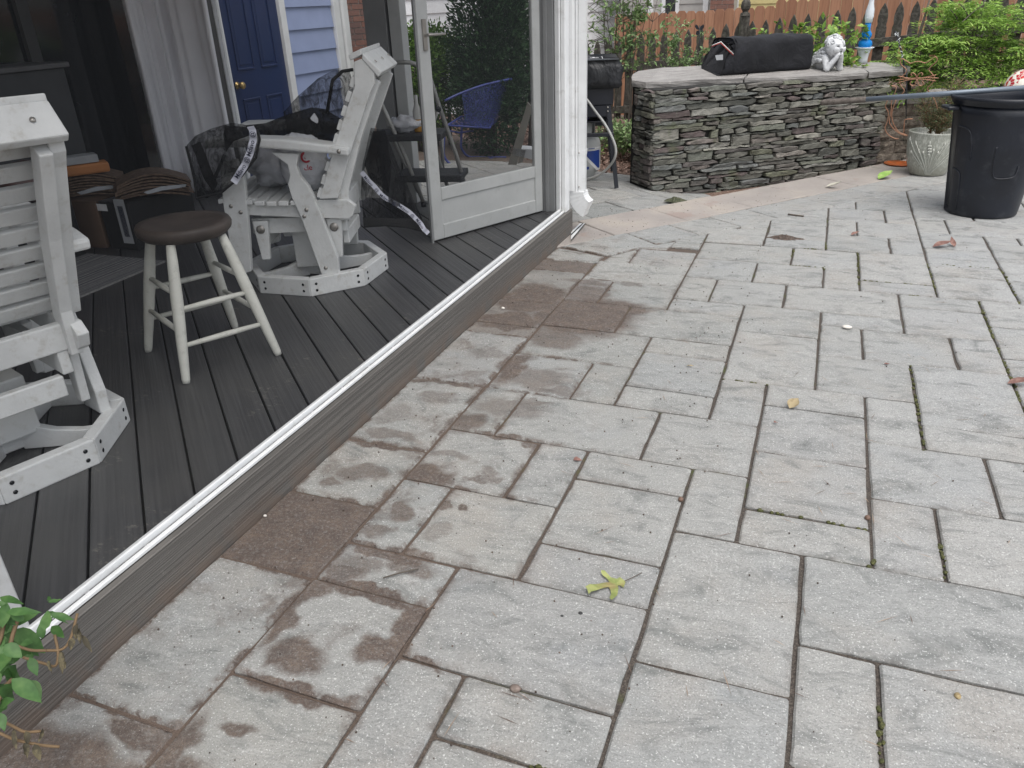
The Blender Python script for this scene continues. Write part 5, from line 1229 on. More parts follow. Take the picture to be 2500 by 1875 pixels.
PA = PL(2003, 251, TC - pv * .05, pv); PBB = PL(2520, 213, TC - pv * .05, pv); pdv = PBB - PA; pln = np.linalg.norm(pdv); pdv /= pln
pole = thing('broom_pole', 'grey pole with a brown grip lying across the black trash can', 'pole', PA)
m = MB(); m.tube([PA + pdv * .29, PA + pdv * pln], .0165, 14); m.build('shaft', simple('grey_blue_pole', (.16, .19, .225), .4, .3), pole)
m = MB(); m.tube([PA, PA + pdv * .006, PA + pdv * .02, PA + pdv * .29, PA + pdv * .296], [.010, .0165, .020, .0195, .017], 14); m.build('grip', twotone('brown_rubber_grip', (.085, .07, .06), (.13, .11, .095), 40), pole)

# ================================================================== pot, dish, cat, stakes
PT = G(2262, 424); pot = thing('ceramic_pot', 'grey green ceramic pot with embossed wheat ears beside the trash can', 'plant pot', PT)
b = NB('embossed_glaze'); p = b.obj(); f = b.noise(b.mapv(p, (9, 9, 3)), 9, 5, .7, 1.2); c_ = b.mix(b.rng(f, .48, .6), (.30, .31, .27), (.46, .47, .42)); c_ = b.mix(b.rng(b.n('ShaderNodeSeparateXYZ', {'Vector': p}).outputs[2], .0, .12, .45, 0), c_, (.30, .28, .22)); b.set('Base Color', c_); b.set('Roughness', .28); GLZ = b.m
m = MB(); m.lathe([(0, .0), (.120, .0), (.138, .012), (.168, .10), (.186, .20), (.190, .28), (.186, .328), (.190, .338), (.180, .342), (.172, .33), (.165, .29), (0, .285)], PT, 40); m.build('pot_body', GLZ, pot)
ua2 = math.atan2(-PT[1], -PT[0])
def potpt(a, z, o=.003):
    r_ = np.interp(z, [0, .012, .10, .20, .28, .34], [.120, .138, .168, .186, .190, .188]) + o; return PT + np.array([r_ * math.cos(ua2 + a), r_ * math.sin(ua2 + a), z])
GREL = simple('relief_glaze', (.50, .51, .46), .3)
for k in range(13):
    a1 = -1.1 + k * .19; h1 = random.uniform(.17, .27); m = MB(); P = [potpt(.05 + a1 * .1 + (a1 - a1 * .1) * t ** 1.2, .02 + h1 * t) for t in np.linspace(0, 1, 7)]; m.tube(P, .0025, 5); m.build('wheat_stalk', GREL, pot)
    m = MB(); P = [potpt(.05 + a1 * (1 + .05 * t), .02 + h1 * (1 + .16 * t)) for t in (-.6, -.3, 0, .3)]; m.tube(P, [.002, .006, .006, .001], 6); m.build('wheat_ear', GREL, pot)
for k in range(7): m = MB(); m.sphere(potpt(-.12 + .07 * (k % 2) + .02 * (k // 2), .25 - .018 * (k // 2) * 1.2), .008, 8, 5); m.build('berry', GREL, pot)
m = MB(); m.lathe([(0, .296), (.1, .30), (.166, .29)], PT, 20); m.build('potting_soil', MULCH, pot)
sp_ = twig_plant('dwarf_spruce', 'scrubby half browned dwarf spruce growing in the grey green pot', 'plant', PT + UP * .29, [(random.uniform(-.16, .16), random.uniform(-.14, .14), random.uniform(.12, .42)) for _ in range(16)], L_POT, 2600, .026, .006, kids=5, stem_r=.005, spread=.09, leaf_from=.15, stem_mat=STEM)
m = MB(); fi = G(2192, 402); m.lathe([(0, 0), (.09, 0), (.115, .012), (.112, .016), (.085, .008), (0, .006)], fi, 28); tag(m.build('dish', twotone('orange_glaze', (.50, .12, .03), (.30, .09, .03), 12, .45, .6, .3)), 'round orange dish lying on the border stones against the pot', 'dish')

CD0 = AT(2215, 260, 5.12 * S); cvn = np.array([CD0[0], CD0[1], 0]); cvn /= np.linalg.norm(cvn)
cat = thing('wire_cat', 'copper wire cat garden stake with whiskers in front of the evergreen shrub', 'garden stake', (CD0[0], CD0[1], 0))
def wire(name, pts, zoom, r=.006, d=0, sm=5):
    ox, oy, s_ = zoom; P = [PL(x / s_ + ox, y / s_ + oy, CD0 + cvn * d, cvn) for x, y in pts]; m = MB(); m.tube(catmull(P, sm), r, 6); m.build(name, COPPER, cat)
ZA_, ZB_ = (2100, 0, 5.53), (1900, 0, 3.687)
wire('head_outline', [(560, 1275), (595, 1220), (540, 1140), (545, 1050), (600, 1000), (625, 940), (560, 880), (543, 830), (560, 792), (620, 820), (680, 855), (740, 835), (810, 832), (880, 850), (950, 810), (1010, 766), (1038, 790), (1030, 830), (930, 930), (960, 985), (1000, 1040), (985, 1110), (910, 1190), (930, 1245)], ZA_, .0042)
for w_ in ([(475, 1080), (660, 1062), (830, 1050), (1060, 1055)], [(510, 1025), (650, 1055), (760, 1060), (900, 1040), (1030, 1010)], [(505, 1120), (650, 1080), (760, 1068), (900, 1075), (1025, 1095)]): wire('whisker', w_, ZA_, .0035, -.008)
for sg in (-1, 1):
    wire('nose_scroll', [(765, 1055), (765 + sg * 22, 1003), (765 + sg * 62, 984), (765 + sg * 82, 1005), (765 + sg * 60, 1020)], ZA_, .0038, -.012)
    wire('mouth_scroll', [(765, 1070), (765 + sg * 25, 1142), (765 + sg * 62, 1158), (765 + sg * 92, 1128), (765 + sg * 72, 1095)], ZA_, .0038, -.012)
for w_ in ([(1015, 770), (1060, 785), (1045, 850), (1022, 900), (1015, 1000), (1000, 1100), (1050, 1170), (1110, 1210), (1165, 1222)], [(1064, 890), (1022, 1020), (1040, 1120), (1090, 1190), (1160, 1215)], [(984, 900), (965, 960), (990, 1010), (985, 1080), (962, 1160), (1000, 1220), (1060, 1250), (1085, 1245)], [(1210, 1070), (1150, 1075), (1135, 1100), (1130, 1200)], [(1350, 850), (1390, 870), (1420, 930), (1437, 1000)]): wire('body_wire', w_, ZB_, .0042, -.05)
m = MB(); m.tube([PL(2214, 160, CD0 + cvn * .01, cvn), PL(2212, 300, CD0 + cvn * .01, cvn)], .004, 6); m.build('stake_rod', GRILL, cat)
ST0 = AT(2207, 160, 5.5 * S); stn = np.array([ST0[0], ST0[1], 0]); stn /= np.linalg.norm(stn)
stk = thing('garden_stake', 'thin dark garden stake with silvery tinsel in the evergreen shrub', 'garden stake', ST0)
P = [PL(x, y, ST0, stn) for x, y in ((2186, 76), (2192, 95), (2200, 122), (2206, 150), (2208, 190))]; m = MB(); m.tube(P, .006, 6); m.build('rod', GRILL, stk)
m = MB(); TIN = simple('silver_tinsel', (.65, .68, .68), .3, .5)
for i in range(26):
    f = random.random() * .66; k = f * 4; i0 = int(k); q = P[i0] + (P[i0 + 1] - P[i0]) * (k - i0); v = rvec(1)[0] * .022; m.tube([q - v * .3, q + v], [.005, .002], 4)
o = m.build('tinsel', TIN, stk); o['kind'] = 'stuff'
BF0 = AT(1711, 75, 8.9); bfn = np.array([BF0[0], BF0[1], 0]); bfn /= np.linalg.norm(bfn); bfp = lambda x, y: PL(x, y, BF0, bfn)
bst = thing('butterfly_stake', 'black iron butterfly stake in front of the picket fence', 'garden stake', BF0)
for sg in (-1, 1):
    for q in ([(0, 0), (4, -10), (10, -14), (12, -8), (8, -1)], [(0, 2), (8, 2), (10, 10), (6, 14), (1, 8)]):
        m = MB(); m.prism([bfp(1708 + sg * x * .95, 73 + y) for x, y in q], bfn * .004); m.build('wing', GRILL, bst)
m = MB(); m.tube([bfp(1708, 62), bfp(1708, 120), bfp(1706, 170)], .005, 6); m.build('rod', GRILL, bst)
b = NB('mosaic_glass'); p = b.obj(); v = b.n('ShaderNodeTexVoronoi', {'Vector': p, 'Scale': 34.0}); e = b.n('ShaderNodeTexVoronoi', {'Vector': p, 'Scale': 34.0}, feature='DISTANCE_TO_EDGE').outputs[0]
q = b.n('ShaderNodeSeparateColor', {'Color': v.outputs['Color']}).outputs[0]; c_ = b.ramp(q, [(0, (.45, .02, .03)), (.35, (.75, .70, .60)), (.6, (.55, .05, .05)), (.7, (.8, .75, .66))], 'CONSTANT'); b.set('Base Color', b.mix(b.rng(e, 0, .08, 1, 0), c_, (.75, .70, .60))); b.set('Roughness', .2)
m = MB(); m.sphere(AT(2500, 218, 7.6), .15, 28, 16); tag(m.build('gazing_ball', b.m), 'red and white mosaic gazing ball at the right edge behind the trash can', 'garden ornament')

# ================================================================== seen through the open door
BC0 = G(1160, 395, -.02); bcn = np.array([BC0[0], BC0[1], 0]); bcn /= np.linalg.norm(bcn); side_ = np.cross(bcn, UP)
bp_ = lambda x, y, d=0: PL(x, y, BC0 + bcn * d, bcn)
BLUEM = simple('blue_mesh_metal', (.035, .05, .20), .45, var=.2)
b = NB('blue_expanded_metal'); p = b.obj(); g_ = b.n('ShaderNodeTexVoronoi', {'Vector': p, 'Scale': 110.0}).outputs[0]; b.set('Base Color', (.04, .055, .22, 1)); b.set('Roughness', .45)
tr = b.n('ShaderNodeBsdfTransparent'); mx = b.n('ShaderNodeMixShader', {0: b.rng(g_, .34, .40, .95, .2), 1: tr.outputs[0], 2: b.b.outputs[0]}); b.t.links.new(mx.outputs[0], b.out.inputs[0]); BMESH = b.m
bch = thing('blue_spring_chair', 'blue metal mesh spring chair on the terrace seen through the screen door', 'chair', BC0)
seat = [bp_(1092, 306, -.15), bp_(1126, 284, .30), bp_(1205, 291, .30), bp_(1196, 313, -.1)]
raw('mesh_seat', seat, [(0, 1, 2, 3)], BMESH, bch); rim = [bp_(1086, 246, -.18), bp_(1124, 228, -.12), bp_(1180, 208, .0), bp_(1232, 196, .10), bp_(1248, 193, .18), bp_(1225, 202, .32), bp_(1170, 215, .34), bp_(1125, 232, .34)]
low = [bp_(1195, 312, -.1), bp_(1212, 300, .05), bp_(1213, 292, .18), bp_(1205, 290, .3)]
rr_ = catmull(rim, 4); top_ = [bp_(1128, 228, -.12), bp_(1180, 209, .0), bp_(1230, 198, .10), bp_(1240, 197, .24), bp_(1180, 213, .34)]; bot_ = [bp_(1135, 300, -.14), bp_(1185, 312, -.1), bp_(1212, 298, .08), bp_(1208, 290, .26), bp_(1160, 286, .32)]
T_, B_ = catmull(top_, 5), catmull(bot_, 5); raw('mesh_back', T_ + B_, [(i, i + 1, len(T_) + i + 1, len(T_) + i) for i in range(len(T_) - 1)], BMESH, bch, smooth=True)
m = MB(); m.tube(rr_, .011, 8); m.build('rim_tube', BLUEM, bch)
m = MB(); m.tube(seat + [seat[0]], .009, 6); m.build('seat_rim', BLUEM, bch)
for nm, pts, d in (('sled_leg', [(1128, 300), (1126, 345), (1127, 362), (1142, 381), (1170, 384), (1236, 384)], .22), ('sled_leg', [(1086, 322), (1083, 360), (1086, 385), (1104, 402), (1140, 404), (1228, 409)], -.12)):
    P = [bp_(x, y, d) for x, y in pts]; m = MB(); m.tube(catmull(P, 5), .012, 8); m.build(nm, BLUEM, bch)
m = MB(); m.beam(bp_(1168, 402, -.1), bp_(1202, 384, .2), .05, .008); m.build('sled_brace', BLUEM, bch)
m = MB(); m.tube([bp_(1092, 318, -.1), bp_(1120, 324, .0), bp_(1155, 320, .2)], .009, 6); m.build('under_rail', BLUEM, bch)
# step ladder
LD0 = np.array([-1.66, 3.12, .115]) * S; ldn = np.array([LD0[0], LD0[1], 0]); ldn /= np.linalg.norm(ldn); lp_ = lambda x, y, d=0: PL(x, y, LD0 + ldn * d, ldn)
LADG = simple('grey_ladder_frame', (.36, .36, .34), .45, .3); TREAD = simple('black_ribbed_tread', (.03, .031, .034), .6, var=.3, scale=60)
lad = thing('step_ladder', 'folding step ladder with black treads standing behind the open screen door', 'ladder', LD0)
for nm, pts, d in (('rail', [(1030, 170), (1050, 190), (1073, 262), (1090, 310), (1114, 378), (1133, 446)], 0), ('rail', [(925, 240), (956, 307), (990, 385), (1033, 492)], 0), ('hoop', [(962, 152), (1000, 152), (1016, 157), (1030, 172)], .0), ('rear_rail', [(1070, 265), (1058, 300), (1060, 354), (1080, 420), (1098, 470)], .22), ('rear_rail', [(935, 262), (962, 345), (1004, 430), (1022, 470)], .25), ('rear_rail', [(1079, 335), (1081, 410)], .3)):
    P = [lp_(x, y, d) for x, y in pts]; P = [np.array([q[0], q[1], max(q[2], ZD + .004)]) for q in P]; m = MB(); m.tube(P, .013, 8); m.build(nm, LADG, lad)
def tread(pts, th):
    m = MB(); P = [lp_(x, y, d) for x, y, d in pts]; zz = sum(q[2] for q in P) / 4; m.prism([np.array([q[0], q[1], zz]) for q in P], -UP * th); m.build('tread', TREAD, lad, bevel=.004)
zt1, zt2 = lp_(1000, 325)[2], lp_(1050, 425)[2]
c1_, c2_ = lp_(1002, 322), lp_(1055, 424); sd = np.cross(ldn, UP)
for cc_, wd, z_ in ((c1_, .22, zt1), (c2_, .215, zt2)):
    m = MB(); cc_ = np.array([cc_[0], cc_[1], z_]); m.box(cc_ + ldn * .07 - UP * .02, (nrmz(sd - ldn * .25), nrmz(ldn + sd * .25), UP), (wd, .13, .02)); m.build('tread', TREAD, lad, bevel=.006)
m = MB(); m.lathe([(.0, .03), (.014, .03), (.017, .015), (.017, -.02), (0, -.02)], lp_(1070, 266, -.01), 10, ax=(sd, UP, ldn)); m.build('hinge_knob', GRILL, lad)
for q in ((1034, 497), (1128, 443)): 
    w_ = lp_(*q); m = MB(); m.lathe([(0, 0), (.018, 0), (.018, .03), (0, .03)], (w_[0], w_[1], max(ZD, w_[2] - .02)), 10); m.build('rubber_foot', GRILL, lad)
BAGW = cloth_mat('white_plastic_film', (.62, .63, .66), (.50, .51, .55), .35)
def blob(name, c, r, s3, mat, amp, ax=None, n=22, m_=14, parent=None, seed=0):
    m = MB(); m.sphere(c, 1, n, m_, ax=ax); V = []
    for p in m.v: q = np.array(p) - c; d = q / (np.linalg.norm(q) + 1e-9); k = 1 + amp * mathutils.noise.noise(Vector(d * 2.2 + seed)) + amp * .6 * mathutils.noise.noise(Vector(d * 5 + seed)); A_ = ax if ax is not None else np.eye(3); V.append(c + sum(np.array(A_[i]) * (q @ np.array(A_[i])) * s3[i] * r * k for i in range(3)))
    return raw(name, V, m.f, mat, parent, smooth=True)
o = blob('rag', np.array([*lp_(990, 306)[:2], zt1 + .05]) + ldn * .05, 1, (.10, .06, .048), BAGW, .5); tag(o, 'crumpled white bag lying on the upper ladder tread', 'bag')
bt = np.array([*lp_(1022, 320)[:2], zt1 + .001]) + ldn * .03; m = MB(); m.lathe([(0, 0), (.024, 0), (.026, .01), (.026, .075), (0, .076)], bt, 14)
bo = thing('bottle', 'small clear bottle half full of amber liquid on the ladder tread', 'bottle', bt); m.build('liquid', simple('amber_liquid', (.40, .20, .03), .2), bo); m = MB(); m.lathe([(.0265, .076), (.0265, .12), (.012, .17), (.011, .215), (0, .216)], bt, 14); m.build('bottle_neck', simple('clear_plastic', (.45, .45, .43), .2), bo)
# pale folding step at the jamb
FS = np.array([-1.10, 3.75, 0]) * S; fsn = np.array([FS[0], FS[1], 0]); fsn /= np.linalg.norm(fsn); fq = lambda x, y, d=0: PL(x, y, FS + fsn * d, fsn)
stp = thing('plank_step', 'pale wooden step with leaning plank beside the door jamb outside', 'step stool', FS); TAN = simple('pale_plank', (.34, .32, .27), .7)
m = MB(); m.prism([fq(1240, 402), fq(1262, 402), fq(1300, 262), fq(1288, 250)], fsn * .03); m.build('plank', TAN, stp)
m = MB(); m.prism([fq(1252, 378), fq(1253, 362), fq(1310, 366), fq(1310, 392)], fsn * .14); m.build('step', TRIM, stp)
m = MB(); m.prism([fq(1264, 400), fq(1276, 396), fq(1284, 366), fq(1272, 366)], fsn * .03); m.build('step_leg', TAN, stp)
# ================================================================== trees, shrubs, mulch
def fronds(starts, dirs, lens, droop, nside, nleaf, L, Wd):
    A, Dd, U, Ls, Ws = [], [], [], [], []; sk = []
    for p, d, ln, dr in zip(starts, dirs, lens, droop):
        d = d / np.linalg.norm(d); prev = p.copy(); path = [p.copy()]
        for i in range(1, nside + 1):
            f = i / nside; q = p + d * ln * f - UP * dr * ln * f * f; path.append(q)
            t = q - prev; t /= np.linalg.norm(t); s = np.cross(t, UP); s /= np.linalg.norm(s) + 1e-6; prev = q
            for sg in (-1, 1):
                sl = ln * .42 * (1 - .75 * f) + .03; sd = s * sg * .85 + t * .6 - UP * .15
                for k in range(nleaf):
                    g = (k + .5) / nleaf; A.append(q + sd * sl * g - UP * .1 * sl * g * g); Dd.append(sd + t * .5 * random.uniform(-1, 1) + np.array([random.gauss(0, .25) for _ in range(3)])); Ls.append(L * random.uniform(.7, 1.2)); Ws.append(Wd * random.uniform(.7, 1.2)); U.append(UP + np.array([random.gauss(0, .25) for _ in range(3)]))
        sk.append(path)
    return leaf_arr(np.array(A), np.array(Dd), np.array(U), np.array(Ls), np.array(Ws)), sk
# feathery evergreen on the raised bed
HB = AT(2345, 225, 8.25); HB[2] = zt_ - .06
hem = thing('evergreen_shrub', 'feathery light green evergreen shrub on the raised bed above the retaining wall', 'shrub', HB)
st_, dr_, ln_, dp_ = [], [], [], []
vdir = np.array([HB[0], HB[1], 0]); vdir /= np.linalg.norm(vdir); vs_ = np.cross(vdir, UP)
for c0, n_, hh, sw in ((0, 150, .80, .62), (.62, 110, .78, .55), (-.42, 60, .50, .45)):
    for i in range(n_):
        h = random.uniform(.06, hh) ; a = random.uniform(0, 6.28); o_ = vs_ * (c0 + random.gauss(0, .12)) + vdir * random.gauss(.05, .12)
        e = random.uniform(-.05, .75) + .6 * (h / hh) ** 2; k = (1.05 - .55 * h / hh) * sw
        st_.append(HB + o_ + UP * h * .8); dr_.append(vs_ * math.cos(a) + vdir * math.sin(a) + UP * e); ln_.append(k * random.uniform(.75, 1.15)); dp_.append(random.uniform(.25, .5))
Vh, sk = fronds(st_, dr_, ln_, dp_, 11, 4, .042, .014)
leaf_mesh('foliage', L_HEM, hem, Vh)
m = MB()
for p_ in sk[::2]: m.tube(p_[::3], [.006, .005, .003, .002][:len(p_[::3])], 4, cap=False)
for o_ in (0, .62, -.42): m.tube([HB + vs_ * o_, HB + vs_ * o_ + UP * .4, HB + vs_ * (o_ + .05) + UP * .85], [.022, .015, .006], 7)
o = m.build('branches', TWIG, hem); o['kind'] = 'stuff'

def crown_leaves(c, r3, n, L, Wd, up=.5, shell=.55, noise=.25):
    d = rvec(n); k = (shell + (1 - shell) * rng.random(n) ** .6)
    bump = np.array([1 + noise * mathutils.noise.noise(Vector(q * 3.1)) + noise * .6 * mathutils.noise.noise(Vector(q * 7.3)) for q in d])
    p = c + d * np.array(r3) * (k * bump)[:, None]; dd3 = d + UP * up + rng.normal(size=(n, 3)) * .5
    return leaf_arr(p, dd3, rvec(n) + UP * .3, rng.uniform(.6, 1.3, n) * L, rng.uniform(.7, 1.2, n) * Wd)
AB = AT(1200, 300, 8.3); AB[2] = -.12
arb = thing('arborvitae_tree', 'dense dark conical evergreen tree behind the blue spring chair', 'tree', AB)
parts = []
for i in range(46):
    z = random.uniform(.12, 3.2); rr_ = .36 * (1 - (z / 4.2) ** 1.6) * random.uniform(.7, 1.08); a = random.uniform(0, 6.28); parts.append(crown_leaves(AB + np.array([rr_ * .62 * math.cos(a), rr_ * .62 * math.sin(a), z]), (.24, .24, .36), 700, .055, .018, .8, .35, .4))
parts.append(crown_leaves(AB + UP * 1.5, (.36, .36, 1.55), 8000, .06, .02, .8, .7, .3))
leaf_mesh('crown', L_ARB, arb, np.concatenate(parts)); m = MB(); m.tube([AB - UP * .1, AB + UP * 1.2, AB + UP * 2.8], [.06, .045, .02], 8); m.build('trunk', TWIG, arb)
for k, (px, d_, w_, lab) in enumerate(((1012, 8.6, .36, 'clipped bright green hedge shrub left of the screen door stile, bare below'), (1075, 8.9, .34, 'clipped bright green hedge shrub between the door stile and the dark conical tree'), (1262, 8.7, .30, 'loose dark green shrub half hidden behind the door jamb right of the conical tree'))):
    B_ = AT(px, 250, d_); B_[2] = -.15; t = thing('hedge_shrub', lab, 'shrub', B_); zc_ = AT(px, 165 if k < 2 else 130, d_)[2]
    leaf_mesh('crown', L_HEDGE if k < 2 else L_ARB, t, np.concatenate([crown_leaves(np.array([B_[0], B_[1], zc_]), (w_, w_, .40 if k < 2 else .55), 5200, .042, .024, .4, .5, .35), crown_leaves(np.array([B_[0], B_[1], zc_ - .25]), (w_ * .8, w_ * .8, .45), 1800, .042, .024, .3, .4, .4)]))
    m = MB()
    for j in range(4): q = B_ + np.array([random.uniform(-.12, .12), random.uniform(-.1, .1), 0]); m.tube([q, q + np.array([random.uniform(-.06, .06), 0, .45]), np.array([q[0], q[1], zc_])], [.022, .02, .012], 6)
    m.build('trunk', TWIG, t)
def stems(n, sx_, sy_, h0, h1): return [(random.uniform(-sx_, sx_), random.uniform(-sy_, sy_), random.uniform(h0, h1)) for _ in range(n)]
def gnd(px, d_): q = AT(px, 300, d_); q[2] = zter(q[0], q[1]) - .02; return q
twig_plant('twiggy_shrub', 'tall thin twiggy shrub with sparse leaves at the left end of the picket fence', 'shrub', gnd(1478, 9.2), stems(9, .30, .2, 1.3, 2.0), L_SHRUB, 330, .075, .03, kids=3, stem_r=.009, leaf_from=.35, spread=.28)
twig_plant('twiggy_shrub', 'leafy twiggy shrub overhanging the left corner of the brown board fence', 'shrub', gnd(1538, 9.0), stems(7, .22, .2, 1.35, 1.9), L_SHRUB, 750, .08, .036, kids=4, stem_r=.008, leaf_from=.55, spread=.22)
twig_plant('leafy_shrub', 'bushy small leaved shrub in front of the pickets left of the butterfly stake', 'shrub', gnd(1672, 8.9), stems(9, .22, .15, .8, 1.22), L_SHRUB, 1500, .05, .026, kids=4, stem_r=.006, leaf_from=.25, spread=.16)
twig_plant('leafy_shrub', 'low bushy shrub beside the butterfly stake against the picket fence', 'shrub', gnd(1715, 8.8), stems(7, .2, .15, .5, .95), L_SHRUB, 900, .055, .03, kids=4, stem_r=.006, leaf_from=.3, spread=.16)
twig_plant('leafy_shrub', 'bright yellow green leafy shrub rising behind the black grill cover', 'shrub', gnd(1930, 8.0), stems(12, .42, .15, .85, 1.25), L_LIGHT, 1100, .075, .042, kids=3, stem_r=.006, leaf_from=.5, spread=.2)
twig_plant('leafy_shrub', 'yellow green shrub spilling between the grill cover and the cherub', 'shrub', gnd(2010, 7.95), stems(8, .18, .12, .7, 1.1), L_LIGHT, 700, .07, .04, kids=3, stem_r=.006, leaf_from=.45, spread=.16)
twig_plant('groundcover_plant', 'low leafy plant in the mulch at the back corner of the stone counter', 'plant', gnd(1545, 8.2), stems(10, .22, .2, .2, .42), L_SHRUB, 700, .055, .03, kids=4, stem_r=.004, leaf_from=.1, spread=.12)
twig_plant('groundcover_plant', 'low leafy plant in the mulch right of the grill cart', 'plant', gnd(1508, 8.6), stems(9, .2, .15, .15, .34), L_SHRUB, 500, .05, .028, kids=4, stem_r=.004, leaf_from=.1, spread=.12)
twig_plant('groundcover_plant', 'small yellow green plant in the mulch behind the propane tank', 'plant', gnd(1440, 8.3), stems(9, .14, .12, .1, .2), L_LIGHT, 400, .045, .02, kids=4, stem_r=.003, leaf_from=.05, spread=.09)
# mulch chips between terrace and fence
n = 15000; px_ = rng.uniform(1060, 1600, n); q = []
xs_, ys_ = rng.uniform(-6.6, -.3, n), rng.uniform(mlim[1] - .1, 10.0, n)
lim = mlim[1] + .12 * (xs_ - mlim[0]) + rng.normal(size=n) * .04; keep = ys_ > lim; xs_, ys_ = xs_[keep], ys_[keep]; n = len(xs_)
zz_ = np.array([zter(a, b_) for a, b_ in zip(xs_, ys_)]) - .012 + rng.uniform(0, .03, n)
dc_ = rvec(n) * np.array([1, 1, .35]); V = leaf_arr(np.stack([xs_, ys_, zz_], 1), dc_, UP + rvec(n) * .5, rng.uniform(.03, .09, n), rng.uniform(.015, .035, n), .15)
b = NB('mulch_chips'); p = b.pos(); c_ = b.ramp(b.noise(p, 45, 2, .9), [(.3, (.07, .04, .03)), (.45, (.17, .10, .075)), (.58, (.28, .19, .15)), (.72, (.46, .38, .33))]); b.set('Base Color', c_); b.set('Roughness', .9)
stuff(leaf_mesh('mulch', b.m, None, V))

# ================================================================== netting and bags on the glider chair
def sheet(name, outl, P0, nn_, bulge, mat, parent, seed=0, rings=7, amp=.02):
    P = [PL(x, y, P0, nn_) for x, y in outl]; Q = []
    for i in range(len(P)):
        for t in (0, .33, .66): Q.append(P[i] * (1 - t) + P[(i + 1) % len(P)] * t)
    n = len(Q); c = sum(Q) / n; V = []; tc = -nn_ if (nn_ @ (O - c)) < 0 else nn_
    for r in range(rings):
        f = 1 - r / rings
        for k, q in enumerate(Q):
            p = c + (q - c) * f; w_ = mathutils.noise.noise(Vector(p * 9 + seed)) * amp + mathutils.noise.noise(Vector(p * 22 + seed)) * amp * .5; V.append(p + tc * (bulge * (1 - f * f) + w_))
    V.append(c + tc * bulge); F = [(r * n + k, r * n + (k + 1) % n, (r + 1) * n + (k + 1) % n, (r + 1) * n + k) for r in range(rings - 1) for k in range(n)] + [((rings - 1) * n + k, (rings - 1) * n + (k + 1) % n, rings * n) for k in range(n)]
    return raw(name, V, F, mat, parent, smooth=True)
u2, w2 = dirv(21), dirv(111)
NF, NM, NBK = cl(-.2, -.33, .6), cl(.05, .02, .6), cl(.62, .12, .3)
net = thing('mesh_netting', 'black insect netting draped over the front of the glider chair with white lettered strap', 'netting', NF)
o1 = [(455, 355), (480, 330), (520, 312), (566, 300), (606, 306), (630, 318), (632, 345), (618, 392), (600, 420), (572, 448), (540, 468), (505, 484), (478, 482), (472, 440), (466, 400)]
sheet('net', o1, NF, w2, .09, NETTING, net, 1, amp=.03); sheet('net_fold', [(468, 355), (490, 345), (508, 400), (530, 450), (520, 470), (500, 440)], NF - w2 * .06, w2, .03, NET_DARK, net, 2); sheet('net_fold', [(545, 375), (552, 380), (522, 452), (514, 450)], NF - w2 * .10, w2, .01, NET_DARK, net, 3); sheet('net_fold', [(550, 305), (605, 310), (612, 330), (570, 345), (552, 372), (545, 330)], NF - w2 * .03, w2, .05, NET_DARK, net, 5)
m = MB(); m.tube([PL(x, y, NF - w2 * .03, w2) for x, y in ((455, 357), (466, 400), (475, 440), (480, 484), (540, 470), (590, 430), (625, 385), (634, 340), (628, 316))], .006, 6); m.build('hem', BLACK_CLOTH, net)
net2 = thing('mesh_netting', 'black insect netting bunched over the seat and back slats of the glider chair', 'netting', NM)
sheet('net', [(690, 275), (730, 232), (775, 192), (812, 172), (852, 170), (862, 215), (858, 290), (830, 345), (770, 350), (710, 340)], NM, w2, .06, NETTING, net2, 7, amp=.03)
sheet('net_fold', [(600, 305), (650, 300), (705, 278), (760, 262), (795, 268), (830, 290), (835, 340), (760, 352), (690, 345), (620, 338)], NM - w2 * .06, w2, .05, NET_DARK, net2, 8, amp=.03)
m = MB(); m.tube([PL(x, y, NM - w2 * .05, w2) for x, y in ((798, 278), (806, 230), (812, 196), (836, 174), (862, 170))], .008, 6); m.build('hem', BLACK_CLOTH, net2)
net3 = thing('mesh_netting', 'black insect netting hanging to the deck behind the glider chair with white lettered strap', 'netting', NBK)
sheet('net', [(905, 312), (940, 318), (962, 380), (990, 440), (1020, 510), (1034, 545), (1000, 545), (950, 540), (888, 538), (880, 470), (885, 400)], NBK, w2, .05, NETTING, net3, 11, amp=.03)
sheet('net_fold', [(912, 318), (940, 320), (955, 400), (950, 470), (905, 440), (890, 400)], NBK + w2 * .05, w2, .03, NET_DARK, net3, 12)
sheet('hem', [(886, 530), (950, 532), (1030, 534), (1040, 555), (1030, 566), (990, 556), (940, 552), (888, 556)], NBK - w2 * .02, w2, .004, BLACK_CLOTH, net3, 13, amp=.004)
STRAP = simple('white_strap', (.70, .71, .80), .6, var=.03)
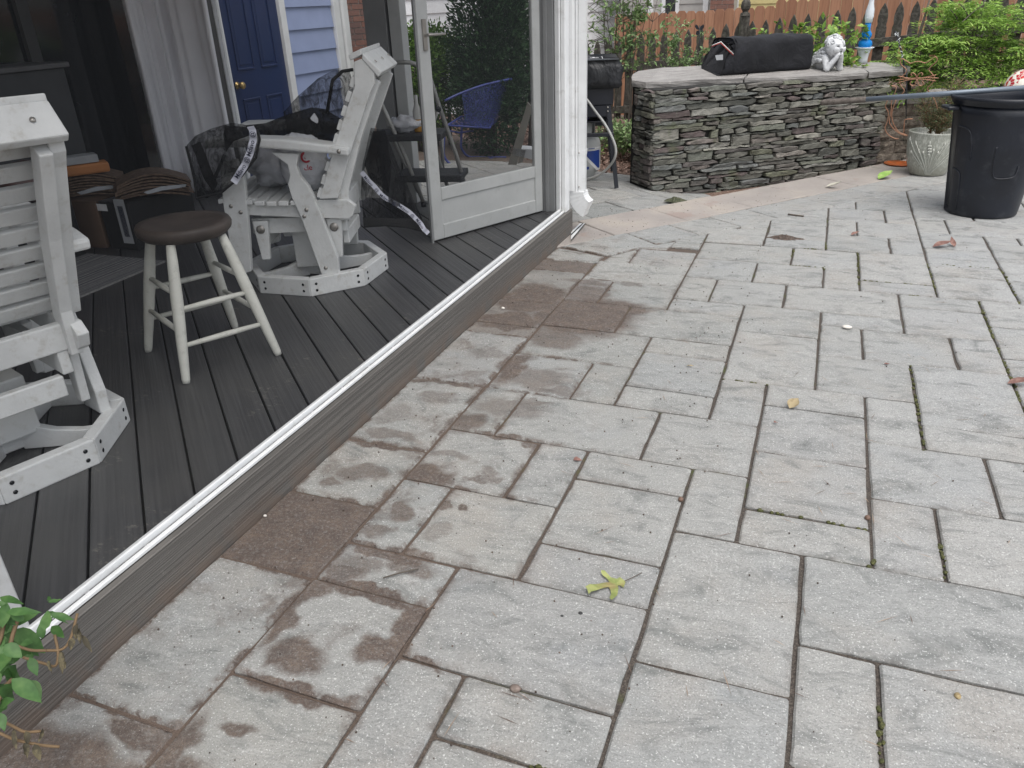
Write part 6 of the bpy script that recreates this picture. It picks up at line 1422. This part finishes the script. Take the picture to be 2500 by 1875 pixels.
def ribbon(parent, pts, P0, wpx, words, flip=False):
    P = catmull([PL(x, y, P0, w2) for x, y in pts], 6); sc_px = np.linalg.norm(PL(pts[0][0] + 10, pts[0][1], P0, w2) - PL(pts[0][0], pts[0][1], P0, w2)) / 10; hw = wpx * sc_px / 2; V = []
    for i, p in enumerate(P):
        t = P[min(i + 1, len(P) - 1)] - P[max(i - 1, 0)]; t /= np.linalg.norm(t); b_ = np.cross(w2, t); V += [p + b_ * hw + w2 * .004 * math.sin(i), p - b_ * hw + w2 * .004 * math.sin(i)]
    rb = raw('strap', V, [(2 * i, 2 * i + 1, 2 * i + 3, 2 * i + 2) for i in range(len(P) - 1)], STRAP, parent); cum = [0]
    for i in range(1, len(P)): cum.append(cum[-1] + np.linalg.norm(P[i] - P[i - 1]))
    for word, f in words:
        s_ = f * cum[-1]; i = max(0, next(k for k in range(len(cum)) if cum[k] >= s_) - 1); p = P[i] + (P[i + 1] - P[i]) * ((s_ - cum[i]) / (cum[i + 1] - cum[i])); t = P[i + 1] - P[i]; t /= np.linalg.norm(t)
        tx = -t if flip else t
        up_ = np.cross(-w2, tx) * 1.0; 
        text(word, p - w2 * .012 - up_ * hw * .55, tx, up_, hw * 1.75, INK, rb)
def text(s_, p, X, Y, size, mat, parent):
    cu = bpy.data.curves.new('text', 'FONT'); cu.body = s_; cu.size = size; cu.align_x = 'CENTER'; cu.offset = size * .012; to = bpy.data.objects.new('text_tmp', cu); C.objects.link(to); dg = bpy.context.evaluated_depsgraph_get(); dg.update()
    me = bpy.data.meshes.new_from_object(to.evaluated_get(dg)); bpy.data.objects.remove(to); bpy.data.curves.remove(cu)
    Z = np.cross(X, Y); M_ = Matrix(((X[0], Y[0], Z[0], p[0]), (X[1], Y[1], Z[1], p[1]), (X[2], Y[2], Z[2], p[2]), (0, 0, 0, 1))); me.transform(M_); me.materials.clear(); me.materials.append(mat); return link('lettering', me, parent)
ribbon(net, [(570, 446), (592, 412), (606, 384), (616, 352), (618, 328), (612, 308)], NF - w2 * .14, 17, [('Mdavo', .24), ('Mdavo', .66), ('@', .46), ('@', .88)])
ribbon(net3, [(882, 420), (905, 446), (940, 482), (985, 508), (1018, 536), (1036, 560), (1046, 570)], NBK - w2 * .05, 12, [('Mdavo', .12), ('@', .25), ('Mdavo', .37), ('@', .49), ('Mdavo', .61), ('@', .73), ('Mdavo', .85)])
FILMW = cloth_mat('grey_plastic_bag', (.40, .41, .44), (.31, .32, .35), .35)
ax_c = (u2, w2, UP)
def sbag(label, c, r3, mat, seed):
    t = thing('shopping_bag', label, 'bag', c); blob('bag_body', c, 1, r3, mat, .28, ax_c, 28, 18, t, seed); return t
B1c, B2c = cl(-.13, .02, .555), cl(.03, -.06, .585)
b1 = sbag('grey plastic shopping bag slumped on the seat of the glider chair, nearer its front leg', B1c, (.135, .15, .095), FILMW, 1)
b2 = sbag('white plastic shopping bag with red ring logo on the seat of the glider chair', B2c, (.115, .12, .135), BAGW, 4)
for bg_, c_, du_, h_ in ((b1, B1c, -.03, .16), (b2, B2c, .05, .19)):
    m = MB(); q = c_ + u2 * du_; m.prism([q - u2 * .035 + UP * .06, q + u2 * .02 + UP * .06, q + u2 * .045 + UP * h_, q + u2 * .03 + UP * (h_ + .03), q + u2 * .0 + UP * h_], -w2 * .012); m.build('bag_handle', BAGW, bg_, bevel=.003)
RED = simple('red_print', (.42, .03, .045), .5)
tc_ = O - B2c; tc_ /= np.linalg.norm(tc_); lx = np.cross(UP, tc_); lx /= np.linalg.norm(lx); ly = np.cross(tc_, lx)
def onbag(a, b_): 
    d = tc_ * .98 + lx * a + ly * b_; k = 1 / math.sqrt(((d @ u2) / .115) ** 2 + ((d @ w2) / .12) ** 2 + ((d @ UP) / .135) ** 2); q = d / np.linalg.norm(d); k = 1 / math.sqrt(((q @ u2) / .115) ** 2 + ((q @ w2) / .12) ** 2 + ((q @ UP) / .135) ** 2)
    nz_ = 1 + .28 * mathutils.noise.noise(Vector(np.array([q @ u2 / .115, q @ w2 / .12, q @ UP / .135]) / np.linalg.norm([q @ u2 / .115, q @ w2 / .12, q @ UP / .135]) * 2.2 + 4)) + .168 * mathutils.noise.noise(Vector(np.array([q @ u2 / .115, q @ w2 / .12, q @ UP / .135]) / np.linalg.norm([q @ u2 / .115, q @ w2 / .12, q @ UP / .135]) * 5 + 4)); return B2c + q * (k * nz_ + .009)
cx0, cy0 = .06, .12
V = [onbag(cx0 + r_ * math.cos(a), cy0 + r_ * math.sin(a)) for r_ in (.19, .12) for a in np.linspace(0, 6.283, 25)[:-1]]; raw('logo_ring', V, [(k, (k + 1) % 24, 24 + (k + 1) % 24, 24 + k) for k in range(24)], RED, b2)
V = [onbag(cx0 + .06 * math.cos(a), cy0 + .06 * math.sin(a)) for a in np.linspace(0, 6.283, 17)[:-1]]; raw('logo_dot', V, [list(range(16))], RED, b2)
text('cle', onbag(cx0 + .02, cy0 - .46) + tc_ * .006, lx, ly, .034, RED, b2); V = [onbag(x, y) for x, y in ((.42, .55), (.7, .5), (.72, .38), (.5, .45))]; raw('red_mark', V, [(0, 1, 2, 3)], RED, b2)

# ================================================================== plant in the near corner
LP0 = AT(100, 1600, 1.50); lpn = ray(100, 1600); lpn /= np.linalg.norm(lpn)
lpp = lambda x, y, d=0: PL(x / 2.886, y / 2.886 + 1300, LP0 + lpn * d, lpn)
pb_ = np.array([-1.42, .42, 0.0]); near = thing('broadleaf_plant', 'green leafy plant with withered dangling leaves in the near left corner by the sill', 'plant', pb_)
LEAVES = [(80, 690, 335, 842, 150), (45, 500, 10, 680, 90), (315, 690, 335, 540, 80), (350, 575, 532, 612, 60), (362, 660, 448, 735, 70), (40, 560, 285, 552, 70), (75, 650, 258, 570, 70), (0, 455, 155, 495, 60), (0, 900, 150, 880, 100), (20, 985, 160, 1030, 110), (80, 1030, 300, 1195, 120), (0, 1090, 95, 1150, 100), (0, 1215, 85, 1175, 80), (215, 1040, 292, 1180, 80), (55, 620, 20, 840, 100), (30, 790, 155, 880, 100), (150, 810, 210, 905, 80), (5, 1270, 30, 1400, 60), (210, 880, 262, 1010, 70), (335, 495, 440, 468, 40), (0, 720, -60, 860, 120), (-20, 960, -90, 1120, 120), (60, 840, -20, 980, 110), (110, 930, 40, 1060, 100), (170, 620, 60, 560, 60), (-30, 560, -120, 700, 120), (120, 740, 30, 720, 80), (230, 760, 140, 800, 60)]
def leafmesh(a, b_, wd, nrm, fold, name, mat, parent, nseg=6, curl=.1):
    d = b_ - a; L = np.linalg.norm(d); d /= L; s = np.cross(d, nrm); s /= np.linalg.norm(s); u = np.cross(s, d); V = []; F = []
    for i in range(nseg + 1):
        t = i / nseg; h = wd / 2 * math.sin(math.pi * min(1, t ** .75)) * (1 if 0 < i < nseg else .02); c = a + d * L * t + u * (-curl * L * t * t)
        V += [c + s * h + u * (h * fold + random.gauss(0, .0012)), c, c - s * h + u * (h * fold + random.gauss(0, .0012))]
    for i in range(nseg): F += [(3 * i, 3 * i + 3, 3 * i + 4, 3 * i + 1), (3 * i + 1, 3 * i + 4, 3 * i + 5, 3 * i + 2)]
    return raw(name, V, F, mat, parent, smooth=True)
for k, (x0, y0, x1, y1, wd) in enumerate(LEAVES):
    dd_k = random.uniform(-.10, .06); a, b_ = lpp(x0, y0, dd_k), lpp(x1, y1, dd_k - random.uniform(-.03, .05)); pxs = np.linalg.norm(lpp(110, 900) - lpp(10, 900)) / 100
    leafmesh(a, b_, wd * pxs * 1.1, UP * .55 - lpn * .7 + rvec(1)[0] * .25, .28, 'leaf', L_BIG, near)
    j_ = np.array([random.uniform(-45, 15), random.uniform(-50, 60)]); q_ = random.uniform(.55, .9); a, b_ = lpp(x0 + j_[0], y0 + j_[1], dd_k + .06), lpp(x0 + j_[0] + (x1 - x0) * q_ + random.uniform(-40, 40), y0 + j_[1] + (y1 - y0) * q_ + random.uniform(-50, 50), dd_k + .05)
    leafmesh(a, b_, wd * pxs * .95, UP * .55 - lpn * .6 + rvec(1)[0] * .4, .3, 'leaf', L_BIG, near)
for pts, r_ in (([(-60, 1000), (40, 900), (90, 720), (130, 600)], .004), ([(-80, 900), (0, 760), (40, 560)], .004), ([(320, 832), (440, 822), (500, 740), (545, 570)], .0028), ([(160, 880), (300, 920), (390, 940), (410, 850), (385, 720)], .0028), ([(-20, 1310), (90, 1365), (175, 1405), (290, 1400)], .003), ([(-20, 1405), (90, 1455), (170, 1475), (300, 1500), (420, 1510)], .003), ([(90, 1030), (30, 1100), (-60, 1300)], .004), ([(120, 800), (220, 830), (330, 832)], .003)):
    m = MB(); m.tube(catmull([lpp(x, y, -.02) for x, y in pts], 5), r_, 6); m.build('stem', STEM, near)
for (x0, y0, x1, y1, wd) in ((545, 640, 520, 760, 45), (560, 670, 590, 780, 40), (575, 720, 640, 850, 40), (510, 740, 500, 830, 50), (430, 830, 440, 1000, 45), (440, 900, 465, 960, 35), (180, 1400, 195, 1500, 50), (170, 1480, 190, 1590, 50), (240, 1490, 280, 1610, 55), (95, 1380, 125, 1530, 35), (300, 1380, 260, 1470, 40), (340, 900, 375, 990, 30)):
    leafmesh(lpp(x0, y0, -.03), lpp(x1, y1, -.03), wd * pxs * 1.1, rvec(1)[0] * .5 - lpn * .6, .8, 'withered_leaf', L_DRY, near, 6, random.uniform(-.3, .3))
m = MB(); m.tube([pb_, lpp(-80, 1500), lpp(-60, 1000)], [.008, .006, .004], 6); m.build('stem', STEM, near)

# ================================================================== litter on the patio
gz2 = lambda x, y, ox, oy, s_=3.16, z=.004: G(x / s_ + ox, y / s_ + oy, z)
OAK = twotone('yellow_green_leaf', (.20, .24, .07), (.32, .34, .12), 30, .4, .6, .6, third=(.30, .20, .10))
ol = [(690, 130), (715, 135), (740, 165), (770, 195), (805, 200), (835, 185), (850, 200), (875, 215), (872, 240), (860, 268), (835, 250), (815, 250), (822, 275), (812, 325), (770, 362), (752, 345), (765, 315), (760, 285), (745, 262), (700, 272), (650, 288), (610, 298), (592, 318), (580, 280), (565, 258), (600, 240), (650, 240), (700, 230), (752, 224), (735, 200), (700, 172), (686, 150)]
oakc = gz2(770, 240, 1250, 1350); V = [oakc + UP * .010]
for k, (x, y) in enumerate(ol): V.append(gz2(x, y, 1250, 1350, z=.004 + .9 * float(np.linalg.norm(gz2(x, y, 1250, 1350)[:2] - oakc[:2])) ** 2 * 3))
t = thing('oak_leaf', 'yellow green oak leaf lying alone on a paver in the middle foreground', 'leaf', oakc); raw('leaf_blade', V, [list(range(1, len(ol) + 1))], OAK, t)
m = MB(); m.tube([gz2(868, 218, 1250, 1350, z=.008), gz2(940, 185, 1250, 1350, z=.006), gz2(1003, 152, 1250, 1350, z=.007)], .0013, 5); m.build('leaf_stem', TWIG, t)
DRY = twotone('dry_brown_leaf', (.17, .085, .07), (.26, .15, .12), 40); DRYT = twotone('dry_tan_leaf', (.36, .29, .17), (.26, .20, .11), 40)
def dryleaf(px, py, L, ang, mat, label, wd=.5, curl=.3):
    c = G(px, py, .005); d = dirv(ang); o = leafmesh(c - d * L / 2, c + d * L / 2 + UP * L * .12, L * wd, UP + rvec(1)[0] * .3, .5, 'dry_leaf', mat, None, 6, curl); tag(o, label, 'leaf')
dryleaf(1937, 990, .055, 60, DRYT, 'curled tan leaf on a paver joint right of centre', .8, -.3); dryleaf(2300, 602, .11, 20, DRY, 'large reddish brown leaf on the pavers below the trash can', .5, -.2); dryleaf(2325, 598, .08, 100, DRY, 'dark brown leaf overlapping the large reddish leaf below the trash can', .4, -.4); dryleaf(2088, 573, .06, 40, DRY, 'small reddish brown leaf on a joint left below the trash can', .6, -.2)
dryleaf(2490, 938, .09, 10, DRY, 'reddish brown leaf on a mossy joint at the right edge', .5, -.2); dryleaf(1410, 1122, .03, 30, DRY, 'tiny pinkish brown leaf scrap on a joint in the centre', .7); dryleaf(1894, 1031, .016, 30, DRY, 'tiny red scrap on a paver below the curled tan leaf', .8); dryleaf(1685, 894, .03, 0, DRYT, 'small flat brown scrap on a pale paver left of centre', .4, 0); dryleaf(2165, 889, .022, 10, DRY, 'small brown seed on a paver in the middle right', .5, 0)
GRN = twotone('fresh_leaf', (.20, .34, .07), (.30, .42, .12), 30); dryleaf(2160, 434, .16, 50, GRN, 'fresh green leaf lying on the border stones left of the pot', .5, -.2); dryleaf(2035, 457, .12, 5, twotone('bleached_leaf', (.5, .48, .40), (.38, .36, .30), 20), 'bleached pale leaf on the joint beside the border stones', .45, -.3)
m = MB(); m.tube([G(935, 1411, .006), G(975, 1399, .008), G(1022, 1389, .006)], [.002, .0023, .0016], 6); tag(m.build('twig', TWIG), 'thin dark twig lying on a dusty paver beside the brown paver', 'twig')
m = MB(); m.tube([G(1924, 523, .008), G(1962, 528, .008)], .006, 6); tag(m.build('twig', TWIG), 'short thick twig lying on the pavers beyond the soil heap', 'twig')
def peb(px, py, r, mat, label, cat_='pebble', s3=(1, .8, .6)):
    m = MB(); m.sphere(G(px, py, r * .45), r, 12, 8, sc3=s3, jit=.06); tag(m.build('pebble', mat), label, cat_)
PEBM = twotone('brown_stone_chip', (.16, .125, .105), (.24, .19, .165), 60); WHT = simple('white_chip', (.6, .57, .52), .7); DRK = simple('dark_chip', (.03, .03, .03), .8); NUT = simple('acorn_brown', (.14, .085, .06), .6)
peb(1258, 1681, .0135, PEBM, 'rounded brown stone chip on a joint in the near centre'); peb(632, 1250, .012, WHT, 'white angular chip at the foot of the deck board on the brown paver', s3=(.6, .5, 1.2)); peb(647, 1259, .006, WHT, 'smallest white chip beside the angular one on the brown paver')
peb(1372, 1504, .0045, DRK, 'small black chip on a large paver, left of a pair'); peb(1417, 1497, .006, DRK, 'larger black chip on a large paver, right of a pair'); peb(2118, 1264, .0085, NUT, 'round brown acorn in a joint at the middle right', 'acorn', (1, 1, .95)); peb(1662, 1219, .0085, NUT, 'round brown acorn at a joint crossing left of the long joint', 'acorn', (1, 1, .95)); peb(2338, 1699, .009, twotone('tan_nut', (.38, .30, .16), (.24, .18, .09), 60), 'tan nut shell on a paver in the near right corner', 'nut', (.8, 1, .7))
peb(1228, 752, .010, WHT, 'pale chip on the dirty pavers by the deck board'); peb(2068, 798, .022, WHT, 'white droppings on a joint in the middle right', s3=(1, .7, .35))  # the flat white one is droppings
def clod(name, label, cat_, px, py, r, n_, hgt, mat, smin=.004, smax=.012):
    m = MB(); c = G(px, py, 0)
    for _ in range(n_):
        a = random.uniform(0, 6.28); q = r * math.sqrt(random.random()); p = c + np.array([q * math.cos(a) * 1.3, q * math.sin(a) * .8, .002 + hgt * (1 - q / r) * random.random()]); m.sphere(p, random.uniform(smin, smax), 5, 3, sc3=(1, 1, .6))
    tag(m.build(name, mat), label, cat_)['kind'] = 'stuff' if False else 'thing' if False else 0
    o_ = C.objects[-1]; del o_['kind']; return o_
SOIL = twotone('dark_soil', (.05, .036, .028), (.13, .095, .075), 90)
def heap(name, label, cat_, px, py, r, hgt, mat, seed):
    c = G(px, py, -.002); m = MB(); n_ = 26; V = []; R_ = 7
    for i in range(R_ + 1):
        f = i / R_
        for k in range(n_):
            a = 6.283 * k / n_; e = 1 + .45 * mathutils.noise.noise(Vector((math.cos(a) * 1.7, math.sin(a) * 1.7, seed))); h = hgt * (1 - f) ** 1.2 * (.75 + .6 * mathutils.noise.noise(Vector((f * 6 * math.cos(a), f * 6 * math.sin(a), seed + 3)))) + (.003 * mathutils.noise.noise(Vector((k * .9, i * 1.3, seed))) if 0 < i < R_ else 0)
            V.append(c + np.array([r * 1.25 * e * f * math.cos(a), r * .75 * e * f * math.sin(a), max(h, -.001)]))
    o_ = raw(name, V, [(i * n_ + k, (i + 1) * n_ + k, (i + 1) * n_ + (k + 1) % n_, i * n_ + (k + 1) % n_) for i in range(R_) for k in range(n_)], mat); return tag(o_, label, cat_)
heap('soil_heap', 'small heap of dark soil on the pavers in the right background', 'soil', 1915, 583, .085, .035, SOIL, 2.0)
heap('leaf_clump', 'small dark clump of wet leaves on the terrace in front of the counter', 'leaf litter', 1648, 490, .075, .04, twotone('wet_leaves', (.035, .045, .02), (.09, .085, .05), 70), 5.0)
# pine needles, crumbs and moss: nobody could count these
A, D_n, Ls = [], [], []
for _ in range(420):
    x, y = random.uniform(.0, 4.2), random.uniform(.8, 7.2)
    if random.random() < .45: k = random.choice(range(2, 14)); x = KX(k) + random.gauss(0, .02)
    A.append((x, y, .004 + random.random() * .003)); a = random.uniform(0, 6.28); D_n.append((math.cos(a), math.sin(a), random.gauss(0, .02))); Ls.append(random.uniform(.03, .085))
b = NB('pine_needle'); b.set('Base Color', b.ramp(b.noise(b.pos(), 9, 2), [(.4, (.10, .06, .045)), (.6, (.34, .25, .18))])); b.set('Roughness', .7)
stuff(leaf_mesh('pine_needles', b.m, None, leaf_arr(np.array(A), np.array(D_n), np.tile(UP, (len(A), 1)), np.array(Ls), np.full(len(A), .0022), .3)))
m = MB(); V = []
for _ in range(1500):
    x = random.choice([random.uniform(-1.45, -.2), random.uniform(-1.45, 3.5)]); y = random.uniform(.5, 6.2)
    m.sphere((x, y, .003), random.choice([.0012, .0018, .0018, .003]), 5, 3)
stuff(m.build('crumbs', SOIL))
MOSS = twotone('green_moss', (.05, .055, .016), (.13, .13, .045), 200, bump=.003); m = MB()
mossy = [(7, 22, 22.6), (6, 21, 21.8), (8, 18.6, 21.9), (7, 19.8, 20.2), (10, 18.3, 21.2), (11, 15.2, 18), (11, 11, 15), (9, 8.9, 13), (12, 18, 21.5), (8, 5.0, 5.2), (8, 1.4, 2.4), (9, 5.0, 6.2)]
for k, ja, jb in mossy:
    for _ in range(int((jb - ja) * 9) + 3): m.sphere((KX(k) + random.gauss(0, .003), JY(random.uniform(ja, jb)), -.005), random.uniform(.003, .0085), 6, 4, sc3=(1, 1.3, .8), jit=.2)
for j, ka, kb in ((19, 8, 9.8), (22, 6.3, 7), (20, 5.8, 7), (21.2, 10.3, 12), (18, 9.2, 10), (11, 5, 6), (6, 6.2, 8), (0, 4.2, 4.8)):
    for _ in range(int((kb - ka) * 9)): m.sphere((KX(random.uniform(ka, kb)), JY(j) + random.gauss(0, .002), -.004), random.uniform(.003, .007), 6, 4, sc3=(1.3, 1, .8), jit=.2)
stuff(m.build('moss', MOSS))
